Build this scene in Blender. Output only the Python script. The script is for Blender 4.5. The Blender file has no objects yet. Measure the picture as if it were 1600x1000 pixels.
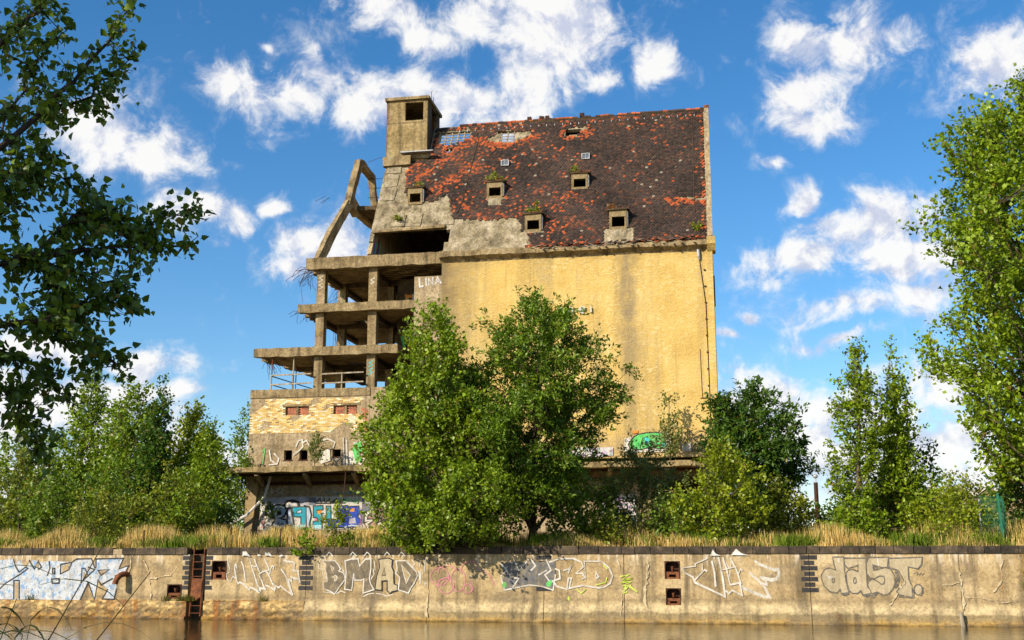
# Ruined grain warehouse beside a harbour basin, seen across the water on a summer evening.
import bpy, bmesh, math, random
import numpy as np
from mathutils import Vector, Matrix

scene = bpy.context.scene
COL = scene.collection
A = math.radians(10.5)                       # the quay and the warehouse are turned this far from the view axis

# ------------------------------------------------------------------ camera
cam_d = bpy.data.cameras.new('camera'); cam = bpy.data.objects.new('camera', cam_d); COL.objects.link(cam)
cam.location = (0, 0, 2.2)
cam.rotation_euler = (math.radians(90 + 11.94), 0, 0)
cam_d.sensor_width = 36.0; cam_d.lens = 40.43; cam_d.clip_start = 0.1; cam_d.clip_end = 3000
scene.camera = cam

# ------------------------------------------------------------------ light
SUN_EL = math.radians(30.0)
SUN_AZ = math.radians(228.5)                 # compass style: 0 = +Y, clockwise -> behind and to the left of the viewer
sdir = Vector((math.sin(SUN_AZ) * math.cos(SUN_EL), math.cos(SUN_AZ) * math.cos(SUN_EL), math.sin(SUN_EL)))
sun_d = bpy.data.lights.new('sun', 'SUN'); sun = bpy.data.objects.new('sun', sun_d); COL.objects.link(sun)
sun_d.energy = 4.6; sun_d.angle = math.radians(0.5); sun_d.color = (1.0, 0.90, 0.74)
sun.rotation_euler = (-sdir).to_track_quat('-Z', 'Y').to_euler()
sun.location = (-60, -60, 60)
scene.view_settings.view_transform = 'Standard'; scene.view_settings.look = 'None'
scene.view_settings.exposure = 0.56; scene.view_settings.gamma = 1.0
scene.cycles.max_bounces = 6; scene.cycles.diffuse_bounces = 3; scene.cycles.glossy_bounces = 3; scene.cycles.transmission_bounces = 3

CLOUDS = [(-0.1259,0.4662,0.0417,0.025),(-0.0838,0.4472,0.0389,0.0211),(-0.0422,0.4716,0.0611,0.0267),(0.0301,0.464,0.0611,0.0333),(0.0149,0.4247,0.0389,0.0361),(0.0,0.3954,0.0444,0.0278),(-0.2501,0.3948,0.0389,0.0178),(-0.2103,0.3902,0.0444,0.025),(-0.1708,0.4072,0.0333,0.0233),(-0.1411,0.3865,0.0417,0.025),(-0.0945,0.3911,0.0528,0.0267),(-0.0474,0.4004,0.0417,0.0267),(-0.3656,0.346,0.0556,0.0344),(-0.3201,0.3355,0.0472,0.0233),(-0.3877,0.3636,0.0333,0.02),(-0.2824,0.2914,0.0389,0.0178),(-0.2483,0.2821,0.0233,0.0233),(-0.2119,0.3045,0.0244,0.01),(-0.16,0.2663,0.0528,0.0306),(-0.1379,0.2836,0.0333,0.0267),(-0.1901,0.2512,0.0344,0.0167),(-0.3061,0.1628,0.0417,0.0144),(-0.3073,0.1426,0.0528,0.0111),(0.0831,0.4144,0.0167,0.02),(0.1276,0.4243,0.0306,0.0244),(0.2971,0.4338,0.0639,0.0289),(0.2681,0.3983,0.0411,0.0278),(0.2688,0.3731,0.0422,0.0211),(0.4288,0.3977,0.0444,0.0344),(0.2295,0.3462,0.0189,0.0111),(0.2536,0.3086,0.0211,0.0156),(0.324,0.2773,0.0667,0.0322),(0.2722,0.2536,0.0667,0.0267),(0.3477,0.2462,0.0472,0.0333),(0.3503,0.2118,0.0361,0.0211),(0.2879,0.2054,0.05,0.0156),(0.2814,0.1843,0.0417,0.0133),(0.2234,0.1382,0.0583,0.0333),(0.2532,0.0998,0.0667,0.0344),(0.3749,0.1423,0.0528,0.0267),(0.3215,0.0874,0.1056,0.0389),(0.3978,0.0672,0.0611,0.0222),(-0.2142,0.424,0.0122,0.0067),(0.2127,0.2011,0.02,0.0089),(0.1958,0.187,0.0222,0.0067),(-0.383,0.1213,0.1056,0.0278),(-0.3211,0.0822,0.1444,0.0333),(-0.022,0.0538,0.5,0.0306),(0.209,0.117,0.0667,0.0278),(0.2883,0.1253,0.0833,0.0222),(0.3617,0.0964,0.0889,0.0222),(-0.3959,0.1617,0.0667,0.0167),(0.054,0.4532,0.0611,0.0333)]
SKY_STRENGTH = 0.12
def make_world():
    w = bpy.data.worlds.new('World'); scene.world = w; w.use_nodes = True
    nt = w.node_tree; nt.nodes.clear()
    def nd(t, **k):
        n = nt.nodes.new(t)
        for a, v in k.items(): setattr(n, a, v)
        return n
    def ln(a, b): nt.links.new(a, b)
    def mth(op, a, b=None, clamp=False):
        n = nd('ShaderNodeMath', operation=op, use_clamp=clamp)
        for i, v in enumerate((a, b)):
            if v is None: continue
            if isinstance(v, (int, float)): n.inputs[i].default_value = v
            else: ln(v, n.inputs[i])
        return n.outputs[0]
    out = nd('ShaderNodeOutputWorld'); bg = nd('ShaderNodeBackground'); bg.inputs['Strength'].default_value = SKY_STRENGTH
    sky = nd('ShaderNodeTexSky', sky_type='NISHITA', sun_disc=False)
    sky.sun_elevation = SUN_EL; sky.sun_rotation = SUN_AZ; sky.air_density = 1.0; sky.dust_density = 0.4; sky.ozone_density = 3.0
    hs = nd('ShaderNodeHueSaturation'); hs.inputs['Saturation'].default_value = 1.30; hs.inputs['Value'].default_value = .92
    ln(sky.outputs[0], hs.inputs['Color'])
    tc = nd('ShaderNodeTexCoord'); sep = nd('ShaderNodeSeparateXYZ'); ln(tc.outputs['Generated'], sep.inputs[0])
    def field(shift):
        """cloud density at the view direction, moved a little (for the lit and shaded sides of the clouds)"""
        add = nd('ShaderNodeVectorMath', operation='ADD'); ln(tc.outputs['Generated'], add.inputs[0]); add.inputs[1].default_value = shift
        s = nd('ShaderNodeSeparateXYZ'); ln(add.outputs[0], s.inputs[0])
        az = mth('ARCTAN2', s.outputs[0], s.outputs[1]); el = mth('ARCSINE', s.outputs[2])
        ae = nd('ShaderNodeCombineXYZ'); ln(az, ae.inputs[0]); ln(el, ae.inputs[1])
        wn = nd('ShaderNodeTexNoise'); wn.inputs['Scale'].default_value = 10; wn.inputs['Detail'].default_value = 5; ln(add.outputs[0], wn.inputs['Vector'])
        sb = nd('ShaderNodeVectorMath', operation='MULTIPLY_ADD'); ln(wn.outputs['Color'], sb.inputs[0]); sb.inputs[1].default_value = (.10, .07, 0); ln(ae.outputs[0], sb.inputs[2])
        sb2 = nd('ShaderNodeVectorMath', operation='SUBTRACT'); ln(sb.outputs[0], sb2.inputs[0]); sb2.inputs[1].default_value = (.05, .035, 0)
        acc = None
        for a0, e0, ra, rb in CLOUDS:
            m = nd('ShaderNodeVectorMath', operation='MULTIPLY_ADD')
            ln(sb2.outputs[0], m.inputs[0]); m.inputs[1].default_value = (.87 / ra, .87 / rb, 0); m.inputs[2].default_value = (-.87 * a0 / ra, -.87 * e0 / rb, 0)
            L = nd('ShaderNodeVectorMath', operation='LENGTH'); ln(m.outputs[0], L.inputs[0])
            wt = min(1.08, .74 + 8 * math.sqrt(ra * rb))             # small clouds stay thin and ragged
            v = mth('MULTIPLY_ADD', L.outputs['Value'], -1.0); v.node.inputs[2].default_value = wt
            if acc is None: acc = v
            else:
                sm = nd('ShaderNodeMath', operation='SMOOTH_MAX'); ln(acc, sm.inputs[0]); ln(v, sm.inputs[1]); sm.inputs[2].default_value = .25; acc = sm.outputs[0]
        # the same kind of broken cumulus over the rest of the sky
        n0 = nd('ShaderNodeTexNoise'); n0.inputs['Scale'].default_value = 3.2; n0.inputs['Detail'].default_value = 2; ln(add.outputs[0], n0.inputs['Vector'])
        rest = mth('MULTIPLY', mth('SUBTRACT', n0.outputs[0], .56), 6.0)
        away = mth('SUBTRACT', mth('MAXIMUM', mth('ABSOLUTE', az), mth('ADD', el, -.02)), .55)
        rest = mth('MINIMUM', rest, mth('MULTIPLY', away, 6.0))
        acc = mth('MAXIMUM', mth('MAXIMUM', acc, rest), -0.6)
        return acc, add.outputs[0]
    def billow(vec, shift):
        ad = nd('ShaderNodeVectorMath', operation='ADD'); ln(vec, ad.inputs[0]); ad.inputs[1].default_value = shift
        n1 = nd('ShaderNodeTexNoise'); n1.inputs['Scale'].default_value = 27; n1.inputs['Detail'].default_value = 11; n1.inputs['Roughness'].default_value = .64; n1.inputs['Distortion'].default_value = .35
        ln(ad.outputs[0], n1.inputs['Vector']); return n1.outputs[0]
    acc, vec = field((0, 0, 0)); nA = billow(vec, (0, 0, 0)); nB = billow(vec, (-.012, -.004, .016))
    d0 = mth('ADD', mth('MULTIPLY', acc, .82), mth('MULTIPLY', mth('SUBTRACT', nA, .5), 2.0))
    al = nd('ShaderNodeMapRange', interpolation_type='SMOOTHSTEP'); ln(d0, al.inputs[0]); al.inputs[1].default_value = .02; al.inputs[2].default_value = .62
    veil = nd('ShaderNodeMapRange', interpolation_type='SMOOTHSTEP'); ln(mth('ADD', acc, mth('MULTIPLY', mth('SUBTRACT', nA, .5), 4.2)), veil.inputs[0]); veil.inputs[1].default_value = -.25; veil.inputs[2].default_value = 1.1; veil.inputs[4].default_value = .42
    lit = nd('ShaderNodeMapRange', interpolation_type='SMOOTHSTEP'); ln(mth('ADD', mth('SUBTRACT', nA, nB), mth('MULTIPLY', acc, .06)), lit.inputs[0]); lit.inputs[1].default_value = -.11; lit.inputs[2].default_value = .11
    cc = nd('ShaderNodeMix', data_type='RGBA'); ln(lit.outputs[0], cc.inputs['Factor'])
    k = 1 / SKY_STRENGTH
    cc.inputs['A'].default_value = (.42 * k, .45 * k, .55 * k, 1); cc.inputs['B'].default_value = (.69 * k, .68 * k, .665 * k, 1)
    mx = nd('ShaderNodeMix', data_type='RGBA'); ln(mth('MULTIPLY', mth('MAXIMUM', al.outputs[0], veil.outputs[0]), .95), mx.inputs['Factor']); ln(hs.outputs[0], mx.inputs['A']); ln(cc.outputs['Result'], mx.inputs['B'])
    ln(mx.outputs['Result'], bg.inputs['Color']); ln(bg.outputs[0], out.inputs['Surface'])
make_world()

# ------------------------------------------------------------------ mesh helpers
def mesh_obj(name, verts, faces, mats, parent=None, loc=None, midx=None, col=None, smooth=False):
    me = bpy.data.meshes.new(name)
    if isinstance(faces, np.ndarray):                       # all faces of one size
        n, k = faces.shape; v = np.asarray(verts, np.float32)
        me.vertices.add(len(v)); me.vertices.foreach_set('co', v.ravel())
        me.loops.add(n * k); me.loops.foreach_set('vertex_index', faces.astype(np.int32).ravel())
        me.polygons.add(n); me.polygons.foreach_set('loop_start', np.arange(0, n * k, k, dtype=np.int32))
        me.update(calc_edges=True)
    else:
        me.from_pydata([tuple(map(float, v)) for v in verts], [], faces)
    for m in (mats if isinstance(mats, (list, tuple)) else [mats]): me.materials.append(m)
    if midx is not None: me.polygons.foreach_set('material_index', np.asarray(midx, np.int32))
    if col is not None:
        at = me.attributes.new('Col', 'FLOAT_COLOR', 'POINT')
        c = np.ones((len(me.vertices), 4), np.float32); c[:, :3] = col
        at.data.foreach_set('color', c.ravel())
    if smooth: me.polygons.foreach_set('use_smooth', np.ones(len(me.polygons), bool))
    me.update()
    o = bpy.data.objects.new(name, me); COL.objects.link(o)
    if parent is not None: o.parent = parent
    if loc is not None: o.location = loc
    return o
def tag(o, label=None, cat=None, group=None, kind=None):
    if label: o['label'] = label
    if cat: o['category'] = cat
    if group: o['group'] = group
    if kind: o['kind'] = kind
    return o
def empty(name, loc, rz=0.0):
    o = bpy.data.objects.new(name, None); COL.objects.link(o); o.location = loc; o.rotation_euler = (0, 0, rz); o.empty_display_size = .3
    return o
class MB:
    """collects shapes for ONE mesh"""
    def __init__(s): s.v = []; s.f = []; s.m = []
    def quadbox(s, p, mi=0):                                # 8 points: bottom ring, top ring
        b = len(s.v); s.v += [tuple(q) for q in p]
        for f in ((3, 2, 1, 0), (4, 5, 6, 7), (0, 1, 5, 4), (1, 2, 6, 5), (2, 3, 7, 6), (3, 0, 4, 7)): s.f.append(tuple(b + i for i in f)); s.m.append(mi)
        return s
    def box(s, x0, x1, y0, y1, z0, z1, j=0.0, mi=0):
        r = (lambda: random.uniform(-j, j)) if j else (lambda: 0.0)
        return s.quadbox([(x + r(), y + r(), z + r()) for z in (z0, z1) for x, y in ((x0, y0), (x1, y0), (x1, y1), (x0, y1))], mi)
    def tube(s, pts, r, n=6, mi=0, cap=True):
        pts = [Vector(p) for p in pts]; rr = r if isinstance(r, (list, tuple)) else [r] * len(pts)
        b = len(s.v); up = None
        for i, p in enumerate(pts):
            t = (pts[min(i + 1, len(pts) - 1)] - pts[max(i - 1, 0)])
            if t.length < 1e-9: t = Vector((0, 0, 1))
            t.normalize()
            if up is None: up = Vector((0, 0, 1)) if abs(t.z) < .9 else Vector((1, 0, 0))
            x = t.cross(up).normalized(); y = x.cross(t).normalized(); up = y
            for k in range(n):
                a = 2 * math.pi * k / n; s.v.append(tuple(p + (x * math.cos(a) + y * math.sin(a)) * rr[i]))
        for i in range(len(pts) - 1):
            for k in range(n):
                s.f.append((b + i * n + k, b + i * n + (k + 1) % n, b + (i + 1) * n + (k + 1) % n, b + (i + 1) * n + k)); s.m.append(mi)
        if cap:
            s.f.append(tuple(b + k for k in reversed(range(n)))); s.m.append(mi)
            e = b + (len(pts) - 1) * n; s.f.append(tuple(e + k for k in range(n))); s.m.append(mi)
        return s
    def beam(s, a, b, w, h, mi=0, w2=None, h2=None, j=0.0):  # rectangular beam from a to b
        a, b = Vector(a), Vector(b); t = (b - a).normalized(); up = Vector((0, 0, 1)) if abs(t.z) < .95 else Vector((0, 1, 0))
        x = t.cross(up).normalized(); y = x.cross(t).normalized(); p = []
        for q, ww, hh in ((a, w, h), (b, w2 or w, h2 or h)):
            for sx, sy in ((-1, -1), (1, -1), (1, 1), (-1, 1)):
                p.append(tuple(q + x * sx * (ww / 2 + random.uniform(-j, j)) + y * sy * (hh / 2 + random.uniform(-j, j))))
        return s.quadbox(p, mi)
    def poly(s, pts, mi=0):
        b = len(s.v); s.v += [tuple(p) for p in pts]; s.f.append(tuple(range(b, b + len(pts)))); s.m.append(mi); return s
    def prism(s, pts, off, mi=0):                           # planar outline + offset vector
        n = len(pts); b = len(s.v); o = Vector(off); s.v += [tuple(p) for p in pts] + [tuple(Vector(p) + o) for p in pts]
        s.f.append(tuple(range(b, b + n))); s.m.append(mi); s.f.append(tuple(reversed(range(b + n, b + 2 * n)))); s.m.append(mi)
        for i in range(n): k = (i + 1) % n; s.f.append((b + k, b + i, b + n + i, b + n + k)); s.m.append(mi)
        return s
    def ribbon(s, pts, w, place, mi=0, jit=.0):             # painted stroke lying in a plane; place(a, b) -> 3D
        P = [Vector((p[0], p[1])) for p in pts]; P = [p for i, p in enumerate(P) if i == 0 or (p - P[i - 1]).length > 1e-4]
        if len(P) < 2: return s
        b = len(s.v); n = len(P)
        closed = n > 3 and (P[0] - P[-1]).length < 1e-3
        for i in range(n):
            if closed and i in (0, n - 1): d0 = (P[0] - P[n - 2]); d1 = (P[1] - P[0])
            else:
                d1 = P[min(i + 1, n - 1)] - P[min(i, n - 2)]; d0 = P[max(i, 1)] - P[max(i - 1, 0)]
            d0 = d0.normalized(); d1 = d1.normalized(); t = d0 + d1
            t = t.normalized() if t.length > .3 else d1
            nn = Vector((-t.y, t.x)); c = max(.6, abs(nn.dot(Vector((-d1.y, d1.x)))))
            ww = w / 2 / c * (1 + random.uniform(-jit, jit)); q = P[i]
            if not closed and i in (0, n - 1): q = q + t * (w * .3 * (1 if i else -1))
            s.v.append(tuple(place(*(q + nn * ww)))); s.v.append(tuple(place(*(q - nn * ww))))
        for i in range(n - 1): s.f.append((b + 2 * i, b + 2 * i + 1, b + 2 * i + 3, b + 2 * i + 2)); s.m.append(mi)
        return s
    def build(s, name, mats, parent=None, loc=None, smooth=False, col=None):
        return mesh_obj(name, s.v, s.f, mats, parent, loc, s.m, col, smooth)
def sheet(xs, zs, keep, front, back):
    """grid shell with thickness; keep(cx, cz) says which cells exist; front/back(x, z) -> 3D"""
    nx, nz = len(xs), len(zs); K = [[keep((xs[i] + xs[i + 1]) / 2, (zs[j] + zs[j + 1]) / 2) for j in range(nz - 1)] for i in range(nx - 1)]
    m = MB(); idx = {}
    def vi(i, j, side):
        k = (i, j, side)
        if k not in idx: idx[k] = len(m.v); m.v.append(tuple((front if side == 0 else back)(xs[i], zs[j])))
        return idx[k]
    def q(*a): m.f.append(a); m.m.append(0)
    for i in range(nx - 1):
        for j in range(nz - 1):
            if not K[i][j]: continue
            q(vi(i, j, 0), vi(i + 1, j, 0), vi(i + 1, j + 1, 0), vi(i, j + 1, 0)); q(vi(i, j, 1), vi(i, j + 1, 1), vi(i + 1, j + 1, 1), vi(i + 1, j, 1))
            if i == 0 or not K[i - 1][j]: q(vi(i, j, 0), vi(i, j + 1, 0), vi(i, j + 1, 1), vi(i, j, 1))
            if i == nx - 2 or not K[i + 1][j]: q(vi(i + 1, j, 0), vi(i + 1, j, 1), vi(i + 1, j + 1, 1), vi(i + 1, j + 1, 0))
            if j == 0 or not K[i][j - 1]: q(vi(i, j, 0), vi(i, j, 1), vi(i + 1, j, 1), vi(i + 1, j, 0))
            if j == nz - 2 or not K[i][j + 1]: q(vi(i, j + 1, 0), vi(i + 1, j + 1, 0), vi(i + 1, j + 1, 1), vi(i, j + 1, 1))
    return m
def cuts(a, b, step, extra=()):
    n = max(1, int(round((b - a) / step))); l = [a + (b - a) * i / n for i in range(n + 1)]
    l = [v for v in l if all(abs(v - e) > step * .25 for e in extra) or v in (a, b)] + [e for e in extra if a < e < b]
    return sorted(set(l))
def inpoly(px, pz, poly):
    px = np.asarray(px, float); pz = np.asarray(pz, float); r = np.zeros(px.shape, bool); n = len(poly)
    for i in range(n):
        x0, z0 = poly[i]; x1, z1 = poly[(i + 1) % n]
        if abs(z1 - z0) < 1e-9: continue
        c = ((z0 > pz) != (z1 > pz)) & (px < (x1 - x0) * (pz - z0) / (z1 - z0) + x0); r ^= c
    return r
rng = np.random.default_rng(7); random.seed(11)

# ------------------------------------------------------------------ materials
class NM:
    def __init__(s, name):
        s.mat = bpy.data.materials.new(name); s.mat.use_nodes = True; s.nt = s.mat.node_tree
        s.b = s.nt.nodes['Principled BSDF']; s.out = s.nt.nodes['Material Output']
        s.tc = s.n('ShaderNodeTexCoord').outputs['Object']
    def n(s, t, **k):
        x = s.nt.nodes.new(t)
        for a, v in k.items(): setattr(x, a, v)
        return x
    def l(s, a, b): s.nt.links.new(a, b)
    def map(s, scale=(1, 1, 1), loc=(0, 0, 0), rot=(0, 0, 0), src=None):
        m = s.n('ShaderNodeMapping'); m.inputs['Scale'].default_value = scale; m.inputs['Location'].default_value = loc; m.inputs['Rotation'].default_value = rot
        s.l(src or s.tc, m.inputs['Vector']); return m.outputs[0]
    def noise(s, scale, detail=5, rough=.55, vec=None, dist=0):
        x = s.n('ShaderNodeTexNoise'); x.inputs['Scale'].default_value = scale; x.inputs['Detail'].default_value = detail; x.inputs['Roughness'].default_value = rough; x.inputs['Distortion'].default_value = dist
        s.l(vec or s.tc, x.inputs['Vector']); return x.outputs[0]
    def ramp(s, fac, stops):
        r = s.n('ShaderNodeValToRGB'); e = r.color_ramp.elements
        while len(e) < len(stops): e.new(.5)
        for k, (p, c) in zip(e, stops): k.position = p; k.color = (*c, 1) if len(c) == 3 else c
        s.l(fac, r.inputs[0]); return r.outputs[0]
    def rng(s, fac, a, b, c=0.0, d=1.0):
        r = s.n('ShaderNodeMapRange'); s.l(fac, r.inputs[0])
        for i, v in enumerate((a, b, c, d)): r.inputs[i + 1].default_value = v
        return r.outputs[0]
    def mix(s, fac, a, b, mode='MIX'):
        x = s.n('ShaderNodeMix', data_type='RGBA', blend_type=mode)
        for nm, v in (('Factor', fac), ('A', a), ('B', b)):
            if isinstance(v, (int, float)): x.inputs[nm].default_value = v
            elif isinstance(v, tuple): x.inputs[nm].default_value = (*v, 1)
            else: s.l(v, x.inputs[nm])
        return x.outputs['Result']
    def math(s, op, a, b=0.0):
        x = s.n('ShaderNodeMath', operation=op)
        for i, v in enumerate((a, b)):
            if isinstance(v, (int, float)): x.inputs[i].default_value = v
            else: s.l(v, x.inputs[i])
        return x.outputs[0]
    def attr(s): return s.n('ShaderNodeAttribute', attribute_name='Col').outputs['Color']
    def sep(s): x = s.n('ShaderNodeSeparateXYZ'); s.l(s.tc, x.inputs[0]); return x.outputs
    def color(s, c):
        if isinstance(c, tuple): s.b.inputs['Base Color'].default_value = (*c, 1)
        else: s.l(c, s.b.inputs['Base Color'])
    def bump(s, h, strength=.4, dist=.05):
        x = s.n('ShaderNodeBump'); x.inputs['Strength'].default_value = strength; x.inputs['Distance'].default_value = dist
        s.l(h, x.inputs['Height']); s.l(x.outputs[0], s.b.inputs['Normal'])
    def fin(s, rough=.9, spec=.25, metal=0.0):
        s.b.inputs['Roughness'].default_value = rough; s.b.inputs['Specular IOR Level'].default_value = spec; s.b.inputs['Metallic'].default_value = metal
        return s.mat
def concrete(name, dark, mid, light, streak=.6, scale=.9, bump=.5, streak_col=(.045, .036, .022), moss=0.0):
    m = NM(name)
    c = m.ramp(m.noise(scale, 8, .62), [(.28, dark), (.48, mid), (.72, light)])
    c = m.mix(.8, c, m.ramp(m.noise(scale * 7, 7, .75), [(.34, (.34, .30, .24)), (.52, (.95, .95, .95)), (.70, (1.35, 1.3, 1.2))]), 'MULTIPLY')
    if streak: c = m.mix(m.rng(m.noise(1.0, 5, .6, m.map((2.6, 2.6, .16))), .5, .72, 0, streak), c, streak_col)
    if moss: c = m.mix(m.rng(m.noise(1.7, 6, .65), .58, .7, 0, moss), c, (.10, .10, .02))
    ck = m.noise(2.6, 7, .75, None, .6); c = m.mix(m.rng(m.math('ABSOLUTE', m.math('SUBTRACT', ck, .5)), .0, .012, .75, 0), c, (.05, .038, .022))
    c = m.mix(1.0, c, (.86, .84, .80), 'MULTIPLY')
    m.color(c)
    m.bump(m.math('ADD', m.noise(14, 6, .7), m.math('MULTIPLY', m.noise(3, 4), 1.5)), bump, .05)
    return m.fin(.93, .2)
MAT = {}
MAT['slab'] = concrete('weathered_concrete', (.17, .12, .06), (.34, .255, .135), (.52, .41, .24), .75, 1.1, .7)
MAT['slab_dark'] = concrete('shade_dark_concrete', (.05, .036, .02), (.11, .078, .042), (.20, .15, .085), .6, 1.3, .9)  # darker concrete copy; shade of the inner floors put into its colour
MAT['tower'] = concrete('tower_concrete', (.21, .155, .07), (.38, .285, .135), (.52, .40, .21), .7, .7, .6)
MAT['grey_wall'] = concrete('grey_render', (.26, .195, .11), (.44, .335, .20), (.58, .47, .31), .5, .8, .5)
MAT['deck'] = concrete('roof_deck_concrete', (.13, .105, .065), (.36, .30, .19), (.62, .54, .40), .7, 1.2, 1.0, moss=.3)

def yellow_wall():
    m = NM('ochre_render')
    base = m.ramp(m.noise(.55, 6, .6), [(.3, (.60, .418, .128)), (.5, (.745, .53, .178)), (.7, (.80, .612, .25))])
    br = m.noise(3.4, 6, .66, m.map((1.0, 1.0, 1.9), rot=(0, -.55, 0)), .9)
    pale = m.math('MULTIPLY', m.rng(br, .50, .60), m.rng(m.noise(.26, 4, .6, m.map((1, 1, 1), (4, 0, 2))), .36, .58))
    c = m.mix(m.math('MULTIPLY', pale, .85), base, (.90, .74, .40))
    c = m.mix(m.math('MULTIPLY', m.rng(br, .36, .28), .5), c, (.42, .25, .06))
    st = m.noise(1.0, 6, .62, m.map((.50, .5, .045)))
    stz = m.math('MULTIPLY', m.rng(st, .48, .64), m.rng(m.noise(1.1, 6, .7), .28, .56))
    c = m.mix(m.math('MULTIPLY', stz, .70), c, (.30, .245, .14))
    s2 = m.noise(1.0, 5, .6, m.map((3.5, 3.5, .12), (3, 0, 0)))
    c = m.mix(m.rng(s2, .56, .8, 0, .45), c, (.26, .18, .06))
    o = m.sep()                                                  # the end by the open floors is grey with old dirt; browner below the gutter
    c = m.mix(m.math('MULTIPLY', m.rng(o[0], -15.0, -17.3), m.rng(m.noise(.9, 5), .3, .55, .45, .95)), c, (.25, .19, .11))
    c = m.mix(m.math('MULTIPLY', m.rng(o[2], 20.9, 21.9), m.rng(m.noise(1.3, 6, .7), .4, .62, .0, .7)), c, (.22, .155, .06))
    c = m.mix(m.math('MULTIPLY', m.rng(o[2], 10.6, 9.0), m.rng(m.noise(.8, 6, .7), .38, .6, .0, .75)), c, (.40, .31, .20))
    wob = m.math('ADD', o[0], m.math('MULTIPLY', m.noise(.5, 4, .6), 1.6))
    band = m.rng(m.math('ABSOLUTE', m.math('SUBTRACT', wob, -4.45)), .95, .15)
    c = m.mix(m.math('MULTIPLY', m.math('MULTIPLY', band, m.rng(o[2], 11.5, 16.5)), m.rng(m.noise(1.6, 7, .72, m.map((1, 1, .5))), .36, .6, .0, .85)), c, (.33, .26, .16))
    c = m.mix(.35, c, m.ramp(m.noise(16, 4, .7), [(.3, (.55, .5, .42)), (.6, (1, 1, 1))]), 'MULTIPLY')
    c = m.mix(1.0, c, (.86, .82, .74), 'MULTIPLY')
    m.color(c); m.bump(m.math('ADD', m.math('MULTIPLY', br, 1.6), m.noise(18, 5, .7)), .7, .06)
    return m.fin(.92, .2)
MAT['yellow'] = yellow_wall()

def quay_mat(rubble=False):
    m = NM('quay_rubble_concrete' if rubble else 'quay_concrete')
    c = m.ramp(m.noise(.7, 8, .65), [(.28, (.27, .195, .095)), (.48, (.53, .40, .22)), (.70, (.72, .58, .36))])
    o = m.sep(); nz = m.noise(1.4, 6, .65)
    zz = m.math('ADD', o[2], m.math('MULTIPLY', m.math('SUBTRACT', nz, .5), .38))
    low = m.ramp(zz, [(.0, (.16, .10, .03)), (.10, (.46, .31, .11)), (.17, (.40, .30, .15)), (.34, (.34, .27, .15)), (.42, (.62, .50, .29)), (.60, (.68, .55, .33)), (.72, (.52, .41, .23)), (.86, (.33, .25, .145)), (1.0, (.40, .30, .155))])
    c = m.mix(m.rng(o[2], 1.05, .82), c, low)
    if rubble:
        v = m.n('ShaderNodeTexVoronoi'); v.inputs['Scale'].default_value = 5; m.l(m.map((1, 1, 1.3)), v.inputs['Vector'])
        sp = m.n('ShaderNodeSeparateXYZ'); m.l(v.outputs['Color'], sp.inputs[0]); r = m.mix(.85, low, m.ramp(sp.outputs[0], [(.1, (.35, .28, .20)), (.5, (.9, .75, .5)), (.9, (1.3, 1.15, .85))]), 'MULTIPLY'); r = m.mix(m.rng(m.noise(1.2, 4, .6, m.map((1.4, 1, .4))), .5, .6, 0, .8), r, (.34, .13, .03))
        c = m.mix(m.rng(o[2], .78, .72), c, r)
    st = m.noise(1.0, 6, .62, m.map((1.7, 1.7, .13)))
    c = m.mix(m.rng(st, .49, .66, 0, .80), c, (.11, .085, .055)); c = m.mix(m.rng(m.noise(.9, 7, .7, m.map((1, 1, 1.4), (3, 1, 8))), .48, .62, 0, .65), c, (.22, .175, .115))
    lm = m.noise(1.0, 5, .7, m.map((5.5, 5, .55)))
    c = m.mix(m.math('MULTIPLY', m.rng(lm, .52, .60), m.rng(o[2], 2.05, 2.5)), c, (.72, .64, .52))
    c = m.mix(m.rng(m.noise(1.0, 5, .6, m.map((1.3, 1.3, .35), (9, 3, 1))), .66, .74, 0, .65), c, (.36, .16, .03))
    c = m.mix(.75, c, m.ramp(m.noise(9, 8, .76), [(.32, (.38, .33, .27)), (.52, (.95, .93, .9)), (.7, (1.25, 1.2, 1.1))]), 'MULTIPLY'); c = m.mix(1.0, c, (.90, .87, .80), 'MULTIPLY')
    m.color(c); m.bump(m.math('ADD', m.noise(22, 6, .72), m.math('MULTIPLY', nz, 1.2)), .6, .035)
    return m.fin(.9, .25)
MAT['quay'] = quay_mat(); MAT['quay_rubble'] = quay_mat(True)
def simple(name, a, b, scale=6, bump=.4, rough=.9, spec=.25, metal=0.0, detail=6, stretch=(1, 1, 1)):
    m = NM(name); nz = m.noise(scale, detail, .65, m.map(stretch)); m.color(m.ramp(nz, [(.33, a), (.66, b)]))
    if bump: m.bump(m.noise(scale * 3, 5, .7), bump, .03)
    return m.fin(rough, spec, metal)
def stone():
    m = NM('dark_coping_stone'); c = m.ramp(m.noise(3.0, 7, .7), [(.33, (.022, .017, .012)), (.55, (.06, .047, .032)), (.72, (.15, .115, .075))])
    oi = m.n('ShaderNodeObjectInfo'); c = m.mix(1.0, c, m.ramp(oi.outputs['Random'], [(0, (.6, .58, .55)), (1, (1.7, 1.55, 1.35))]), 'MULTIPLY'); m.color(c); m.bump(m.noise(9, 6, .7), .8, .04); return m.fin(.82, .3)
MAT['coping'] = stone()
MAT['basalt'] = simple('dark_quoin_brick', (.012, .011, .012), (.045, .038, .034), 6, .6, .7, .4)
MAT['rust'] = simple('rusty_iron', (.075, .024, .012), (.26, .09, .03), 7, .6, .85, .3)
MAT['rust_dark'] = simple('dark_rusty_iron', (.018, .009, .006), (.085, .032, .016), 6, .6, .85, .3)
MAT['steel'] = simple('galvanised_steel', (.32, .31, .29), (.55, .52, .47), 9, .2, .5, .5, .5)
MAT['rebar'] = simple('rebar', (.035, .022, .015), (.10, .055, .03), 8, .2, .9)
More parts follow.
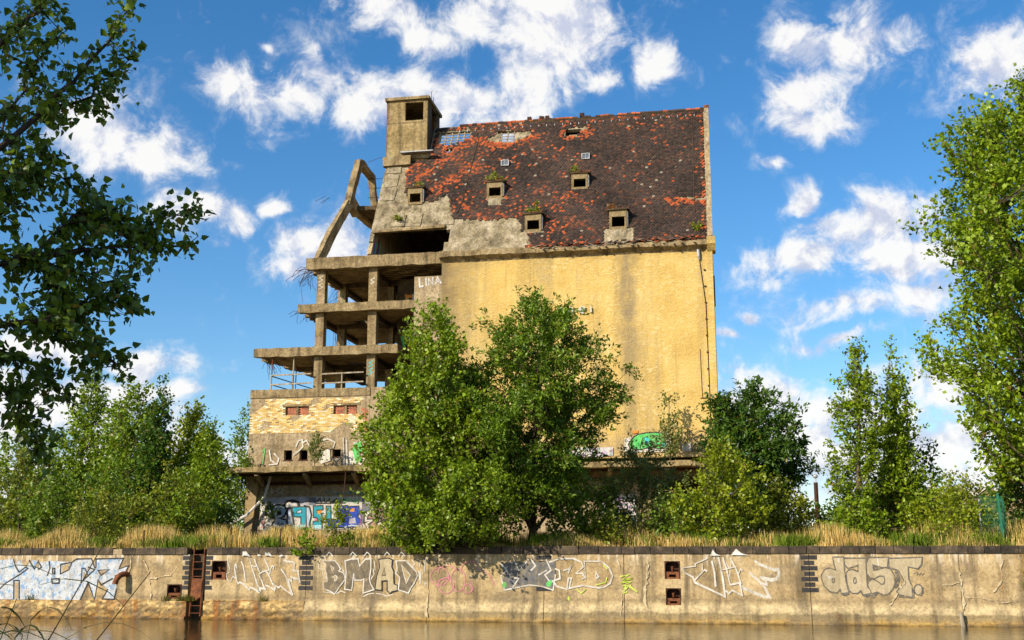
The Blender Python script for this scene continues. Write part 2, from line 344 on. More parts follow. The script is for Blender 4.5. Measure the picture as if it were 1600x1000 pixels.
MAT['wood'] = simple('grey_weathered_wood', (.17, .13, .085), (.42, .35, .25), 7, .4, .9, .2, 0, 6, (1, 1, .15))
MAT['green_metal'] = simple('green_coated_steel', (.01, .10, .055), (.02, .17, .09), 8, .2, .5, .4)
MAT['white_pipe'] = simple('white_conduit', (.5, .47, .42), (.72, .68, .6), 6, .2, .6)
MAT['lead'] = simple('lead_flashing', (.20, .20, .21), (.42, .42, .43), 6, .4, .6, .4, .3)
MAT['dark_glass'] = simple('dirty_pane', (.05, .07, .09), (.16, .19, .22), 3, 0, .25, .5)
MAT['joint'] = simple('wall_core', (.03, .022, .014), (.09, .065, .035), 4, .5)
MAT['sand'] = simple('patched_mortar', (.24, .18, .10), (.46, .36, .22), 8, .8)
MAT['crack'] = simple('broken_pale_concrete', (.34, .25, .13), (.66, .54, .34), 9, .9)

def attr_mat(name, rough=.85, spec=.25, trans=0.0, noise_amt=.3, nscale=20, bump=0.0):
    m = NM(name); c = m.attr()
    if noise_amt: c = m.mix(noise_amt, c, m.ramp(m.noise(nscale, 4, .7), [(.3, (.4, .4, .4)), (.65, (1.25, 1.25, 1.25))]), 'MULTIPLY')
    m.color(c)
    if bump: m.bump(m.noise(nscale * 2, 4, .7), bump, .02)
    m.fin(rough, spec)
    if trans:
        t = m.n('ShaderNodeBsdfTranslucent'); m.l(c, t.inputs['Color']); x = m.n('ShaderNodeMixShader'); x.inputs[0].default_value = trans
        m.l(m.b.outputs[0], x.inputs[1]); m.l(t.outputs[0], x.inputs[2]); m.l(x.outputs[0], m.out.inputs['Surface'])
    return m.mat
MAT['tile'] = attr_mat('clay_roof_tiles', .8, .3, 0, .45, 9, .4)
MAT['brickface'] = attr_mat('glazed_bricks', .55, .4, 0, .35, 12, .3)
MAT['leaf'] = attr_mat('leaves', .42, .45, .40, 0)
MAT['grass'] = attr_mat('grass_blades', .8, .15, .25, 0)
def bark_mat(name, a, b):
    return simple(name, a, b, 5, .8, .95, .15, 0, 6, (3, 3, .5))
MAT['bark'] = bark_mat('grey_bark', (.05, .035, .02), (.17, .13, .08)); MAT['bark_dark'] = bark_mat('dark_bark', (.02, .014, .009), (.075, .052, .033))

def paint(name, a, b=None, wear=.42, under=(.36, .27, .14), scale=3.0, extra=None):
    """spray paint worn off in patches down to the wall below it"""
    m = NM(name); b = b or tuple(min(1, v * 1.25 + .01) for v in a)
    c = m.ramp(m.noise(scale, 5, .6), [(.35, a), (.65, b)])
    if extra:
        for i, (col, th) in enumerate(extra): c = m.mix(m.rng(m.noise(4.5 + i, 6, .7, m.map((1, 1, .8), (i * 7.3, 0, i * 3.1))), th, th + .05), c, col)
    c = m.mix(m.rng(m.noise(7, 8, .75, m.map((1, 1, .6), (2, 5, 1))), 1 - wear, 1 - wear + .14, 0, .9), c, under)
    c = m.mix(m.rng(m.noise(1.0, 6, .68, m.map((2.2, 2.2, .35), (6, 2, 4))), .5, .68, 0, .55), c, tuple(v * .55 for v in under))
    c = m.mix(.4, c, m.ramp(m.noise(12, 6, .72, None), [(.3, (.5, .47, .42)), (.6, (1, 1, 1))]), 'MULTIPLY')
    m.color(c); m.bump(m.noise(22, 5, .7), .4, .02); return m.fin(.85, .25)
PAINT = dict(
    paint_lilac=paint('lilac_wall_paint', (.36, .34, .40), (.50, .48, .52), .47), paint_white=paint('white_spray_paint', (.54, .50, .43), wear=.48), paint_white_cop=paint('white_spray_on_stone', (.60, .58, .52), wear=.48, under=(.06, .05, .035)),
    paint_white_thin=paint('thin_white_paint', (.58, .54, .46), wear=.49, under=(.40, .31, .19)), paint_black=paint('black_spray_paint', (.018, .018, .02), (.05, .048, .05), .43),
    paint_grey=paint('grey_spray_fill', (.115, .095, .065), (.20, .16, .11), .49), paint_grey_line=paint('grey_spray_line', (.085, .078, .07), (.15, .135, .115), .49),
    paint_pale=paint('pale_spray_fill', (.43, .345, .21), (.50, .41, .26), .47), paint_tan=paint('bare_patch', (.36, .26, .13), (.45, .33, .18), .3),
    paint_blue_white=paint('blue_white_spray_fill', (.44, .48, .53), (.60, .62, .63), .49, extra=[((.20, .34, .54), .53), ((.08, .26, .38), .60), ((.36, .26, .13), .60)]),
    paint_pink=paint('pink_spray_paint', (.62, .19, .27), (.70, .26, .34), .49), paint_dark_blue=paint('shade_dark_navy_fill', (.10, .105, .115), (.17, .165, .16), .49),  # navy fill greyed and darkened: the shade there is put into the colour
    paint_green=paint('green_spray_paint', (.06, .42, .10), (.16, .58, .15), .41), paint_lime=paint('lime_spray_paint', (.48, .60, .05), (.58, .68, .12), .49),
    paint_wall_white=paint('chalky_white_wall_paint', (.52, .49, .45), (.66, .63, .58), .49), paint_pale_blue=paint('pale_blue_spray_fill', (.40, .50, .62), (.58, .66, .74), .43),
    paint_teal=paint('teal_spray_fill', (.02, .26, .34), (.04, .34, .42), .39), paint_blue=paint('blue_spray_fill', (.015, .045, .30), (.03, .08, .42), .39),
    paint_orange=paint('orange_spray_paint', (.68, .20, .03), (.75, .32, .05), .41), paint_cyan_pale=paint('pale_cyan_spray', (.25, .58, .66), (.42, .68, .72), .49),
    paint_cyan=paint('cyan_spray_paint', (.03, .48, .50), (.06, .56, .60), .41), paint_purple=paint('purple_spray_paint', (.20, .05, .30), (.28, .09, .40), .45), paint_dark_grey=paint('dark_grey_spray', (.10, .12, .16), (.18, .20, .25), .49),
    paint_confetti=paint('speckled_red_spray_fill', (.30, .17, .14), (.40, .24, .18), .43, scale=6, extra=[((.05, .28, .26), .54), ((.42, .10, .08), .56), ((.45, .42, .12), .60)]),
    paint_confetti2=paint('many_coloured_spray_fill', (.55, .52, .50), (.66, .62, .60), .47, extra=[((.22, .06, .34), .54), ((.06, .44, .16), .56), ((.06, .22, .52), .58), ((.62, .20, .34), .59)]))

# ------------------------------------------------------------------ frames
Q0 = Vector((0, 45.6, 0)); RX = Vector((math.cos(A), -math.sin(A), 0)); VX = Vector((math.sin(A), math.cos(A), 0))
def QW(s, d, z=0.0): return Q0 + RX * s + VX * d + Vector((0, 0, z))      # along the quay, behind its face, height

# ------------------------------------------------------------------ ground, water, near bank
def gz(s, d):
    return 2.70 + .12 * min(1, max(0, d - .5) / 3) + .05 * math.sin(s * .9 + d * .7) + .04 * math.sin(s * 2.3 - d * 1.1)
def make_ground():
    m = NM('dry_bank_soil'); c = m.ramp(m.noise(.8, 7, .65), [(.3, (.12, .09, .03)), (.5, (.24, .17, .06)), (.7, (.30, .22, .09))])
    c = m.mix(m.rng(m.noise(.35, 4), .52, .62), c, (.07, .085, .02)); m.color(c); m.bump(m.noise(9, 6, .7), .6, .06); MAT['soil'] = m.fin(.95, .1)
    ss = sorted(set(list(np.linspace(-30, 26, 57)) + [-900, -400, -200, -100, -60, -45, 36, 50, 80, 150, 300, 800]))
    dd = [.30, .6, 1, 1.6, 2.4, 3.4, 5, 7, 10, 14, 19, 26, 40, 70, 120, 250, 600, 1600]
    V = [QW(s, d, gz(s, d)) for s in ss for d in dd]; n = len(dd)
    F = [(i * n + j, (i + 1) * n + j, (i + 1) * n + j + 1, i * n + j + 1) for i in range(len(ss) - 1) for j in range(n - 1)]
    tag(mesh_obj('ground', V, F, MAT['soil'], smooth=True), kind='structure')
    m = NM('harbour_water'); m.color((.022, .019, .007)); m.b.inputs['IOR'].default_value = 1.33
    h = m.math('ADD', m.math('MULTIPLY', m.noise(1.0, 3, .6, m.map((1.5, .55, 1))), 1.6), m.math('MULTIPLY', m.noise(1.0, 4, .6, m.map((5, 2.2, 1))), .7))
    m.bump(h, .30, .05); MAT['water'] = m.fin(.06, .5)
    tag(mesh_obj('water', [(-250, 2, 0), (250, 2, 0), (250, 100, 0), (-250, 100, 0)], [(0, 1, 2, 3)], MAT['water']), kind='structure')
    xs = np.linspace(-70, 70, 71); ys = [-60, -20, -8, -4, -1, 1, 2.5, 4, 5.5, 7, 8.5]; zs = [1.3, 1.1, .9, .75, .62, .55, .5, .4, .2, -.15, -.7]
    V = [(x, y, z + .08 * math.sin(x * 1.3 + y)) for x in xs for y, z in zip(ys, zs)]; n = len(ys)
    F = [(i * n + j, (i + 1) * n + j, (i + 1) * n + j + 1, i * n + j + 1) for i in range(len(xs) - 1) for j in range(n - 1)]
    tag(mesh_obj('near_bank', V, F, MAT['soil'], smooth=True), kind='structure')
make_ground()

# ------------------------------------------------------------------ quay wall
quay = empty('quay_wall', Q0, -A)
tag(quay, 'long weathered concrete quay wall with dark coping stones and graffiti above the water', 'quay wall')
NICHES = [(-12.43, -11.78, 1.55, 2.30), (-14.32, -13.68, .78, 1.36), (5.87, 6.45, 1.62, 2.28), (5.89, 6.46, .66, 1.28)]
SLOT = (-13.40, -12.68)
def toe(z, s):                                       # how far the face stands out over the water side
    if s < -8.38:
        k = 0 if z > .70 else .09 if z > .10 else .24
        if .02 < z < .68: k += .018 * math.sin(s * 4.1 + z * 11) * math.sin(s * 2.3 - z * 17) + .010 * math.sin(s * 19 + z * 23)
        return -k
    P = [(-.7, .30), (.0, .30), (.06, .28), (.10, .19), (.35, .17), (.55, .10), (.75, .04), (.95, .0), (3, 0)]
    for (a, b), (c, d) in zip(P, P[1:]):
        if a <= z <= c: return -(b + (d - b) * (z - a) / (c - a)) - (.012 * math.sin(s * 5 + z * 9) if z < .5 else 0)
    return 0
def make_quay():
    ZS = [-.7, -.3, .0, .04, .08, .12, .22, .35, .45, .55, .66, .70, .72, .78, .86, .96, 1.28, 1.36, 1.55, 1.62, 2.0, 2.28, 2.30, 2.545]
    J = [-62, -50, -38, -27, SLOT[0], SLOT[1], -8.38, -3.32, 1.25, 4.33, 11.19, 16.47, 21.5, 30, 42, 56]
    for a, b in zip(J, J[1:]):
        if (a, b) == SLOT: continue
        a += .012; b -= .012
        ns = [n for n in NICHES if a < n[0] < b]; ex = [e for n in ns for e in n[:2]]
        far = a < -27 or b > 22
        xs = cuts(a, b, 3 if far else .2, ex)
        kp = lambda x, z: not any(n[0] < x < n[1] and n[2] < z < n[3] for n in ns)
        zs = [-.7, 0, .1, .35, .7, .96, 2.545] if far else ZS
        sheet(xs, zs, kp, lambda x, z: (x, toe(z, x), z), lambda x, z: (x, .45, z)).build('concrete_panel', MAT['quay_rubble' if b < -8 else 'quay'], quay)
    MB().box(-62, 56, .45, 1.3, -.7, 2.54).build('wall_core', MAT['joint'], quay)
    # coping stones
    s = -24.0; i = 0; pv = random.Random(5)
    while s < 21.5:
        L = pv.uniform(.46, .92)
        if SLOT[0] - .3 < s < SLOT[1] or s < SLOT[0] < s + L:
            if s < SLOT[0] - .25: L = SLOT[0] - .03 - s
            else: s = SLOT[1] + .02; continue
        if -16.75 < s + L / 2 < -16.2 or -18.95 < s + L / 2 < -18.55:
            L = .42; MB().box(s + .01, s + L, -.02, .42, 2.55, 2.76, .015).build('mortar_patch', MAT['sand'], quay)
        else:
            dz = pv.uniform(-.008, .008); top = 2.825
            if -1.5 < s < 5: top += .03 * math.sin((s + 1.5) / 6.5 * math.pi); dz += pv.uniform(-.02, .02)
            m = MB(); j = .008; x0, x1 = s + .011, s + L - .011
            y0 = -.05 + pv.uniform(-.012, .012); zb = 2.552
            p = [(x0, y0, zb), (x1, y0, zb), (x1, .42, zb), (x0, .42, zb)]; t = top + dz; e = .022
            r = lambda: pv.uniform(-j, j)
            ring1 = [(x0 + r(), y0 + r(), t - e), (x1 + r(), y0 + r(), t - e), (x1, .42, t - e), (x0, .42, t - e)]
            ring2 = [(x0 + e, y0 + e, t + r()), (x1 - e, y0 + e, t + r()), (x1 - e, .40, t), (x0 + e, .40, t)]
            m.quadbox(p + ring1); m.quadbox(ring1 + ring2); m.build('coping_stone', MAT['coping'], quay)
        s += L; i += 1
    for a, b in ((-62, -24.01), (21.9, 56)): MB().box(a, b, -.05, .42, 2.55, 2.82).build('coping_run', MAT['coping'], quay)
    # dark brick quoins beside the ladder and at three joints
    def quoin(c, side, rows=8, z1=2.49):
        for k in range(rows):
            z = z1 - k * .197; wide = k % 2 == 0; h = .158
            w = .30 if wide else .19
            for sg in ((-1, 1) if side == 0 else (side,)):
                a, b = (c + .008, c + w) if sg > 0 else (c - w, c - .008)
                MB().box(a, b, -.004 - pv.uniform(0, .004), .03, z - h, z, .001).build('brick', MAT['basalt'], quay)
    quoin(-8.38, 0, 7); quoin(11.19, 0, 7); quoin(1.25, 0, 7); quoin(SLOT[0], -1, 7); quoin(SLOT[1], 1, 7)
    # mooring niches: rusty iron boxes let into the wall, a horn inside
    for x0, x1, z0, z1 in NICHES:
        n = MB(); x0 += .004; x1 -= .004; z0 += .004; z1 -= .004; xc = (x0 + x1) / 2; w = x1 - x0; hh = z1 - z0; zm = z0 + hh * .40
        n.box(x0, x1, .30, .40, z0, z1)
        n.box(x0, x0 + .035, -.02, .30, z0, z1); n.box(x1 - .035, x1, -.02, .30, z0, z1)
        for sg in (-1, 1):                                       # rounded upper corners
            cx = x0 + .035 if sg < 0 else x1 - .035; pts = [(cx, -.02, z1)] + [(cx - sg * (.16 - .16 * math.sin(t)), -.02, z1 - (.16 - .16 * math.cos(t))) for t in np.linspace(0, math.pi / 2, 6)][::-1]
            n.prism(pts if sg > 0 else pts[::-1], (0, .3, 0))
        n.box(x0 + .035, x1 - .035, -.015, .30, z1 - .03, z1)
        fr = n.build('mooring_niche', MAT['rust_dark'], quay)
        l = MB(); l.box(x0 + .035, x1 - .035, .02, .3, zm - .02, zm)       # sill and slotted plate below
        l.box(x0 + .035, xc - .13, .02, .06, z0, zm - .021); l.box(xc + .13, x1 - .035, .02, .06, z0, zm - .021)
        l.box(xc - .13, xc + .13, .02, .06, z0, z0 + .06); l.box(xc - .13, xc + .13, .02, .06, zm - .10, zm - .021); l.build('slotted_plate', MAT['rust'], fr)
        MB().tube([(xc, .27, zm + .08), (xc, .12, zm + .07), (xc, .09, zm + .12), (xc - .005, .08, zm + .19)], [.05, .045, .04, .055], 8).build('mooring_horn', MAT['rust'], fr)
make_quay()

